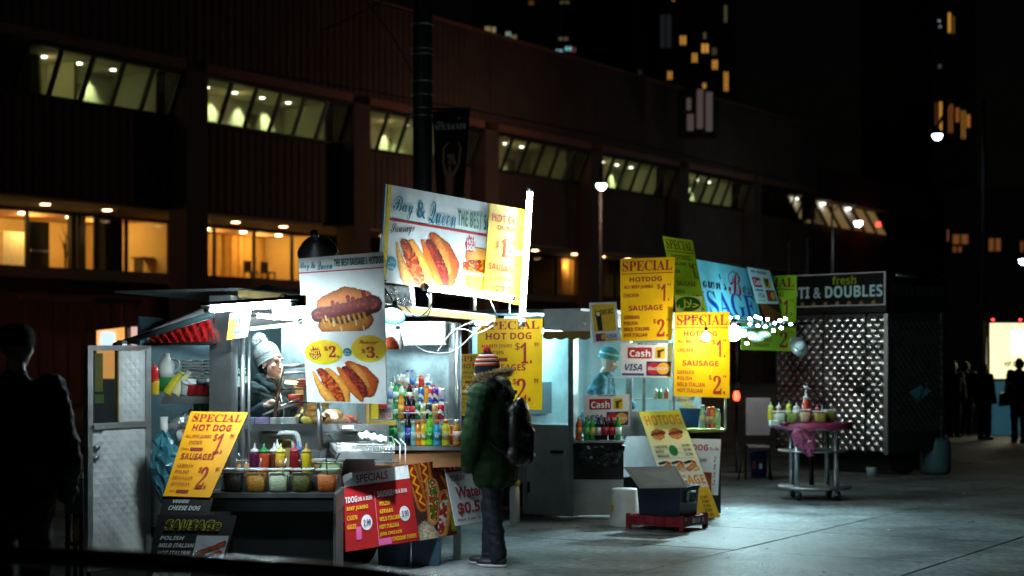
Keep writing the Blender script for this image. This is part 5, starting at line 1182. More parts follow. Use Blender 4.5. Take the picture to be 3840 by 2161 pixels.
steps = ((1, 1572, 14.16, 1500, 1690), (2, 1512, 14.3, 1455, 1672), (3, 1460, 14.42, 1455, 1640))
for k, py, Y, a_, c_ in steps:
    z = P(0, py, Y).z; b = MB(); b.box((P(a_ - 8, 0, Y).x, Y - .05, z - .012), (P(c_ + 8, 0, Y).x, Y + .07, z), STEEL2); b.box((P(a_ - 6, 0, Y).x, Y + .02, zc2), (P(a_ - 3, 0, Y).x, Y + .05, z - .012), STEEL2); b.box((P(c_ + 3, 0, Y).x, Y + .02, zc2), (P(c_ + 6, 0, Y).x, Y + .05, z - .012), STEEL2); b.build('step_shelf', ctr)
b = MB(); b.tube([P(1395, 1552, 14.02), P(1680, 1546, 14.06)], .005, ALU, 6); b.tube([P(1680, 1546, 14.06), P(1684, 1566, 14.1)], .005, ALU, 6); b.build('guard_wire', ctr)
OR = (.85, .25, .02)
def stand(px, py, Y): return P(px, py, Y)
GR1 = 'drinks on the corner counter'
def row1(px, top, r, col, cap, l, kind, lab=None, text=None, tcol=(.9, .9, .9), emblem=None):
    a = Vector((P(px, 0, 14.0).x, 14.0, zc2 + .001)); h = (1670 - top) / FX * 14.0
    bottle(a, h, r, col, cap, l, kind, lab, text, tcol, GR1, emblem=emblem)
row1(1474, 1551, .034, (.03, .36, .06), (.02, .4, .08), 'green soda bottle at the wire basket end of the counter', 'soda', (.05, .45, .12))
row1(1508, 1580, .030, (.22, .52, .48), (.7, .78, .76), 'clear teal flavoured water bottle next to the green soda', 'water', (.3, .5, .48))
row1(1530, 1551, .029, (.012, .008, .01), (.02, .15, .6), 'dark cola bottle with a blue label and round red white emblem', 'soda', (.02, .08, .55), None, emblem=((.7, .03, .04), (.85, .85, .88)))
row1(1550, 1578, .026, (.20, .55, .52), (.75, .8, .8), 'patterned teal water can next to the cola', 'water', (.35, .6, .56))
row1(1570, 1576, .029, (.80, .24, .02), (.85, .25, .02), 'orange sports drink bottle next to the teal can', 'sport', (.75, .28, .04), 'G')
row1(1590, 1574, .029, (.78, .66, .03), (.85, .25, .02), 'yellow sports drink bottle touching the orange one', 'sport', (.4, .36, .08), 'G')
row1(1612, 1553, .030, (.16, .58, .03), (.02, .4, .06), 'lime green soda bottle with a red flash label', 'soda', (.03, .45, .06), None, emblem=((.7, .1, .12), (.75, .5, .5)))
row1(1639, 1576, .034, (.03, .36, .62), (.8, .2, .02), 'blue sports drink bottle lettered G', 'sport', (.06, .28, .45), 'G')
row1(1672, 1573, .034, (.75, .62, .03), (.85, .25, .02), 'lemon sports drink bottle lettered G beside the end post', 'sport', (.45, .36, .05), 'G')
row1(1713, 1573, .033, (.62, .26, .03), (.85, .86, .82), 'amber juice bottle with a white cap beside the green parka', 'sport', (.72, .55, .48))
Y = 14.16; z = P(0, 1572, Y).z + .001
def at2(px, Y, z): return Vector((P(px, 0, Y).x, Y, z))
bottle(at2(1483, Y, z), .14, .028, (.03, .3, .08), (.02, .3, .06), 'small green soda bottle on the lowest step', 'soda', (.5, .65, .5))
bottle(at2(1504, Y, z), .205, .029, (.80, .30, .03), (.85, .5, .1), 'tall orange soda bottle on the lowest step', 'soda', (.85, .45, .1))
bottle(at2(1528, Y, z), .185, .029, (.012, .006, .006), (.6, .03, .03), 'dark cola bottle with a red and silver label on the lowest step', 'soda', (.45, .03, .03), emblem=((.7, .7, .72), (.6, .02, .02)))
bottle(at2(1548, Y, z), .185, .029, (.015, .008, .008), (.6, .03, .03), 'dark cola bottle with red label next to the silver labelled one', 'soda', (.55, .03, .03))
for px, c, c2, l in ((1566, (.03, .2, .08), (.8, .8, .8), 'dark green can on the lowest step'), (1586, (.6, .68, .5), (.8, .72, .1), 'white and yellow lemon can on the lowest step'), (1608, (.03, .03, .03), (.7, .75, .7), 'black ginger ale can on the lowest step'), (1631, (.75, .5, .2), (.8, .25, .05), 'white and orange can on the lowest step'), (1654, (.5, .03, .04), (.85, .8, .82), 'red cola can at the end of the lowest step')):
    can(at2(px, Y, z), .118, .029, c, c2, l)
Y = 14.3; z = P(0, 1512, Y).z + .001
for px, c, c2, l in ((1558, (.7, .72, .7), (.3, .5, .2), 'white can on the middle step'), (1580, (.04, .22, .6), (.8, .85, .9), 'blue can on the middle step'), (1616, (.55, .04, .06), (.85, .82, .84), 'red and white can on the middle step'), (1633, (.14, .03, .3), (.8, .8, .6), 'purple grape can on the middle step'), (1655, (.7, .7, .72), (.55, .4, .45), 'silver can at the end of the middle step')):
    can(at2(px, Y, z), .118, .028, c, c2, l)
bottle(at2(1599, Y, z), .14, .029, (.85, .33, .03), (.85, .3, .03), 'orange sports bottle on the middle step', 'sport')
for px, h, c, cp, lab, l in ((1465, .165, (.7, .73, .76), (.8, .8, .8), (.2, .35, .7), 'milky drink bottle behind the white menu panel edge'), (1484, .16, (.04, .4, .1), (.03, .4, .08), (.8, .85, .8), 'green bottle on the middle step'), (1506, .15, (.72, .78, .74), (.2, .6, .3), (.05, .4, .15), 'white and green bottle on the middle step'), (1536, .155, (.02, .01, .01), (.7, .04, .03), (.8, .8, .8), 'dark bottle with red cap on the middle step')):
    bottle(at2(px, Y, z), h, .027, c, cp, l, 'soda', lab)
Y = 14.42; z = P(0, 1460, Y).z + .001
for px, h, r, c, cp, lab, l, k in ((1474, .105, .022, (.55, .6, .62), (.75, .78, .78), None, 'small clear bottle beside the cardboard cup on the top step', 'water'), (1528, .155, .026, (.75, .8, .82), (.05, .2, .6), (.8, .85, .9), 'white bottle with blue cap on the top step', 'water'), (1545, .16, .027, (.35, .45, .55), (.3, .5, .75), (.03, .2, .55), 'clear bottle with a pale blue cap on the top step', 'water'), (1565, .11, .022, (.4, .5, .45), (.7, .7, .6), (.6, .65, .4), 'small pale bottle on the top step', 'soda'), (1579, .115, .024, (.5, .03, .02), (.85, .25, .03), None, 'red bottle with an orange cap on the top step', 'sport'), (1606, .12, .030, (.55, .66, .68), (.85, .87, .86), (.75, .8, .8), 'clear water bottle with white cap on the top step', 'water')):
    bottle(at2(px, Y, z), h, r, c, cp, l, k, lab)
rb = random.Random(6)
for Y_, py_, x0_, x1_, hmin in ((14.225, 1572, 1480, 1665, .13), (14.36, 1512, 1462, 1660, .13), (14.075, 1672, 1470, 1700, .15)):
    zz_ = P(0, py_, Y_).z + .001 if py_ < 1600 else zc2 + .001; nm_ = {14.225: 'lowest step', 14.36: 'middle step', 14.075: 'counter'}[Y_]
    for i in range(9):
        px_ = x0_ + (x1_ - x0_) * (i + .5) / 9
        cn, c_ = rb.choice((('green', (.03, .35, .07)), ('orange', (.8, .28, .03)), ('blue', (.04, .25, .6)), ('red', (.5, .03, .03)), ('pale', (.6, .68, .7)), ('yellow', (.75, .62, .04)), ('dark', (.02, .01, .01))))
        bottle(at2(px_, Y_, zz_), rb.uniform(hmin, hmin + .04), .028, c_, rb.choice(((.8, .82, .8), (.6, .04, .03), (.05, .2, .6), (.8, .25, .03))), '%s bottle crowded at the back of the %s among the drinks' % (cn, nm_), rb.choice(('soda', 'sport', 'water')), rb.choice((None, (.75, .78, .8), (.6, .05, .05), (.1, .3, .6), (.8, .7, .2))), grp='crowded back row of drinks')
cu = thing('straw_cup', at2(1501, Y, z), 'brown cardboard cup of white paper straws on the top step', 'cup')
b = MB(); b.lathe([(.032, 0), (.036, .06), (.033, .06)], mat('kraft_cup', (.42, .22, .09), .7), at2(1501, Y, z), 14); b.build('cup', cu)
for i in range(12):
    a = random.uniform(0, 6.28); r_ = random.uniform(.005, .028); b = MB(); q_ = at2(1501, Y, z) + Vector((math.cos(a) * r_, math.sin(a) * r_, .02)); b.tube([q_, q_ + Vector((math.cos(a) * .008, math.sin(a) * .008, random.uniform(.08, .105)))], .006, WHITEP, 6); b.build('straw', cu)
# cardboard price tags and small boxes
b = Board('price_card', pxq((1418, 1526, 13.9), (1472, 1525, 13.9), (1472, 1572, 13.9), (1418, 1574, 13.9)), 'handwritten white card in blue and red by the drinks', 'card', (.8, .82, .82), .004)
b.text('ANY', .3, .12, .85, .48, (.05, .3, .6), 'bold'); b.text('DRINK', .25, .6, .95, .92, (.65, .08, .12), 'bold'); b.done()
b = MB(); a = P(1390, 1572, 13.85); b.box(tuple(a), (a.x + .06, a.y + .06, a.z + .13), mat('yellow_tea_box', (.7, .55, .03), .5)); b.box((a.x + .061, a.y, a.z + .08), (a.x + .12, a.y + .06, a.z + .13), mat('red_tea_box', (.5, .03, .02), .5)); solo('tea_box', b, 'small yellow and red boxes on the shelf before the drinks', 'box', None, a)
b = MB(); a = P(1388, 1585, 13.8); b.box((a.x, a.y - .02, a.z - .02), (a.x + .2, a.y + .15, a.z + .01), BRASS); solo('wood_ledge', b, 'brown ledge under the tea boxes', 'ledge', None, a)
# wire basket with wrapped bundle
wb_ = thing('wire_basket', P(1350, 1690, 13.0), 'flat silver wire basket beside the condiment table', 'basket')
b = MB()
bq = [P(1232, 1655, 13.1), P(1470, 1660, 13.6), P(1480, 1692, 13.3), P(1262, 1690, 12.8)]
def bl(u, v): return bq[0].lerp(bq[1], u).lerp(bq[3].lerp(bq[2], u), v)
for i in range(17): b.tube([bl(i / 16, 0), bl(i / 16, 1)], .0022, ALU, 5)
for i in range(9): b.tube([bl(0, i / 8), bl(1, i / 8)], .0022, ALU, 5)
for z in (0, .045): b.tube([bl(0, 0) + UP * z, bl(1, 0) + UP * z, bl(1, 1) + UP * z, bl(0, 1) + UP * z, bl(0, 0) + UP * z], .005, ALU, 6)
for i in range(17): b.tube([bl(i / 16, 1), bl(i / 16, 1) + UP * .045], .002, ALU, 5)
b.build('wire_grid', wb_)
b = MB(); a = bl(.05, .3) - UP * .07; b.hexa([bl(0, 0) - UP * .06, bl(1, 0) - UP * .06, bl(1, 1) - UP * .06, bl(0, 1) - UP * .06, bl(0, 0) - UP * .012, bl(1, 0) - UP * .012, bl(1, 1) - UP * .012, bl(0, 1) - UP * .012], STEEL2); b.build('tray', wb_)
b = MB(); a = P(1345, 1640, 13.2); b.tube(cat3([a, a + Vector((.05, .02, .012)), a + Vector((.12, .04, -.01)), a + Vector((.19, .08, -.025))], 5), [.02 + .018 * math.sin(i * .9) ** 2 for i in range(16)], mat('clear_wrap', (.7, .8, .85), .15, 0, .3, 20, .6, 30), 9); solo('wrapped_cutlery', b, 'clear wrapped bundle of plastic cutlery lying in the wire basket', 'bundle', None, a)
# bins under the cart
for i, (px0, px1) in enumerate(((1412, 1535), (1540, 1652))):
    a = P(px0, 2125, 14.06); c = P(px1, 2125, 14.06); b = MB(); BB = mat('navy_bin_plastic', (.012, .035, .06), .4, 0, .2)
    cx = (a.x + c.x) / 2; hw = (c.x - a.x) / 2
    t = thing('storage_bin', (cx, 14.25, 0), ('navy storage bin under the red specials board', 'navy storage bin under the dressed hot dog poster')[i], 'bin')
    def rr(k, z): return [Vector((cx + sx * hw * k, 14.25 + sy * .18 * k, z)) for sx, sy in ((-1, -1), (1, -1), (1, 1), (-1, 1))]
    b.loft([rr(.9, .002), rr(.97, .2)], BB, True, False); b.build('body', t); b = MB(); b.loft([rr(1.0, .201), rr(1.02, .21), rr(1.02, .235), rr(.98, .24)], BB, True, False); b.build('lid', t)
# plastic stool legs behind the water sign
st = thing('plastic_stool', P(1780, 2100, 14.6), 'pale plastic stool standing behind the water price sign', 'stool')
PG = mat('pale_plastic', (.42, .5, .48), .4, 0, .1)
for dx in (-.13, .13):
    for dy in (-.12, .12):
        c = Vector((P(1775, 0, 14.7).x + dx, 14.7 + dy, 0)); b = MB(); b.box((c.x - .03, c.y - .025, 0), (c.x + .03, c.y + .025, .40), PG); b.build('leg', st)
c = Vector((P(1775, 0, 14.7).x, 14.7, 0)); b = MB(); b.box((c.x - .17, c.y - .17, .401), (c.x + .17, c.y + .17, .43), PG); b.build('seat', st)
# stand of drinks and jug behind the open door, outside
ds = thing('drinks_stand', P(300, 1780, 12.9) * 1 - UP * P(300, 1780, 12.9).z, 'dark side stand of bottles beside the open cart door', 'stand')
a = P(255, 1775, 12.9); c = P(322, 1775, 12.9)
b = MB(); b.box((a.x, 12.8, a.z - .03), (c.x, 13.1, a.z), STEEL2); b.box((a.x, 12.8, a.z - .28), (c.x, 13.1, a.z - .031), mat('dull_teal_steel', (.06, .08, .085), .5, .4, .3)); b.build('top', ds)
for xx in (a.x, c.x - .03): b = MB(); b.box((xx, 12.82, 0), (xx + .03, 12.85, a.z - .281), BLACKM); b.box((xx, 13.05, 0), (xx + .03, 13.08, a.z - .281), BLACKM); b.build('leg', ds)
b = MB(); b.box((a.x, 12.8, .30), (c.x, 13.1, .33), BLACKM); b.build('shelf', ds)
bottle(Vector((a.x + .03, 12.9, a.z + .001)), .24, .03, (.3, .015, .03), (.6, .03, .03), 'dark red bottle on the side stand by the door', 'soda', (.55, .5, .5))
bottle(Vector((a.x + .075, 12.86, a.z + .001)), .2, .032, (.55, .5, .05), (.8, .2, .02), 'yellow sports bottle on the side stand by the door', 'sport', (.5, .5, .5))
j = thing('juice_jug', P(303, 2000, 12.9), 'yellow liquid jug on the low shelf beside the door', 'jug'); cj = Vector((P(303, 0, 12.9).x, 12.9, .331))
b = MB(); b.lathe([(.055, 0), (.06, .01), (.06, .1), (.045, .15), (.02, .19), (.02, .205)], mat('amber_liquid', (.6, .36, .08), .25), cj, 12); b.build('body', j); b = MB(); b.lathe([(.024, .206), (.024, .225), (.018, .227)], WHITEP, cj, 10); b.build('cap', j)
# ================================================================== second cart
C2 = Frame((.62, 18.0))
cart2 = thing('hot_dog_cart', C2(1.4, .4, 0), 'second grey steel food cart with glazed front and scalloped ochre valance', 'food cart')
def c2(name, f, parent=cart2):
    b = MB(); f(b); return b.build(name, parent)
GREYS = mat('dull_grey_panel', (.36, .37, .37), .5, .5, .25, 3, .1, 6)
dr = c2('door', lambda b: b.fbox(C2, -.03, .0, .05, .53, .03, .95, GREYS))
b = MB(); b.fbox(C2, -.05, -.031, .1, .24, .66, .69, BLACKM); b.build('handle', dr)
b = MB(); b.fbox(C2, -.04, -.031, .49, .52, .25, .36, BLACKM); b.build('hinge', dr)
c2('end_post', lambda b: (b.fbox(C2, -.04, .06, -.02, .04, .03, 1.92, STEEL2), b.fbox(C2, -.03, .04, .535, .58, .03, 1.92, STEEL2)))
c2('end_pane', lambda b: b.add([C2(-.01, .05, .97), C2(-.01, .53, .97), C2(-.01, .53, 1.88), C2(-.01, .05, 1.88)], [(0, 1, 2, 3)], glass('cart_pane', (.9, .98, .98), .06, .04)))
c2('base', lambda b: (b.fbox(C2, .08, 2.9, .05, 1.3, .35, .80, GREYS), b.fbox(C2, .0, 2.9, .6, 1.3, .1, .34, BLACKM)))
INW = mat('teal_white_lining', (.45, .62, .64), .5, 0, .25, 3)
c2('back_wall', lambda b: (b.fbox(C2, .06, 3.0, 1.25, 1.3, .8, 1.95, INW), b.fbox(C2, 2.96, 3.0, .0, 1.25, .8, 1.95, INW), b.fbox(C2, .7, 1.6, 1.18, 1.24, 1.0, 1.35, mat('grey_cabinet', (.1, .13, .14), .5))))
c2('floor', lambda b: b.fbox(C2, .06, 2.95, .05, 1.25, .801, .82, STEEL2))
for px in (2360, 2520):
    t_, _ = C2.ray(px, 1500, 0); c2('front_post', lambda b: b.fbox(C2, t_, t_ + .06, -.01, .04, .82, 1.93, STEEL2))
rf = c2('roof', lambda b: (b.fbox(C2, -.12, 3.1, -.15, 1.35, 2.08, 2.12, STEEL2), b.fbox(C2, -.1, 3.1, -.1, -.05, 1.94, 2.08, WHITEP)))
# fascia on the near end and scalloped valance
fa = [P(2040, 1158, 17.9), P(2215, 1168, 17.7), P(2215, 1245, 17.7), P(2040, 1240, 17.9)]
b = MB(); b.slab(fa, .03, mat('pale_fascia', (.5, .5, .5), .6, 0, .15)); b.lathe([(.022, 0), (.02, .012), (.001, .016)], mat('round_boss', (.55, .52, .5), .4), P(2190, 1216, 17.72), 12, ax=(0, -1, 0)); b.build('fascia', cart2)
OCH = mat('ochre_valance', (.24, .14, .03), .8, 0, .2, 6)
n = 24; top = [P(2036 + 178 * i / n, 1242, 17.9 - .2 * i / n) for i in range(n + 1)]; bot = [P(2036 + 178 * i / n, 1268 + 7 * abs(math.sin(i * math.pi / 6)), 17.87 - .2 * i / n) for i in range(n + 1)]
b = MB(); b.add(top + bot, [(i, i + 1, n + 2 + i, n + 1 + i) for i in range(n)], OCH, True); b.build('valance', cart2)
# glazed counter case
gq = Frame((P(2280, 0, 18.4).x, 18.4), Vector((1, .1, 0)).normalized(), Vector((.1, -1, 0)).normalized())
za, zb = P(0, 1545, 18.4).z, P(0, 1418, 18.4).z
cse = c2('glass_case', lambda b: (b.fbox(gq, 0, .7, 0, .3, za - .25, za, STEEL), b.fbox(gq, 0, .7, 0, .012, zb, zb + .012, ALU), b.fbox(gq, 0, .012, 0, .012, za, zb, ALU), b.fbox(gq, .22, .25, 0, .02, za - .2, zb, STEEL2), b.fbox(gq, .36, .39, 0, .02, za - .2, zb, STEEL2), b.fbox(gq, .01, .69, .1, .25, za + .12, za + .13, ALU)))
b = MB(); b.add([gq(0, 0, za), gq(.7, 0, za), gq(.7, 0, zb), gq(0, 0, zb)], [(0, 1, 2, 3)], CASEG); b.build('pane', cse)
for i, (px, c, cp) in enumerate(((2478, (.03, .35, .08), (.05, .4, .08)), (2500, (.5, .05, .04), (.7, .7, .7)), (2460, (.6, .62, .62), (.7, .7, .7)))):
    bottle(gq(.0, .16, za + .131) + Vector((P(px, 0, 18.5).x - gq(0, .16, 0).x, 0, 0)), .11, .025, c, cp, ('small green bottle in the glass case of the second cart', 'small red bottle in the glass case of the second cart', 'small white bottle in the glass case of the second cart')[i], 'soda')
# shelf of sodas on the front, black bag below
zs = P(0, 1652, 17.75).z; xa, xb = P(2152, 0, 17.75).x, P(2342, 0, 17.75).x
c2('bottle_shelf', lambda b: (b.box((xa, 17.68, zs - .02), (xb, 17.9, zs), STEEL2), b.box((xa, 17.68, zs - .0), (xa + .01, 17.9, zs + .03), ALU), b.box((xa, 17.9, .05), (xb, 17.95, zs - .4), GREYS), b.box((xa, 17.9, zs - .4), (xb, 17.95, zs - .02), BLACKM)))
for px, c, cp, lab, l in ((2171, (.65, .12, .02), (.5, .6, .55), (.75, .3, .1), 'orange soda bottle at the corner of the second cart shelf'), (2199, (.02, .28, .06), (.02, .3, .06), (.1, .45, .15), 'green soda bottle next to the orange one on the second cart'), (2221, (.02, .26, .06), (.02, .3, .06), (.6, .5, .1), 'green soda bottle beside the silver labelled cola'), (2244, (.01, .01, .012), (.03, .1, .3), (.55, .58, .6), 'cola bottle with a silver label on the second cart shelf'), (2267, (.012, .006, .006), (.4, .02, .02), (.45, .03, .05), 'cola bottle with narrow red label on the second cart shelf'), (2293, (.012, .006, .006), (.4, .02, .02), (.55, .02, .03), 'cola bottle with wide red label on the second cart shelf'), (2317, (.02, .3, .05), (.02, .3, .06), (.6, .75, .6), 'green soda bottle with white label at the end of the second cart shelf')):
    bottle(Vector((P(px, 0, 17.78).x, 17.78, zs + .001)), .232, .033, c, cp, l, 'soda', lab)
b = MB(); rings = []; nr = 20
for j in range(8):
    f = j / 7; c = P(2246, 1668 + 82 * f, 17.72); w = .25 * (1 - .35 * f * f)
    rings.append([c + Vector((math.cos(2 * math.pi * i / nr) * w * (1 + .06 * math.sin(i * 2.7 + j)), math.sin(2 * math.pi * i / nr) * .07 * (1 + .3 * math.sin(i * 1.7 + j * 2)), .012 * math.sin(i * 2.2 + j))) for i in range(nr)])
b.loft(rings, mat('black_bag', (.008, .008, .009), .18, 0, .3, 8, .8, 12)); solo('rubbish_bag', b, 'glossy black bag slung under the soda shelf', 'bag', None, P(2246, 1750, 17.72))
# interior strip and bulbs
tube_lamp(C2(.4, .9, 1.9), C2(1.8, .9, 1.9), .016, 'strip light under the roof inside the second cart', None, m=emis('cart_strip', (.45, .9, 1), 130))
c = thing('rolled_canopy', P(1935, 1962, 17.6) * 1 - UP * P(1935, 1962, 17.6).z, 'white plastic tube with yellow cap standing behind the dark jeans', 'tube')
q_ = P(1930, 1962, 17.6); b = MB(); b.lathe([(.05, 0), (.05, .32), (.045, .34), (.045, .37)], WHITEP, (q_.x, q_.y, 0), 14); b.build('body', c); b = MB(); b.lathe([(.052, .371), (.052, .42), (.04, .43)], mat('yellow_cap', (.6, .45, .03), .4), (q_.x, q_.y, 0), 14); b.build('cap', c)

# ------------------------------------------------------------------ boards of the second cart
def card_board(name, q, label, variant=0, base=(.72, .73, .74), dim=1.0):
    b = Board(name, q, label, 'sign', base, .006)
    rd = (.42, .03, .03); yl = (.75, .45, .03); bl_ = (.05, .05, .2)
    if variant == 0:
        b.text('We Accept', .32, -.0, .70, .07, (.05, .05, .05), 'bold'); b.rrect(.13, .13, .60, .46, .03, rd); b.text('Cash', .17, .20, .57, .41, (.85, .85, .85), 'bold', .004)
        b.rrect(.66, .12, .86, .46, .03, yl); b.poly([(.69, .22), (.83, .17), (.84, .22), (.77, .27), (.77, .43), (.71, .43), (.71, .28)], (.08, .05, .01), 3)
        b.text('VISA', .08, .62, .42, .82, bl_, 'bold', .004, .25); b.rect(.02, .90, .46, .97, bl_)
        b.rect(.50, .54, .98, .97, (.07, .03, .12)); b.ell(.64, .75, .13, .17, (.5, .02, .03), 2); b.ell(.83, .75, .13, .17, (.72, .35, .03), 3); b.text('MasterCard', .53, .69, .95, .80, (.75, .7, .75), 'bold', .0, .2, lift=5)
    else:
        b.rrect(.08, .05, .92, .72, .05, yl); b.text('Interac', .16, .18, .86, .34, (.06, .04, .02), 'bold', .004, .2, slope=-.06); b.poly([(.2, .32), (.33, .26), (.4, .3), (.42, .7), (.24, .7)], (.03, .02, .02), 3); b.ell(.3, .29, .07, .05, (.7, .66, .6), 4)
        b.rect(.12, .77, .5, .96, (.25, .03, .12)); b.ell(.42, .86, .1, .07, (.7, .32, .04), 3); b.rect(.52, .77, .95, .96, (.55, .58, .62)); b.text('VISA', .56, .80, .92, .89, (.05, .08, .3), 'bold', 0, .25); b.rect(.52, .91, .95, .96, (.7, .35, .05), 2)
    return b.done()
special_yellow('special_sign', pxq((2326, 972, 18.1), (2531, 964, 18.1), (2520, 1275, 18.1), (2329, 1281, 18.1)), 'yellow special sign above the cash and card notice', (.82, .48, .003), variant=1)
card_board('payment_sign', pxq((2328, 1287, 18.1), (2524, 1287, 18.1), (2518, 1415, 18.1), (2328, 1412, 18.1)), 'white cash and card payment notice hung below the yellow special sign')
special_yellow('special_sign', pxq((2530, 1172, 18.0), (2736, 1170, 18.0), (2736, 1493, 18.0), (2527, 1485, 18.0)), 'yellow special sign lit by the bare bulb hung before it', (.82, .48, .003), variant=1)
card_board('payment_sign', pxq((2186, 1482, 17.98), (2360, 1478, 17.98), (2360, 1598, 17.98), (2190, 1605, 17.98)), 'white cash notice standing behind the soda bottles of the second cart')
card_board('payment_sign', pxq((2208, 1136, 17.6), (2312, 1132, 17.6), (2322, 1282, 17.6), (2224, 1288, 17.6)), 'small card payment sign with a yellow square over the valance', 1)
GRN = (.36, .60, .02)
special_yellow('special_sign', pxq((2487, 886, 18.9), (2596, 902, 19.2), (2652, 1178, 19.2), (2542, 1176, 18.9)), 'green special sign tilted above the halal notice', GRN, variant=1, lc=(.16, .05, .02))
b = Board('halal_sign', pxq((2531, 1108, 18.7), (2632, 1112, 18.7), (2630, 1172, 18.7), (2533, 1170, 18.7)), 'dark green oval halal notice in arabic script', 'sign', (.62, .65, .62), .005)
b.ell(.5, .5, .47, .46, (.01, .09, .03), 1); b.text('\uFEDD\uFEFC\uFEA3', .12, .22, .9, .85, (.55, .5, .12), 'raw', .02); b.done()
b = Board('town_sign', pxq((2588, 968, 20.2), (2898, 1026, 22.4), (2935, 1208, 22.4), (2650, 1196, 20.2)), 'pale blue board lettered best sausage leaning over the second cart', 'sign', (.16, .55, .66), .02)
b.text("own's", .06, .20, .34, .48, (.03, .02, .05), 'script', 0); b.text('B', .36, .10, .54, .56, (.4, .01, .03), 'script', 0); b.text('est', .54, .22, .70, .52, (.05, .02, .04), 'script', 0)
b.text('U', -.06, .54, .05, .94, (.01, .05, .30), 'serif', 0); b.text('SAGE', .07, .52, .66, .95, (.01, .05, .30), 'serif', 0)
p = Pic(70, 80, .8); p.fill((.05, .015, .01))
for i in range(7): p.stroke([(.1 + .1 * i, .5 + .05 * i, .06), (.22 + .1 * i, .95, .07)], (.4, .14, .05), (.8, .5, .28), .25, seed=i)
p.stroke([(.1, .1, .1), (.3, .3, .12)], (.2, .03, .05), (.4, .1, .12), .3, seed=11); p.stroke([(.1, .45, .06), (.3, .5, .08)], (.5, .3, .1), (.8, .6, .3), .2, seed=12)
b.pic(p, .70, .2, 1.0, 1.0); b.done()
b = Board('payment_sign', pxq((2802, 1002, 21.4), (2886, 1016, 21.8), (2921, 1140, 21.8), (2838, 1138, 21.4)), 'pale blue payment notice fixed on the leaning best sausage board', 'sign', (.5, .72, .76), .004)
b.text('We Accept', .1, .05, .8, .17, (.05, .05, .08)); b.rrect(.08, .26, .46, .54, .04, (.35, .03, .05)); b.text('Cash', .12, .32, .43, .48, (.8, .8, .85)); b.rrect(.56, .24, .84, .54, .03, (.5, .35, .03)); b.poly([(.6, .3), (.8, .27), (.72, .5), (.64, .5)], (.05, .04, .02), 3); b.rect(.1, .60, .45, .65, (.05, .15, .2)); b.text('VISA', .14, .70, .44, .84, (.05, .06, .2), 'bold', 0, .2); b.rect(.1, .89, .44, .93, (.45, .55, .05)); b.rect(.54, .6, .95, .93, (.12, .05, .08)); b.ell(.66, .77, .1, .12, (.45, .03, .03), 2); b.ell(.82, .77, .1, .12, (.7, .35, .04), 3); b.done()
special_yellow('special_sign', pxq((2782, 1033, 22.6), (2988, 1033, 22.6), (2984, 1318, 22.6), (2778, 1312, 22.6)), 'bright lime special sign at the trailer end of the second cart', (.42, .68, .02), variant=1)
b = MB()
for k, (px, py) in enumerate(((2735, 1420), (2610, 1430))): pass
c2('sign_frame', lambda b: (b.tube([P(2560, 1190, 19.4), P(2985, 1225, 22.5)], .014, ALU, 8), b.tube([P(2600, 1300, 18.6), P(2600, 1500, 18.6)], .016, STEEL2, 8), b.tube([P(2720, 1480, 18.4), P(2720, 1610, 18.4)], .014, STEEL2, 8), b.tube([P(2745, 1232, 20.5), P(3040, 1212, 22.0)], .02, mat('teal_bar', (.05, .12, .14), .3, .5), 8)))
# lamps of the second cart
clamp_lamp(P(2648, 1272, 17.55), (0, -.1, -1), .085, WBULB, BLACKM, 'bare bright bulb hung before the lower yellow special sign', 10, (1, .96, .85), [P(2560, 1205, 17.6), P(2600, 1190, 17.6), P(2640, 1205, 17.58), P(2648, 1230, 17.56)], bare=True)
lt = thing('flood_lamp', P(2755, 1300, 19.4), 'glaring white flood lamp under the pale blue board', 'lamp')
b = MB(); b.sphere(P(2752, 1250, 19.4), (.085, .06, .085), BULB); b.box(tuple(P(2732, 1262, 19.35)), tuple(P(2792, 1238, 19.45) + Vector((0, .05, 0))), emis('flood_face', (.85, .97, 1), 22)); b.build('bulb', lt)
b = MB(); b.lathe([(.03, 0), (.035, .03), (.03, .07)], BLACKP, P(2752, 1222, 19.45), 14); b.build('socket', lt)
lamp('SPOT', P(2752, 1285, 19.25), 380, (.55, .92, 1), lt, .1, 140, G(2700, 1960)).data.spot_blend = 1.0
led = [(2738, 1192), (2765, 1190), (2812, 1196), (2835, 1188), (2850, 1194), (2878, 1197), (2905, 1212), (2925, 1202), (2945, 1196), (2812, 1216), (2842, 1222), (2870, 1226), (2900, 1240), (2930, 1230), (2965, 1216), (2800, 1288), (2815, 1266), (2830, 1264)]
tube_lamp(Vector((2.72, 22.9, 1.75)), Vector((2.66, 22.9, 2.3)), .022, 'unseen upright tube added behind the lower yellow sign to light the trailer', None, m=emis('hidden_fill_tube', (.92, 1, .95), 120))  # unseen tube added so the quilted trailer doors catch light
ls = thing('light_string', P(2850, 1215, 20.5), 'string of bluish white festoon bulbs below the pale blue board', 'light string')
LEDM = emis('festoon', (.5, .92, 1), 120)
for x, y in led: b = MB(); b.sphere(P(x, y, 20.5), (.019, .019, .014), LEDM, 8, 6); b.build('bulb', ls)
b = MB(); b.tube(cat3([P(x, y, 20.5) - UP * .01 for x, y in sorted(led[:15])], 3), .008, BLACKP, 6); b.build('wire', ls)
clamp_lamp(P(2992, 1302, 21.6), (-.75, -.55, -.35), .13, mat('dim_bulb', (.7, .8, .8), .3), ALU, 'polished reflector lamp at the end of the light string', 0)
b = MB()
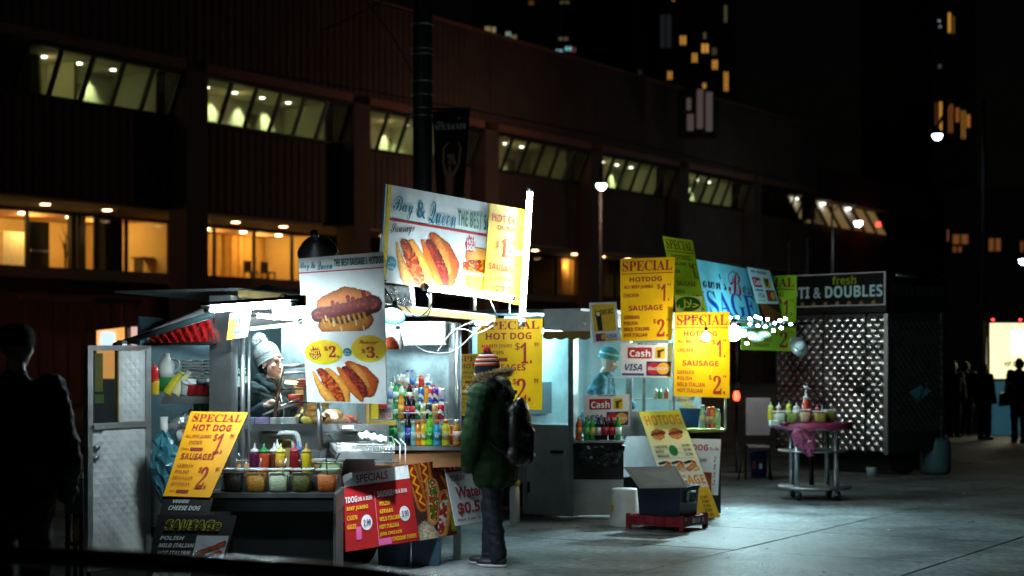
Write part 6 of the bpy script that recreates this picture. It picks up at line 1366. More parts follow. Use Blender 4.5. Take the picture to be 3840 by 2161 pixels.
for i in range(3):
    c = P(2812 + 26 * i, 1255 + 14 * (i % 2), 21.0); b = MB(); b.sphere(c, (.09, .06, .045), mat('wrapped_roll', (.55, .62, .45), .3, 0, .3, 10), 12, 8); solo('wrapped_roll', b, 'wrapped bread roll hanging below the festoon bulbs', 'roll', 'wrapped rolls under the festoon', c)
# side counter: blue basket, sports bottles, card
sc_ = thing('side_counter', P(2640, 1940, 18.6) * 1 - UP * P(2640, 1940, 18.6).z, 'black side counter with an olive top edge beside the second cart', 'counter')
zz = P(0, 1612, 18.5).z; xa, xb = P(2545, 0, 18.5).x, P(2712, 0, 18.5).x
b = MB(); b.hexa([Vector((xa, 18.4, zz - .03)), Vector((xb, 18.3, zz - .01)), Vector((xb, 18.8, zz - .01)), Vector((xa, 18.8, zz - .03)), Vector((xa, 18.4, zz)), Vector((xb, 18.3, zz + .015)), Vector((xb, 18.8, zz + .015)), Vector((xa, 18.8, zz))], mat('olive_counter', (.25, .27, .04), .4)); b.build('top', sc_)
b = MB(); b.box((xa + .02, 18.45, .02), (xb - .03, 18.78, zz - .031), BLACKP); b.build('cabinet', sc_)
bk = thing('blue_basket', Vector((P(2590, 0, 18.45).x, 18.5, zz)), 'bright blue plastic basket of packets on the side counter', 'basket'); BLU = mat('bright_blue_plastic', (.01, .06, .38), .35)
cx = P(2588, 0, 18.5).x
def rr(k, z, y=18.55): return [Vector((cx + sx * .1 * k, y + sy * .08 * k, z)) for sx, sy in ((-1, -1), (1, -1), (1, 1), (-1, 1))]
b = MB(); b.loft([rr(.82, zz + .02), rr(1, zz + .2)], BLU, True, False); b.build('body', bk)
b = MB(); b.loft([rr(1.04, zz + .2), rr(1.06, zz + .21), rr(1.06, zz + .222), rr(.98, zz + .222)], BLU, True, False); b.build('rim', bk)
b = MB(); b.hexa([Vector((cx + x, 18.55 + y, zz + .223 + z)) for x, y, z in ((-.09, -.05, 0), (.08, -.05, 0), (.08, .05, 0), (-.09, .05, 0), (-.07, -.04, .06), (.05, -.04, .03), (.05, .05, .03), (-.07, .05, .06))], mat('white_packets', (.6, .68, .75), .3, 0, .4, 25)); b.build('packets', bk)
for px, c, cp, lab, l, h in ((2634, (.25, .6, .7), (.7, .8, .82), (.7, .78, .8), 'pale blue drink bottle next to the blue basket', .24), (2655, (.35, .05, .3), (.8, .2, .03), (.6, .5, .6), 'purple sports bottle on the side counter', .22), (2671, (.8, .25, .04), (.8, .2, .03), (.75, .6, .55), 'orange sports bottle on the side counter', .225), (2690, (.4, .6, .62), (.5, .6, .62), None, 'clear blue bottle at the end of the side counter', .2)):
    bottle(Vector((P(px, 0, 18.5).x, 18.48, zz + .016)), h, .033, c, cp, l, 'sport', lab)
b = Board('price_card', pxq((2535, 1488, 18.6), (2602, 1486, 18.6), (2602, 1512, 18.6), (2535, 1514, 18.6)), 'small handwritten sausage price card below the lower yellow sign', 'card', (.7, .74, .8), .003); b.text('Sausage 3.99', .06, .2, .94, .8, (.15, .08, .4), 'script', 0); b.done()
# leaning hot dog board and white board behind it
b = Board('leaning_board', pxq((2396, 1545, 18.35), (2548, 1538, 18.35), (2702, 1940, 18.0), (2530, 1946, 18.0)), 'yellow and white hot dog board leaning over behind the cooler', 'sign', (.70, .72, .55), .014)
pc = Pic(60, 40, 1.0); pc.fill((0, 0, 0))
yy = pc.v[..., None]; pc.c = np.array((.78, .66, .04)) * np.clip(1 - yy * 1.4, 0, 1) + np.array((.70, .76, .66)) * np.clip(yy * 1.4, 0, 1); b.pic(pc, 0, 0, 1, .72, 1)
b.rect(0, .72, 1, 1, (.72, .45, .03), 1)
b.text('HOTDOG', .08, .04, .94, .135, (.72, .28, .02), 'bold', .004, lift=4)
p = Pic(100, 40, 2.4); shut_dog(p, .05, -.05, 1.0); shut_dog(p, 1.2, -.05, 1.0); b.pic(p, .08, .15, .95, .30, 3)
for i, s in enumerate(('CHICKEN', 'BEEF', 'VEGGIE')): b.text(s, .08, .325 + .043 * i, (.38, .28, .36)[i], .35 + .043 * i, (.05, .08, .02), lift=4); b.text('$2.99', .74, .32 + .043 * i, .92, .345 + .043 * i, (.05, .08, .02), lift=4); b.rect(.08, .358 + .043 * i, .92, .360 + .043 * i, (.1, .15, .05), 3)
b.ell(.50, .375, .10, .05, (.01, .16, .05), 4)
p = Pic(110, 36, 2.9)
for i in range(3):
    x = .1 + i * .95; p.stroke([(x, .2, .12), (x + .4, .1, .12)], (.03, .03, .03), (.1, .1, .1), .2, seed=i); p.stroke([(x + .5, .0, .1), (x + .7, .2, .12)], (.5, .03, .03), (.7, .1, .08), .2, seed=3 + i); p.stroke([(x + .1, .75, .2), (x + .6, .4, .22)], (.45, .2, .06), (.8, .5, .22), .3, 12, seed=6 + i); p.stroke([(x + .5, .8, .16), (x + .8, .7, .18)], (.6, .58, .52), (.85, .82, .76), .2, seed=9 + i)
b.pic(p, .05, .47, .95, .58, 3)
b.text('SAUSAGE', .06, .605, .97, .69, (.72, .28, .02), 'bold', .004, lift=4)
for i in range(5): b.text('3.99', .72, .80 + .04 * i, .88, .825 + .04 * i, (.12, .08, .02), lift=4)
r = b.done()
s = MB(); s.tube([P(2546, 1545, 18.4), P(2690, 1925, 18.75)], .012, ALU, 6); s.build('prop_leg', r)
b = Board('price_board', pxq((2580, 1645, 18.32), (2704, 1648, 18.25), (2692, 1858, 18.25), (2585, 1850, 18.32)), 'white hot dog price board hanging from the side counter', 'sign', (.62, .68, .72), .006)
b.text('HOTDOG', -.35, .1, .62, .21, (.35, .03, .06), 'bold', .004, clip=(.02, .63)); b.text('On a Bun', .67, .13, .96, .2, (.2, .02, .05), 'script', 0); b.text('JUMBO', .36, .35, .58, .43, (.06, .12, .12))
for i in range(4): b.text('2', .80, .31 + .14 * i, .88, .40 + .14 * i, (.3, .04, .08), 'serif', .004, .3)
p = Pic(40, 50, .8); p.fill((.16, .05, .02)); p.stroke([(.2, .3, .3), (.6, .5, .3)], (.4, .14, .05), (.65, .3, .14), .4, 10, seed=3); b.pic(p, .42, .60, .76, .99); b.done()
# ------------------------------------------------------------------ crate, cooler, bucket
def lerpq(a, b, c, d, u, v): return a.lerp(b, u).lerp(d.lerp(c, u), v)
K0, K1, K3 = G(2348, 1984), G(2570, 1997), G(2688, 1975); K0.z = K1.z = K3.z = 0
u_ = (K1 - K0).normalized(); v_ = Vector((-u_.y, u_.x, 0)); cw, cd = .60, .48
K1 = K0 + u_ * cw; v_ = (K3 - K1).normalized(); K3 = K1 + v_ * cd; K2 = K0 + v_ * cd
CRM = mat('dark_red_plastic', (.26, .012, .022), .4, 0, .15)
cr = thing('bottle_crate', (K0 + K3) / 2, 'low dark red plastic crate under the cooler', 'crate')
def wall(b, A, B, z0, z1, th, m, inw):
    b.hexa([A + UP * z0, B + UP * z0, B + inw * th + UP * z0, A + inw * th + UP * z0, A + UP * z1, B + UP * z1, B + inw * th + UP * z1, A + inw * th + UP * z1], m)
for A, B, inw in ((K0, K1, v_), (K1, K3, -u_), (K2, K3, -v_), (K0, K2, u_)):
    b = MB(); wall(b, A, B, .06, .135, .02, CRM, inw); wall(b, A.lerp(B, -.005), A.lerp(B, .07), .0, .15, .03, CRM, inw); wall(b, A.lerp(B, .93), A.lerp(B, 1.005), .0, .15, .03, CRM, inw)
    for i in range(1, 6): f = i / 6; wall(b, A.lerp(B, f - .008) - inw * .008, A.lerp(B, f + .008) - inw * .008, .058, .137, .02, CRM, inw)
    b.build('side', cr)
b = MB(); b.hexa([K0 + UP * .045, K1 + UP * .045, K3 + UP * .045, K2 + UP * .045, K0 + UP * .058, K1 + UP * .058, K3 + UP * .058, K2 + UP * .058], CRM); b.build('floor', cr)
b = MB(); q0 = K1 - (-u_) * .004; 
for f0, f1 in ((.35, .55), (.6, .7), (.76, .86)): A, B = K1.lerp(K3, f0) + u_ * .004, K1.lerp(K3, f1) + u_ * .004; b.add([A + UP * .07, B + UP * .07, B + UP * .115, A + UP * .115], [(0, 1, 2, 3)], WHITEP)
A, B = K1.lerp(K3, .06) + u_ * .006, K1.lerp(K3, .14) + u_ * .006; b.add([A + UP * .10, B + UP * .10, B + UP * .13, A + UP * .13], [(0, 1, 2, 3)], mat('orange_mark', (.8, .35, .03), .5)); b.build('lettering', cr)
M0 = K0 + u_ * .08 + v_ * .06; M1 = M0 + u_ * .46; M3 = M1 + v_ * .36; M2 = M0 + v_ * .36
co = thing('cooler', (M0 + M3) / 2 + UP * .06, 'navy cool box with its beige lid hanging open on the red crate', 'cooler')
NAVY = mat('navy_cooler', (.012, .018, .035), .4, 0, .15)
def cring(k, z):
    cc = (M0 + M3) / 2; out = []
    for pnt in (M0, M1, M3, M2):
        out.append(Vector((cc.x + (pnt.x - cc.x) * k, cc.y + (pnt.y - cc.y) * k, z)))
    return out
b = MB(); b.loft([cring(.9, .06), cring(1.0, .40), cring(.9, .40), cring(.82, .1)], NAVY, True, False); b.build('body', co)
b = MB(); b.loft([cring(1.03, .385), cring(1.03, .415), cring(.93, .415), cring(.93, .385)], NAVY, False, False); b.build('rim', co)
hf = M1.lerp(M3, .32) + u_ * .012; hl = M1.lerp(M3, .72) + u_ * .012; b = MB(); b.tube([hf + UP * .36, hl + UP * .36, hl + UP * .26, hf + UP * .26, hf + UP * .36], .014, mat('grey_handle', (.35, .42, .42), .4), 8); b.build('handle', co)
BEI = mat('beige_lid', (.34, .31, .27), .5, 0, .1)
lq = [P(2338, 1752, 16.85), P(2535, 1748, 16.75), P(2580, 1828, 16.68), P(2398, 1832, 16.8)]
b = MB(); b.slab(lq, .035, BEI); b.build('lid', co)
b = MB(); li = [lq[0].lerp(lq[2], .08), lq[1].lerp(lq[3], .08), lq[2].lerp(lq[0], .08), lq[3].lerp(lq[1], .08)]; b.slab([x + Vector((0, -.008, .004)) for x in li], .006, mat('beige_liner', (.42, .38, .33), .5, 0, .1)); b.build('lid_liner', co)
for i in range(3):
    c = M1.lerp(M2, .2 + .12 * i) + v_ * (.1 + .08 * i) + UP * .33
    can(c, .12, .033, ((.1, .3, .1), (.6, .65, .68), (.05, .15, .45))[i], (.8, .8, .8), ('green can standing in the open cooler', 'silver can standing in the open cooler', 'blue can standing in the open cooler')[i])
c = G(2342, 1972); b = MB(); bu = thing('white_bucket', c, 'white plastic bucket turned upside down beside the red crate', 'bucket')
b.lathe([(.148, 0), (.15, .012), (.146, .02), (.15, .04), (.144, .05), (.148, .075), (.140, .085), (.128, .352), (.118, .362), (.0, .362)], mat('bucket_white', (.55, .56, .53), .5, 0, .12, 5), c, 24); b.build('body', bu)
b = MB(); b.add([c + Vector((-.139, -.045, .14)), c + Vector((-.115, -.09, .14)), c + Vector((-.110, -.088, .21)), c + Vector((-.135, -.045, .21))], [(0, 1, 2, 3)], mat('yellow_sticker', (.6, .45, .02), .5)); b.build('sticker', bu)
# ================================================================== round condiment table
RT = G(3048, 1872); RT.z = 0
rt = thing('round_table', RT, 'round steel table on castors with a plum cloth cover', 'table')
PLUM = mat('plum_cloth', (.26, .03, .10), .45, 0, .25, 10, .3, 20)
b = MB(); nn = 40; rg = []
for z, k in ((.885, .0), (.885, .97), (.882, 1.0), (.85, 1.02), (.815, 1.03)):
    rg.append([RT + Vector((math.cos(2 * math.pi * i / nn) * .44 * max(k, .01) * (1 + (.012 * math.sin(i * 2.4) if z < .86 else 0)), math.sin(2 * math.pi * i / nn) * .44 * max(k, .01), z + (.012 * math.sin(i * 1.7) if z < .83 else 0))) for i in range(nn)])
b.loft(rg, PLUM, False); b.build('cloth_cover', rt)
b = MB(); b.lathe([(.42, .80), (.43, .805), (.43, .865), (.42, .87)], STEEL2, RT, 30); b.build('top', rt)
for i, a in enumerate((R(-125), R(-55), R(55), R(125))):
    c = RT + Vector((math.cos(a) * .36 * (1.08 if i < 2 else 1), math.sin(a) * .30, 0)); b = MB(); b.tube([c + UP * .10, c + UP * .80], .03, STEEL, 12); b.build('leg', rt)
    b = MB(); b.lathe([(.02, -.018), (.05, -.018), (.055, -.008), (.055, .008), (.05, .018), (.02, .018)], BLACKP, c + UP * .056 + Vector((.02, 0, 0)), 16, ax=(1, .3, 0)); b.box((c.x - .012, c.y - .02, .06), (c.x + .045, c.y + .02, .1), STEEL2); b.build('castor', rt)
b = MB(); b.lathe([(.38, .545), (.40, .55), (.40, .565), (.38, .57)], STEEL2, RT, 30); b.build('ring_shelf', rt)
b = MB(); b.lathe([(.41, .12), (.42, .125), (.42, .15), (.41, .155)], STEEL2, RT + Vector((.02, .05, 0)), 30); b.build('base_shelf', rt)
b = MB(); b.tube([RT + Vector((.0, .1, .156)), RT + Vector((0, .1, .544))], .03, BLACKM, 10); b.build('column', rt)
b = MB(); nn = 14; a = RT + Vector((-.21, -.4, .82)); rg = []
for j in range(9):
    f = j / 8; rg.append([a + Vector((.11 * f + math.cos(2 * math.pi * i / nn) * (.05 + .07 * math.sin(math.pi * min(1, f * 1.15))) * (1 + .3 * math.sin(i * 2.2 + j)), math.sin(2 * math.pi * i / nn) * .03 * (1 + .3 * math.sin(i * 3 + j)), -.3 * f)) for i in range(nn)])
rr_ = random.Random(3); rg = [[v + Vector((rr_.gauss(0, .011), rr_.gauss(0, .008), rr_.gauss(0, .012))) for v in r_] for r_ in rg]
b.loft(rg, mat('plum_bag', (.40, .10, .22), .3, 0, .3, 8, .5, 12), True, False); solo('cloth_bag', b, 'crumpled pink bag hanging under the plum table cover', 'bag', None, a)
zt = .887
for px, y, w, h, c, bts, l in ((2950, -.30, .15, .13, (.55, .6, .5), (.75, .78, .7), 'pale cream tub on the plum table'), (2998, -.27, .16, .13, (.2, .3, .03), (.4, .5, .1), 'green relish tub on the plum table'), (3048, -.30, .13, .15, (.6, .4, .22), (.75, .58, .4), 'tall beige sauce cup on the plum table'), (3108, -.28, .16, .13, (.32, .3, .03), (.5, .42, .06), 'olive pickle tub on the plum table'), (3150, -.18, .15, .14, (.2, .2, .02), (.38, .35, .05), 'dark olive pickle tub at the edge of the plum table')):
    tub(Vector((P(px, 0, 19.6).x, RT.y + y, zt)), w, h, c, l, bts, 'condiments on the plum table')
for px, y, h, r, c, cp, l in ((2918, -.08, .23, .035, (.6, .55, .05), (.6, .75, .3), 'yellow squeeze bottle with a lime nozzle on the plum table'), (2956, .05, .22, .034, (.5, .2, .04), (.75, .76, .72), 'orange brown squeeze bottle on the plum table'), (2992, 0, .24, .034, (.55, .6, .05), (.62, .78, .1), 'lime yellow squeeze bottle on the plum table'), (3016, -.1, .22, .042, (.65, .66, .64), (.7, .72, .7), 'white squeeze bottle on the plum table'), (3100, -.05, .2, .03, (.5, .05, .08), (.75, .15, .2), 'small red squeeze bottle with pink nozzle on the plum table')):
    bottle(Vector((P(px, 0, 19.8).x, RT.y + y, zt)), h, r, c, cp, l, 'squeeze')
kp = thing('ketchup_pump', Vector((P(3060, 0, 19.8).x, RT.y + .02, zt)), 'large red ketchup bottle with a tall white pump', 'bottle'); c = Vector((P(3060, 0, 19.8).x, RT.y + .02, zt))
b = MB(); b.lathe([(.06, 0), (.065, .02), (.065, .12), (.05, .2), (.025, .25)], mat('ketchup_red', (.5, .03, .015), .3), c, 16); b.build('body', kp)
b = MB(); b.lathe([(.03, .251), (.03, .285), (.012, .29), (.01, .38), (.028, .385), (.03, .40), (.02, .41)], WHITEP, c, 14); b.build('pump', kp)
b = MB(); a = P(2895, 1595, 19.5); b.box((a.x - .02, 19.45, a.z), (a.x + .07, 19.6, a.z + .05), WHITEP); b.box((a.x - .02, 19.44, a.z - .02), (a.x + .09, 19.62, a.z - .001), STEEL2); b.build('side_tray', rt)

# ================================================================== roti trailer
O3 = Vector((5.05, 24.0, 0)); d3 = Vector((-.606, .7955, 0)); n3 = Vector((-.7955, -.606, 0)); e3 = Vector((.7955, .606, 0)); m3 = Vector((.606, -.7955, 0))
TF = Frame(O3, d3, n3); SF = Frame(O3, e3, m3)
tr = thing('roti_trailer', TF(1, .5, 0), 'black topped food trailer with quilted steel doors', 'food trailer')
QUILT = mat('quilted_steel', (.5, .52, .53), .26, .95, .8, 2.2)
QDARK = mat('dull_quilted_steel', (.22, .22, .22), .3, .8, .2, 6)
ts = [0.07, TF.ray(3245, 1300, 0)[0], TF.ray(3086, 1300, 0)[0], TF.ray(2912, 1300, 0)[0]]
b = MB(); b.fbox(TF, .012, ts[3] + .05, .035, 1.2, .32, 2.2, mat('trailer_core', (.03, .03, .03), .6)); b.build('body', tr)
for a, c in zip(ts[:-1], ts[1:]):
    pillow(TF, a + .012, c - .012, .34, 2.16, .02, QUILT, .105, .024, 11).build('quilted_panel', tr)
for a in (0, ts[1] - .012, ts[2] - .012, ts[3] - .012):
    b = MB(); b.fbox(TF, a, a + (.07 if a == 0 else .024), -.006, .029, .30, 2.2, ALU if a == 0 else mat('dark_seam', (.06, .06, .06), .4, .6)); b.build('seam', tr)
b = MB(); b.fbox(TF, ts[2] + .02, ts[3] - .02, -.004, .019, 1.18, 1.2, BLACKM); b.build('rub_rail', tr)
b = MB(); b.fbox(TF, ts[1] + .04, ts[1] + .16, -.02, .015, 1.12, 1.22, BLACKM); b.build('handle', tr)
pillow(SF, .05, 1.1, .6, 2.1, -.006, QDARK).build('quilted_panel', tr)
b = MB(); b.fbox(SF, .06, 1.12, .0, 1.0, .35, 2.2, mat('trailer_core', (.03, .03, .03), .6)); b.fbox(SF, 1.08, 1.12, -.02, .0, .5, 2.75, STEEL2); b.build('side_wall', tr)
hd = MB(); hd.fbox(TF, -.06, ts[3] + .08, -.10, 1.3, 2.22, 2.30, BLACKM); hd.build('eaves', tr)
fq = [TF(ts[3] + .05, -.1, 2.76), TF(-.05, -.1, 2.76), TF(-.05, -.1, 2.31), TF(ts[3] + .05, -.1, 2.31)]
sgb = Board('fascia_sign', fq, '', '', (.006, .006, .007), .05, part=tr)
sgb.n = n3.copy()
sgb.text('fresh', .56, .08, .76, .34, (.22, .27, .02), 'bold', .004); sgb.text('ROTI & DOUBLES', .12, .38, .975, .74, (.40, .58, .64), 'bold', .004)
for i in range(9): u = .1 + .1 * i; sgb.poly([(u - .02, .96), (u - .005, .84), (u, .9), (u + .006, .82), (u + .02, .96)], (.25, .16, .03), 2)
for u0, v0, u1, v1 in ((0, 0, 1, .03), (.985, .03, 1, 1), (0, .97, .985, 1)): sgb.rect(u0, v0, u1, v1, (.45, .42, .5), 2)
sgb.done()
sq = [SF(.0, -.08, 2.72), SF(1.1, -.08, 2.72), SF(1.1, -.08, 2.3), SF(.0, -.08, 2.3)]
s2b = Board('fascia_sign', sq, '', '', (.006, .006, .007), .04, part=tr); s2b.n = m3.copy(); s2b.text('ROTI & DOUBLES', .02, .32, .95, .66, (.06, .07, .07), 'bold', .0); s2b.done()
b = MB(); b.tube([P(3362, 1030, 23.8), P(3440, 1040, 24.2)], .02, ALU, 8); b.build('roof_tube', tr)
for t_ in (.6,):
    b = MB(); b.lathe([(.08, -.08), (.26, -.08), (.3, -.04), (.3, .04), (.26, .08), (.08, .08)], mat('tyre_rubber', (.02, .02, .02), .8), SF(t_, .25, .3), 20, ax=m3); b.build('wheel', tr)
b = MB(); b.fbox(TF, .2, 1.9, .3, .9, .05, .31, BLACKM); b.build('underframe', tr)
pl_ = thing('hazard_placard', P(3452, 1508, 23.9), 'teal diamond placard on the dark trailer side', 'sign')
b = MB(); b.slab([P(3452, 1445, 23.92), P(3492, 1466, 24.0), P(3444, 1508, 23.95), P(3412, 1470, 23.88)], .006, mat('teal_placard', (.06, .28, .32), .4)); b.build('panel', pl_)
b = MB(); b.tube([P(3462, 1448, 23.9), P(3444, 1506, 23.93)], .006, BLACKM, 6); b.build('fold', pl_)
c = G(3510, 1775); b = MB(); br = thing('water_barrel', c, 'pale teal barrel standing by the trailer wheel', 'barrel')
b.lathe([(.17, 0), (.19, .03), (.2, .1), (.2, .35), (.19, .45), (.17, .47)], mat('teal_barrel', (.16, .30, .33), .4, 0, .2), c, 20); b.build('body', br); b = MB(); b.lathe([(.175, .471), (.18, .49), (.16, .5)], mat('barrel_lid', (.1, .18, .2), .5), c, 20); b.build('lid', br)
c = G(3268, 1788); b = MB(); b.lathe([(.06, 0), (.075, .12), (.07, .125)], mat('small_white_tub', (.45, .55, .58), .4), c, 16); solo('small_tub', b, 'small white tub on the ground under the trailer', 'tub', None, c)
c = G(2845, 1790); bb = thing('blue_bucket', c, 'dark blue bucket with a red and white sticker behind the round table', 'bucket')
b = MB(); b.lathe([(.10, 0), (.125, .33), (.128, .34), (.128, .36), (.115, .362)], mat('deep_blue_bucket', (.012, .03, .12), .4), c, 18); b.build('body', bb); b = MB(); b.add([c + Vector((-.09, -.085, .12)), c + Vector((.03, -.118, .12)), c + Vector((.03, -.125, .22)), c + Vector((-.095, -.09, .22))], [(0, 1, 2, 3)], mat('red_sticker', (.35, .05, .05), .5)); b.add([c + Vector((-.01, -.122, .12)), c + Vector((.03, -.12, .12)), c + Vector((.03, -.126, .19)), c + Vector((-.01, -.127, .19))], [(0, 1, 2, 3)], WHITEP); b.build('sticker', bb)
fc = thing('folding_chair', G(2830, 1800), 'folding chair with a pale mauve back behind the round table', 'chair'); FCM = mat('mauve_chair', (.36, .28, .32), .6, 0, .12)
Yc = G(2830, 1800).y; x0, x1 = P(2798, 0, Yc).x, P(2888, 0, Yc).x; z0, z1 = P(0, 1632, Yc).z, P(0, 1492, Yc).z
b = MB(); b.box((x0, Yc, z0), (x1, Yc + .03, z1), FCM); b.build('backrest', fc)
b = MB(); b.box((x0 + .02, Yc - .1, z0 - .16), (x1 - .02, Yc + .32, z0 - .13), FCM); b.build('seat', fc)
for xx in (x0, x1):
    b = MB(); b.tube([(xx, Yc + .02, z1), (xx, Yc + .05, 0)], .012, BLACKM, 8); b.build('leg', fc)
    b = MB(); b.tube([(xx, Yc + .1, z0 - .1), (xx - (.12 if xx == x0 else 0), Yc - .12, 0)], .012, BLACKM, 8); b.build('leg', fc)
b = MB(); c = P(2762, 1488, 25); b.lathe([(.03, -.06), (.05, -.02), (.05, .03), (.03, .08)], emis('red_heater', (1, .07, .015), 2.2), c, 14); b.lathe([(.035, .081), (.03, .2)], BLACKM, c, 10); b.lathe([(.02, .2), (.02, .9)], BLACKM, c, 8)
b.lathe([(.03, -.07), (.02, -.071), (.02, -(c.z)), (.15, -(c.z)), (.15, -(c.z) + .01)], BLACKM, c, 10)
solo('heater_lamp', b, 'glowing red heater lamp in the dark gap beside the trailer', 'lamp', None, Vector((c.x, c.y, 0)))

# ================================================================== plaza edge: lit panels, planter
hp = thing('advert_panel', P(3790, 1545, 36), 'bright yellowish advertising panel on a blue base', 'advert panel')
xa, xb = P(3712, 0, 36).x, P(4010, 0, 36).x; z0, z1 = P(0, 1420, 36).z, P(0, 1212, 36).z
b = MB(); b.box((xa - .06, 36, z0 - .05), (xb + .06, 36.3, z1 + .05), BLACKM); b.build('cabinet', hp)
b = MB(); b.box((xa, 35.97, z0), (xb, 35.999, z1), emis('advert_face', (1, .95, .52), .85)); b.build('screen', hp)
b = MB(); a, c = P(3796, 1330, 35.96), P(3990, 1240, 35.96); b.add([(a.x, 35.96, a.z), (c.x, 35.96, a.z), (c.x, 35.96, c.z), (a.x, 35.96, c.z)], [(0, 1, 2, 3)], emis('advert_white', (1, 1, .95), 2.2))
vs, fs, _ = text2d('HP.COM/', 'bold', .004); a, c = P(3767, 1376, 35.95), P(3850, 1355, 35.95); b.add([(a.x + (c.x - a.x) * x, 35.95, a.z + (c.z - a.z) * y) for x, y in vs], fs, mat('advert_ink', (.15, .1, .02), .6)); b.build('lettering', hp)
b = MB(); b.box((xa + .1, 36.02, 0), (xb, 36.25, z0 - .051), emis('blue_base', (.02, .35, .55), .08)); b.build('base', hp)
for px in (3727, 3830): b = MB(); c = P(px, 1205, 36); b.box((c.x - .02, 36.05, c.z), (c.x + .02, 36.1, c.z + .05), emis('red_pilot', (1, .03, .03), 5)); b.build('pilot_light', hp)
lamp('AREA', P(3790, 1320, 35.9), 10, (1, .92, .6), hp, 1.0, aim=P(3790, 1420, 30))
kp = thing('kiosk_panel', P(430, 1420, 30), 'orange lit kiosk panel behind the open cart door', 'kiosk')
xa, xb = P(362, 0, 30).x, P(468, 0, 30).x; z0, z1 = P(0, 1420, 30).z, P(0, 1238, 30).z
b = MB(); b.box((xa - .04, 30, 0), (xb + .04, 30.3, z1 + .04), BLACKM); b.build('cabinet', kp)
b = MB(); b.slab([P(362, 1240, 29.98), P(466, 1228, 29.98), P(468, 1420, 29.98), P(362, 1420, 29.98)], .015, emis('kiosk_orange', (1, .42, .08), .75)); b.build('screen', kp)
b = MB(); b.slab([P(378, 1246, 29.95), P(428, 1246, 29.95), P(428, 1300, 29.95), P(374, 1300, 29.95)], .01, emis('kiosk_blue', (.6, .8, 1), .8)); b.build('notice', kp)
for i, (x0, x1) in enumerate(((486, 522), (532, 592))):
    a = P(x0, 1330, 31); c = P(x1, 1226, 31); b = MB(); b.box((a.x, 31, 0), (c.x, 31.2, c.z + .03), BLACKM); b.box((a.x + .03, 30.97, a.z), (c.x - .03, 30.995, c.z), emis('pink_panel', (1, .6, .5), .55)); solo('pink_panel', b, ('narrow pink lit panel next to the orange kiosk', 'wide pink lit panel behind the cart awning')[i], 'panel', None, ((a.x + c.x) / 2, 31, 0))
pg = MB(); a = P(3545, 1562, 38); c = P(3770, 1562, 38); pg.box((a.x, 38, 0), (c.x, 38.6, P(0, 1535, 38).z), mat('dark_planter', (.04, .035, .03), .7)); pg.box((a.x - .03, 37.97, P(0, 1535, 38).z), (c.x + .03, 38.63, P(0, 1529, 38).z), mat('planter_cap', (.12, .10, .09), .6)); solo('concrete_planter', pg, 'low dark planter wall behind the trailer', 'planter', None, ((a.x + c.x) / 2, 38.3, 0))
# ================================================================== foreground handrail
hr = thing('handrail', P(0, 2060, 5.2) * 1 - UP * P(0, 2060, 5.2).z, 'blurred dark glossy handrail curving down across the bottom', 'handrail')
RG = mat('glossy_black_rail', (.02, .012, .012), .16, .4, .2, 5)
pts = cat3([P(-700, 2050, 5.4), P(0, 2082, 5.2), P(500, 2103, 5.1), P(900, 2128, 5.0), P(1250, 2152, 4.95), P(1500, 2182, 4.9), P(1750, 2235, 4.88), P(1950, 2330, 4.86)], 8)
b = MB(); b.tube(pts, .029, RG, 14); b.build('rail', hr)
for px, Y, py in ((-500, 5.35, 2060), (1950, 4.86, 2330)): q_ = P(px, py, Y); b = MB(); b.tube([(q_.x, q_.y, 0), (q_.x, q_.y, q_.z - .02)], .022, RG, 10); b.lathe([(.06, 0), (.06, .01), (.03, .012)], RG, (q_.x, q_.y, 0), 14); b.build('post', hr)
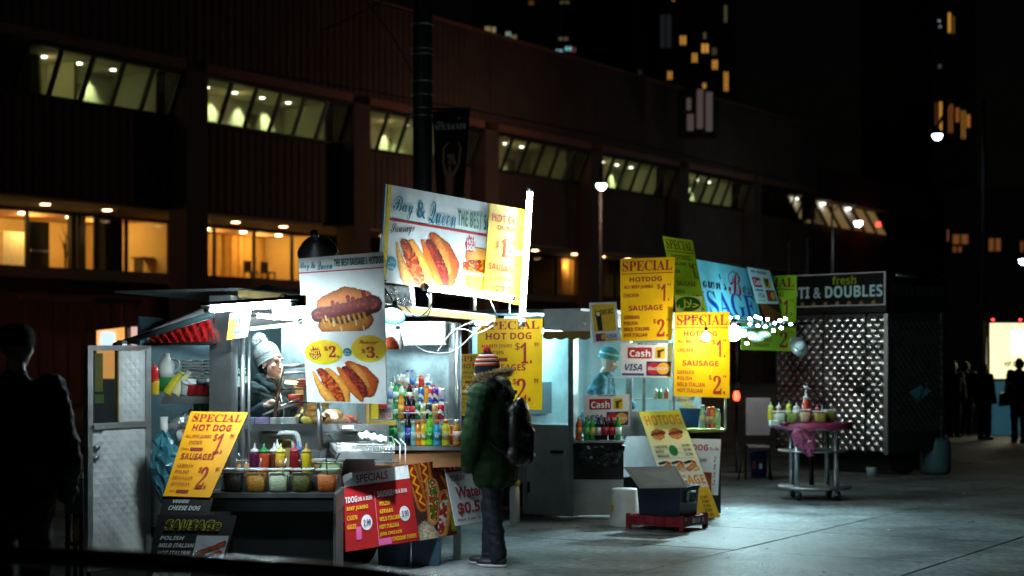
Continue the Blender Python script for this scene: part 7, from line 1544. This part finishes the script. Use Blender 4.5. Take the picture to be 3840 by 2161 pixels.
# ================================================================== people
def blob(parts, voxel, mats, smooth=3, wrinkle=0.0, seed=0, cut=None):
    """capsules and ellipsoids grown into one continuous skin"""
    b = MB(); dm = BLACKP
    for p in parts:
        if p[0] == 'c':
            _, a, c, ra, rc = p; a = Vector(a); c = Vector(c); d = (c - a)
            L = d.length; d = d.normalized() if L > 1e-6 else UP
            x = d.orthogonal().normalized(); y = d.cross(x); rg = []
            for k in range(5):
                th = math.pi / 2 * (1 - k / 4.0); rg.append(b.ring(a - d * ra * math.sin(th), x, y, max(ra * math.cos(th), .0005), max(ra * math.cos(th), .0005), 12))
            for k in range(1, 6):
                th = math.pi / 2 * (k - 1) / 4.0; rg.append(b.ring(c + d * rc * math.sin(th), x, y, max(rc * math.cos(th), .0005), max(rc * math.cos(th), .0005), 12))
            b.loft(rg, dm)
        else:
            _, c, r = p[:3]; c = Vector(c); mtx = p[3] if len(p) > 3 else Matrix.Identity(3); rg = []
            for j in range(11):
                th = math.pi * j / 10; s_ = max(math.sin(th), .002)
                rg.append([c + mtx @ Vector((math.cos(2 * math.pi * i / 16) * r[0] * s_, math.sin(2 * math.pi * i / 16) * r[1] * s_, -math.cos(th) * r[2])) for i in range(16)])
            b.loft(rg, dm)
    o = b.build('tmp')
    m = o.modifiers.new('r', 'REMESH'); m.mode = 'VOXEL'; m.voxel_size = voxel
    if smooth: s = o.modifiers.new('s', 'SMOOTH'); s.iterations = smooth; s.factor = .5
    dg = bpy.context.evaluated_depsgraph_get(); ev = o.evaluated_get(dg); me = ev.to_mesh()
    n = len(me.vertices); co = np.empty(n * 3); me.vertices.foreach_get('co', co); co = co.reshape(-1, 3)
    no = np.empty(n * 3); me.vertices.foreach_get('normal', no); no = no.reshape(-1, 3)
    fs = [tuple(p.vertices) for p in me.polygons]
    ev.to_mesh_clear(); me0 = o.data; bpy.data.objects.remove(o); bpy.data.meshes.remove(me0)
    if wrinkle:
        h = vnoise(co[:, 0] * 9 + co[:, 2] * 5, co[:, 2] * 22 - co[:, 0] * 6 + co[:, 1] * 8, seed) + .5 * vnoise(co[:, 1] * 25 + co[:, 2] * 14, co[:, 2] * 48 + co[:, 0] * 15, seed + 3) - .75
        co = co + no * (h * wrinkle)[:, None]
    return co, fs
def emit(name, co, fs, m, parent, M, cols=None):
    me = bpy.data.meshes.new(name); v = [tuple(M @ Vector(c)) for c in co]
    me.from_pydata(v, [], fs); me.materials.append(m); me.polygons.foreach_set('use_smooth', [True] * len(fs))
    if cols is not None:
        at = me.color_attributes.new('Col', 'FLOAT_COLOR', 'POINT'); at.data.foreach_set('color', np.asarray(cols, dtype=np.float32).ravel())
    o = bpy.data.objects.new(name, me); COL.objects.link(o); o.parent = parent
    return o
def head_parts(c, s=1.0, tilt=None):
    """head at centre c, facing -y; s scales an adult head 0.225 tall"""
    T = tilt or Matrix.Identity(3); c = Vector(c)
    def e(p, r): return ('e', c + T @ (Vector(p) * s), tuple(x * s for x in r), T)
    L = [e((0, .012, .025), (.074, .092, .085)), e((0, -.012, -.03), (.062, .078, .075)), e((0, -.048, -.078), (.036, .036, .032)), e((0, -.030, -.055), (.052, .05, .045)),
         e((0, -.098, -.022), (.012, .018, .022)), e((0, -.088, .008), (.009, .012, .022)), e((0, -.110, -.032), (.012, .010, .009)), e((.012, -.1, -.034), (.008, .009, .007)), e((-.012, -.1, -.034), (.008, .009, .007)),
         e((.030, -.072, .030), (.024, .014, .010)), e((-.030, -.072, .030), (.024, .014, .010)), e((.042, -.062, -.022), (.02, .018, .02)), e((-.042, -.062, -.022), (.02, .018, .02)),
         e((0, -.086, -.058), (.021, .012, .007)), e((0, -.084, -.069), (.019, .012, .008)), e((0, -.083, -.095), (.018, .014, .014)),
         e((.074, .008, -.008), (.010, .018, .030)), e((-.074, .008, -.008), (.010, .018, .030))]
    return L
def face_cols(co, c, s, T, skin):
    q = (np.asarray(co) - np.array(c)) @ np.array(T) / s      # into head space
    n = len(q); col = np.tile(np.array(skin), (n, 1)) * (0.94 + .12 * vnoise(q[:, 0] * 60, q[:, 2] * 60, 3))[:, None]
    def near(p, r): return np.exp(-(((q - np.array(p)) / np.array(r)) ** 2).sum(1))
    def mix(w, c2):
        nonlocal col
        w = np.clip(w, 0, 1)[:, None]; col = col * (1 - w) + np.array(c2) * w
    front = (q[:, 1] < -.03)
    for sx in (-1, 1):
        mix(front * near((sx * .045, -.07, -.03), (.026, .04, .022)) * .5, (skin[0] * 1.02, skin[1] * .66, skin[2] * .62))
        mix(front * near((sx * .030, -.075, .008), (.020, .05, .0095)) * .55, (skin[0] * .45, skin[1] * .36, skin[2] * .34))
        mix(front * (near((sx * .030, -.08, .007), (.0125, .05, .0048)) > .4), (.55, .52, .5))
        mix(front * (near((sx * .030, -.08, .007), (.0058, .05, .0058)) > .42), (.015, .01, .01))
        mix(front * (near((sx * .030, -.08, .0125), (.016, .05, .0026)) > .42), (.02, .012, .01))
        mix(front * (near((sx * .032, -.08, .029), (.021, .05, .0045)) > .4) * .85, (.05, .03, .022))
        mix(front * near((sx * .010, -.108, -.041), (.005, .02, .003)) * .8, (.12, .04, .03))
    mix(front * (near((0, -.09, -.063), (.022, .05, .0085)) > .45) * .75, (.42, .10, .09))
    mix(front * (near((0, -.09, -.0635), (.024, .05, .0018)) > .4) * .8, (.10, .02, .02))
    return np.concatenate([np.clip(col, 0, 1), np.ones((n, 1))], 1)
def hand_parts(w, d, up, s=1.0, curl=.6):
    """palm at wrist w pointing d, back of hand towards up; five unequal bent fingers and a side thumb"""
    w = Vector(w); d = Vector(d).normalized(); up = Vector(up); up = (up - d * up.dot(d)).normalized(); sd = d.cross(up)
    L = [('c', w, w + d * .07 * s, .022 * s, .026 * s), ('c', w + sd * .018 * s, w + d * .075 * s + sd * .022 * s, .018 * s, .016 * s), ('c', w - sd * .018 * s, w + d * .075 * s - sd * .022 * s, .018 * s, .016 * s)]
    for i, l in enumerate((.9, 1.05, 1.0, .8)):
        b_ = w + d * .082 * s + sd * (.03 - .02 * i) * s; a1 = (d * math.cos(curl) - up * math.sin(curl)); a2 = (d * math.cos(curl * 2.2) - up * math.sin(curl * 2.2)); a3 = (d * math.cos(curl * 3) - up * math.sin(curl * 3))
        k1 = b_ + a1 * .036 * l * s; k2 = k1 + a2 * .026 * l * s; k3 = k2 + a3 * .018 * l * s
        L += [('c', b_, k1, .0095 * s, .0088 * s), ('c', k1, k2, .0088 * s, .008 * s), ('c', k2, k3, .008 * s, .0068 * s)]
    t0 = w + d * .028 * s + sd * .028 * s; t1 = t0 + (d * .6 + sd * .7 - up * .3).normalized() * .034 * s; t2 = t1 + (d * .8 - sd * .1 - up * .6).normalized() * .028 * s
    L += [('c', t0, t1, .012 * s, .010 * s), ('c', t1, t2, .010 * s, .008 * s)]
    return L
SKINM = vcol('skin', .5, 0, .4)
def knit(name, base, stripes=None, ribs=True):
    if name in MATS: return MATS[name]
    m = mat(name, base, .9, 0, .12, 40, .5, 120, sheen=.3)
    return m
def person(base, yaw, H, label, skin=(.55, .33, .24), coat=(.03, .04, .045), trousers=(.02, .022, .03), shoe=(.015, .015, .016), hem=.46, el=None, wr=None, lean=0.0, bulk=1.0, cname='jacket', head_turn=0.0, vox=.008, stance=.09, step=0.0, nod=0.0, wr_k=.012, hands=True, hair=None, sleeve_k=1.0, seed=1, skirt=False):
    """stands at base facing -y turned by yaw; el, wr = elbow and wrist points for (-x, +x) arms in local metres"""
    t = thing('person', base, label, 'person', None, yaw); S = H / 1.72
    def z(f): return f * H
    top = Vector((0, -lean, 0))
    hip = z(.51); sh = z(.815); nk = z(.845); hc = Vector((0, -.01 - lean * 1.15, z(.935)))
    T = (Matrix.Rotation(head_turn, 3, 'Z') @ Matrix.Rotation(nod, 3, 'X'))
    shl = [Vector((sx * .165 * S * bulk ** .5, -lean * .85 + .01, sh)) for sx in (-1, 1)]
    el = el or [Vector((sx * .24 * S, .03 - lean * .4, z(.63))) for sx in (-1, 1)]
    wr = wr or [Vector((sx * .24 * S, -.06 - lean * .2, z(.485))) for sx in (-1, 1)]
    el = [Vector(x) for x in el]; wr = [Vector(x) for x in wr]
    ft = [Vector((sx * stance * S, sx * step, 0)) for sx in (-1, 1)]; kn = [Vector((sx * (stance + .005) * S, sx * step * .6 - .02, z(.285))) for sx in (-1, 1)]
    # body
    B = head_parts(hc, S, T)
    B += [('c', (0, .012 - lean, z(.87)), (0, .02 - lean * .8, z(.80)), .052 * S, .06 * S), ('c', (-.1 * S, .01 - lean * .8, z(.79)), (.1 * S, .01 - lean * .8, z(.79)), .07 * S, .07 * S), ('c', (0, .01 - lean * .7, z(.74)), (0, .01, hip), .12 * S, .12 * S)]
    for i in (0, 1):
        B += [('c', shl[i], el[i], .05 * S, .04 * S), ('c', el[i], wr[i], .04 * S, .027 * S), ('c', (ft[i].x, 0, hip), kn[i], .08 * S, .055 * S), ('c', kn[i], ft[i] + UP * .09, .052 * S, .038 * S), ('c', ft[i] + UP * .055, ft[i] + Vector((0, -.09, .036)), .034 * S, .022 * S)]
        if hands:
            d = (wr[i] - el[i]).normalized(); B += hand_parts(wr[i] + d * .02, d, (0, 0, 1) if abs(d.z) < .7 else (Vector((1 if i else -1, 0, 0))), S * 1.0, .55)
    co, fs = blob(B, .0055 if vox < .009 else vox, None, 1)
    I = Matrix.Identity(4)
    body = emit('body', co, fs, SKINM, t, I, face_cols(co, hc, S, T, skin))
    # coat
    k = bulk; cm_ = mat('%s_%02x%02x%02x' % (cname, int(coat[0] * 255), int(coat[1] * 255), int(coat[2] * 255)), coat, .75, 0, .2, 14, .15, 60, spec=.25)
    Cc = [('c', (-.115 * S * k, .01 - lean * .8, z(.79)), (.115 * S * k, .01 - lean * .8, z(.79)), .082 * S * k, .082 * S * k), ('c', (-.06 * S, .01 - lean * .7, z(.74)), (-.055 * S, .01 - lean * .2, z(.58)), .125 * S * k, .12 * S * k), ('c', (.06 * S, .01 - lean * .7, z(.74)), (.055 * S, .01 - lean * .2, z(.58)), .125 * S * k, .12 * S * k),
          ('c', (-.05 * S, .01, z(.58)), (-.05 * S, .01, z(hem) + .11 * S * k), .12 * S * k, .13 * S * k), ('c', (.05 * S, .01, z(.58)), (.05 * S, .01, z(hem) + .11 * S * k), .12 * S * k, .13 * S * k), ('c', (0, .015 - lean, z(.84)), (0, .02 - lean * .8, z(.79)), .072 * S, .09 * S)]
    if skirt: Cc += [('e', (0, .01, z(hem) + .13), (.235 * S, .19 * S, .15)), ('c', (-.12, .01, z(hem) + .06), (.12, .01, z(hem) + .06), .085, .085), ('c', (-.10, -.06, z(hem) + .055), (.10, -.06, z(hem) + .055), .08, .08), ('c', (-.10, .08, z(hem) + .055), (.10, .08, z(hem) + .055), .08, .08)]
    for i in (0, 1):
        a = .068 * S * k * sleeve_k
        d = (wr[i] - el[i]).normalized()
        Cc += [('c', shl[i], el[i], a * 1.05, a * .92), ('c', el[i], wr[i] - d * .0, a * .92, a * .66)]
    co, fs = blob(Cc, vox, None, 3, wr_k * S, seed)
    emit(cname, co, fs, cm_, t, I)
    tm = mat('trousers_%02x%02x%02x' % tuple(int(c * 255) for c in trousers), trousers, .8, 0, .2, 12, .2, 70)
    L = [('c', (-.06, .01, hip + .02), (.06, .01, hip + .02), .115 * S, .115 * S)]
    for i in (0, 1): L += [('c', (ft[i].x, .005, hip), kn[i], .1 * S, .08 * S), ('c', kn[i], ft[i] + UP * .16, .078 * S, .066 * S), ('c', ft[i] + UP * .14, ft[i] + UP * .075, .072 * S, .07 * S)]
    co, fs = blob(L, vox, None, 3, .014, seed + 5); emit('trousers', co, fs, tm, t, I)
    sm_ = mat('shoe_%02x%02x%02x' % tuple(int(c * 255) for c in shoe), shoe, .5, 0, .2, 30)
    for i in (0, 1):
        f = ft[i]; co, fs = blob([('e', f + Vector((0, .01, .05)), (.047, .07, .045)), ('e', f + Vector((0, -.10, .038)), (.047, .085, .034)), ('c', f + Vector((0, .02, .07)), f + Vector((0, .015, .1)), .043, .045)], .006, None, 2)
        s_ = emit('shoe', co, fs, sm_, t, I)
        b = MB(); nn = 18; pr = []
        for j in range(nn): a = 2 * math.pi * j / nn; pr.append((math.cos(a) * .05, math.sin(a) * .125 - .05))
        b.loft([[f + Vector((x, y, zz)) for x, y in pr] for zz in (.001, .022)], mat('pale_sole', (.35, .38, .38), .6), True); b.build('sole', s_, False)
    return t, hc, S, T
def hat(t, hc, S, T, bands, pom=None, ribs=0, brim=.0, back=.25, name='woolly_hat', slouch=.0, drop=.0):
    """knitted hat: bands of (colour, share of height) from the rim up"""
    rings = []; nn = 40; H_ = .135 + slouch; b = MB()
    tilt = T @ Matrix.Rotation(-back, 3, 'X')
    def ring(f, rib=True):
        r = math.sqrt(max(0, 1 - max(0, (f - .35) / .65) ** 2.2)) if f > .35 else 1.0
        out = []
        for i in range(nn):
            a = 2 * math.pi * i / nn; k = 1 + (.018 * (1 if i % 2 else -1) if ribs and r > .15 else 0)
            out.append(Vector(hc) + tilt @ Vector((math.cos(a) * .088 * S * max(r, .01) * k, math.sin(a) * .107 * S * max(r, .01) * k + .012 * S, (.018 - drop + H_ * f) * S)))
        return out
    f0 = 0.0
    for bi, (col, share) in enumerate(bands):
        n = max(2, int(share * 16)); rs = [ring(f0 + share * i / n) for i in range(n + 1)]
        m = mat('wool_%02x%02x%02x' % tuple(int(c * 255) for c in col), col, .95, 0, .15, 50, .6, 160, spec=.1)
        if bi == 0: rs = [[v + (v - Vector(hc)).normalized() * .0 for v in rs[0]]] + rs
        b.loft(rs, m, bi == len(bands) - 1); f0 += share
    o = b.build(name, t, False)
    if pom:
        p = MB(); c = Vector(hc) + tilt @ Vector((0, .012, .018 - drop + H_ + pom[1] * .38)) * S; pm = mat('pom_%02x%02x%02x' % tuple(int(x * 255) for x in pom[0]), pom[0], .95, 0, .35, 60)
        p.sphere(c, pom[1] * .72 * S, pm, 10, 8); rnd = random.Random(5)
        for i in range(420):
            d = Vector((rnd.gauss(0, 1), rnd.gauss(0, 1), rnd.gauss(0, 1))).normalized(); s_ = d.orthogonal().normalized() * .006; e_ = d.cross(s_).normalized() * .006
            a = c + d * pom[1] * .5 * S; p.add([a + s_, a - s_ * .5 + e_, a - s_ * .5 - e_, c + d * pom[1] * S * rnd.uniform(.9, 1.12)], [(0, 1, 3), (1, 2, 3), (2, 0, 3)], pm)
        p.build('pompom', o, False)
    return o
# ---- the vendor
VB = P(1000, 1315, 13.2); VB.z = .02
vt, hc, S, T = person(VB, R(54), 1.70, 'vendor in grey pompom hat and dark hooded jacket holding tongs', (.62, .38, .29), (.016, .030, .034), (.02, .02, .025), hem=.5, lean=.03, head_turn=R(6), nod=R(2),
    el=[(-.27, .06, 1.14), (.23, -.1, 1.13)], wr=[(-.22, -.17, 1.265), (.20, -.36, 1.20)], cname='hooded_jacket', wr_k=.02, bulk=1.08, vox=.007, seed=4)
hat(vt, hc, S, T, [((.20, .21, .21), .28), ((.18, .19, .19), .72)], ((.24, .25, .25), .06), 1, back=.55, slouch=.035, drop=.012)
co, fs = blob([('c', hc + Vector((-.055, .05, -.12)), hc + Vector((.055, .05, -.12)), .05, .05), ('c', hc + Vector((-.07, .0, -.155)), hc + Vector((-.03, -.055, -.19)), .036, .03), ('c', hc + Vector((.07, .0, -.155)), hc + Vector((.03, -.055, -.19)), .036, .03), ('c', hc + Vector((-.055, .06, -.12)), hc + Vector((-.07, .0, -.155)), .05, .036), ('c', hc + Vector((.055, .06, -.12)), hc + Vector((.07, 0, -.155)), .05, .036)], .007, None, 3, .012, 9)
emit('hood', co, fs, mat('hooded_jacket_hood', (.016, .030, .034), .75, spec=.25), vt, Matrix.Identity(4))
b = MB(); HB = mat('dark_hair', (.012, .009, .008), .5); b.sphere(hc + Vector((0, .03, -.02)), (.079, .08, .085), HB, 16, 10); b.build('hair', vt, False)
b = MB()
for sx in (-1, 1): b.sphere(hc + Vector((sx * .084, .0, -.036)), .006, mat('pearl_stud', (.8, .8, .78), .2), 8, 6)
b.build('earring', vt, False)
b = MB(); b.tube([hc + Vector((0, -.09, -.22)), hc + Vector((0, -.13, -.36)), Vector((0, -.14, .95))], .004, ALU, 6); b.build('zip', vt, False)
MV = Matrix.Translation(VB) @ Matrix.Rotation(R(54), 4, 'Z')
hw = MV @ Vector((-.215, -.27, 1.255))
b = MB(); a = hw + Vector((-.02, -.02, -.015)); e_ = P(1145, 1490, 12.95); b.tube([a - (e_ - a).normalized() * .06, a, e_ + UP * .01], [.006, .008, .009], ALU, 8); b.tube([a, e_ - UP * .025], [.006, .010], ALU, 8)
solo('serving_tongs', b, 'long silver serving tongs held in the vendor hand', 'tongs', None, a)
# ---- the customer
CB = G(1852, 2122); CB.z = 0
ct, hc, S, T = person(CB, R(-112), 1.66, 'customer in green parka with striped hat seen from behind', (.55, .36, .28), (.008, .032, .009), (.003, .006, .012), (.02, .02, .022), hem=.385, lean=.05, cname='parka', bulk=1.48, vox=.009, stance=.07, step=.06, nod=R(10),
    el=[(-.28, -.03, 1.05), (.29, -.06, 1.03)], wr=[(-.19, -.15, .82), (.20, -.13, .80)], wr_k=.013, hands=False, seed=11, sleeve_k=1.0, skirt=True)
NV = (.006, .014, .02); OG = (.40, .05, .015); WW = (.42, .40, .40)
hat(ct, hc, S, T, [(NV, .36), (OG, .09), (WW, .05), (NV, .07), (OG, .08), (WW, .04), (NV, .07), (OG, .07), (WW, .05), (NV, .12)], ((.42, .04, .03), .036), 0, back=.15, slouch=.04, drop=.05)
# hood lying on the back with its fur trim
co, fs = blob([('c', hc + Vector((-.10, .10, -.135)), hc + Vector((.10, .10, -.135)), .075, .075), ('c', hc + Vector((-.05, .14, -.20)), hc + Vector((.05, .14, -.20)), .085, .085), ('c', hc + Vector((-.12, .03, -.14)), hc + Vector((-.06, -.06, -.19)), .05, .04), ('c', hc + Vector((.12, .03, -.14)), hc + Vector((.06, -.06, -.19)), .05, .04)], .008, None, 3, .012, 7)
emit('hood', co, fs, mat('hood_black', (.010, .012, .011), .8, 0, .2), ct, Matrix.Identity(4))
fur = MB(); rnd = random.Random(8)
FM = [mat('fur_tan', (.34, .22, .10), .9), mat('fur_brown', (.12, .07, .03), .9), mat('fur_pale', (.55, .45, .30), .9)]
arc = cat3([hc + Vector(v) for v in ((-.06, -.11, -.18), (-.15, -.02, -.11), (-.165, .07, -.06), (-.09, .15, -.03), (.02, .175, -.025), (.12, .135, -.035), (.17, .05, -.065), (.15, -.03, -.12), (.06, -.11, -.18))], 10)
for k in range(1900):
    p_ = arc[rnd.randrange(len(arc))]; out = (p_ - (hc + Vector((0, .02, -.16)))).normalized()
    d = (out + Vector((rnd.gauss(0, .55), rnd.gauss(0, .55), rnd.gauss(.05, .5)))).normalized(); L_ = rnd.uniform(.025, .062); o_ = p_ + Vector((rnd.gauss(0, .012), rnd.gauss(0, .012), rnd.gauss(0, .012)))
    s_ = d.orthogonal().normalized() * .003; e_ = d.cross(s_).normalized() * .003
    fur.add([o_ + s_, o_ - s_ * .5 + e_, o_ - s_ * .5 - e_, o_ + d * L_], [(0, 1, 3), (1, 2, 3), (2, 0, 3)], rnd.choice(FM))
fur.build('fur_trim', ct, False)
# pocket flap and zip on the sleeve side, backpack
bk_ = thing('backpack', MV @ Vector((0, 0, 0)), 'black leather backpack worn on the green parka', 'backpack')
bk_.location = CB; bk_.rotation_euler = (0, 0, R(-112))
LEA = mat('black_leather', (.009, .009, .010), .32, 0, .3, 12, .3, 40)
co, fs = blob([('e', (0, .22, 1.06), (.17, .085, .28)), ('c', (-.09, .21, .88), (.09, .21, .88), .085, .085), ('c', (-.08, .21, 1.22), (.08, .21, 1.22), .07, .07)], .009, None, 6, .006, 21)
emit('bag', co, fs, LEA, bk_, Matrix.Identity(4))
co, fs = blob([('c', (-.08, .27, .86), (.08, .27, .86), .055, .055), ('c', (-.07, .275, 1.06), (.07, .275, 1.06), .05, .05), ('c', (0, .28, .86), (0, .28, 1.06), .06, .06)], .009, None, 4, .005, 23)
emit('front_pocket', co, fs, LEA, bk_, Matrix.Identity(4))
for sx in (-1, 1):
    b = MB(); b.tube(cat3([Vector((sx * .12, .20, .88)), Vector((sx * .2, .06, .98)), Vector((sx * .19, -.12, 1.18)), Vector((sx * .15, -.05, 1.40)), Vector((sx * .1, .15, 1.37))], 6), .016, LEA, 8); b.build('strap', bk_, False)
b = MB(); b.tube([(-.05, .31, 1.14), (.05, .31, 1.14)], .005, ALU, 6); b.build('zip', bk_, False)
# ---- vendor of the second cart
V2 = P(2225, 1315, 19.0); V2.z = .02
vt2, hc, S, T = person(V2, R(75), 1.68, 'second vendor in a teal hat bent over inside the glazed cart', (.5, .36, .3), (.05, .16, .20), (.02, .02, .03), hem=.5, lean=.14, cname='work_jacket', wr_k=.02, bulk=1.1, vox=.012, nod=R(18), hands=False,
    el=[(-.26, -.12, 1.12), (.24, -.15, 1.1)], wr=[(-.18, -.36, 1.1), (.17, -.38, 1.1)])
hat(vt2, hc, S, T, [((.06, .25, .30), .35), ((.5, .6, .62), .15), ((.06, .25, .3), .5)], None, 1, back=.1)
# ---- dark figure at the frame edge, back turned
LB = P(62, 1315, 9.6); LB.z = 0
lt_, hc, S, T = person(LB, R(172), 1.84, 'man in a long black coat standing beside the open cart door', (.3, .2, .15), (.006, .008, .009), (.005, .006, .008), hem=.40, cname='long_coat', wr_k=.022, bulk=1.22, vox=.011, hands=False, el=[(-.28, .0, 1.12), (.28, .02, 1.12)], wr=[(-.22, -.16, .92), (.22, -.16, .92)], seed=31)
hat(lt_, hc, S, T, [((.006, .007, .008), .4), ((.006, .007, .008), .6)], None, 0, back=.1, name='cap', slouch=-.02, drop=.01)
# ---- silhouettes by the advertising panel
for px, Y, yaw, H, l in ((3690, 34, 20, 1.47, 'woman with loose hair standing before the bright advertising panel'), (3822, 33, -30, 1.57, 'person in dark coat carrying a bag before the advertising panel'), (3575, 35, 10, 1.5, 'dark figure standing by the trailer end near the planter'), (3620, 35.5, 170, 1.5, 'dark figure waiting behind the planter wall')):
    b0 = P(px, 1315, Y); b0.z = 0
    t_, hc, S, T = person(b0, R(yaw), H, l, (.25, .16, .12), (.012, .012, .014), (.01, .01, .012), hem=.4, cname='dark_coat', vox=.02, hands=False, bulk=1.15, wr_k=.02)
    b = MB(); b.sphere(hc + Vector((0, .03, -.02)), (.09, .09, .125 if 'woman' in l else .1), mat('silhouette_hair', (.02, .014, .01), .7), 12, 8); b.build('hair', t_, False)
q_ = P(3786, 1500, 32.9); b = MB(); b.hexa([q_ + Vector(v) for v in ((-.2, -.05, -.12), (.2, -.05, -.08), (.2, .05, -.08), (-.2, .05, -.12), (-.18, -.05, .12), (.16, -.05, .2), (.16, .05, .2), (-.18, .05, .12))], BLACKP); b.tube(cat3([q_ + Vector((-.1, 0, .14)), q_ + Vector((0, 0, .32)), q_ + Vector((.12, 0, .18))]), .008, WHITEP, 6)
solo('carrier_bag', b, 'black carrier bag hanging beside the person in the dark coat', 'bag', None, q_)
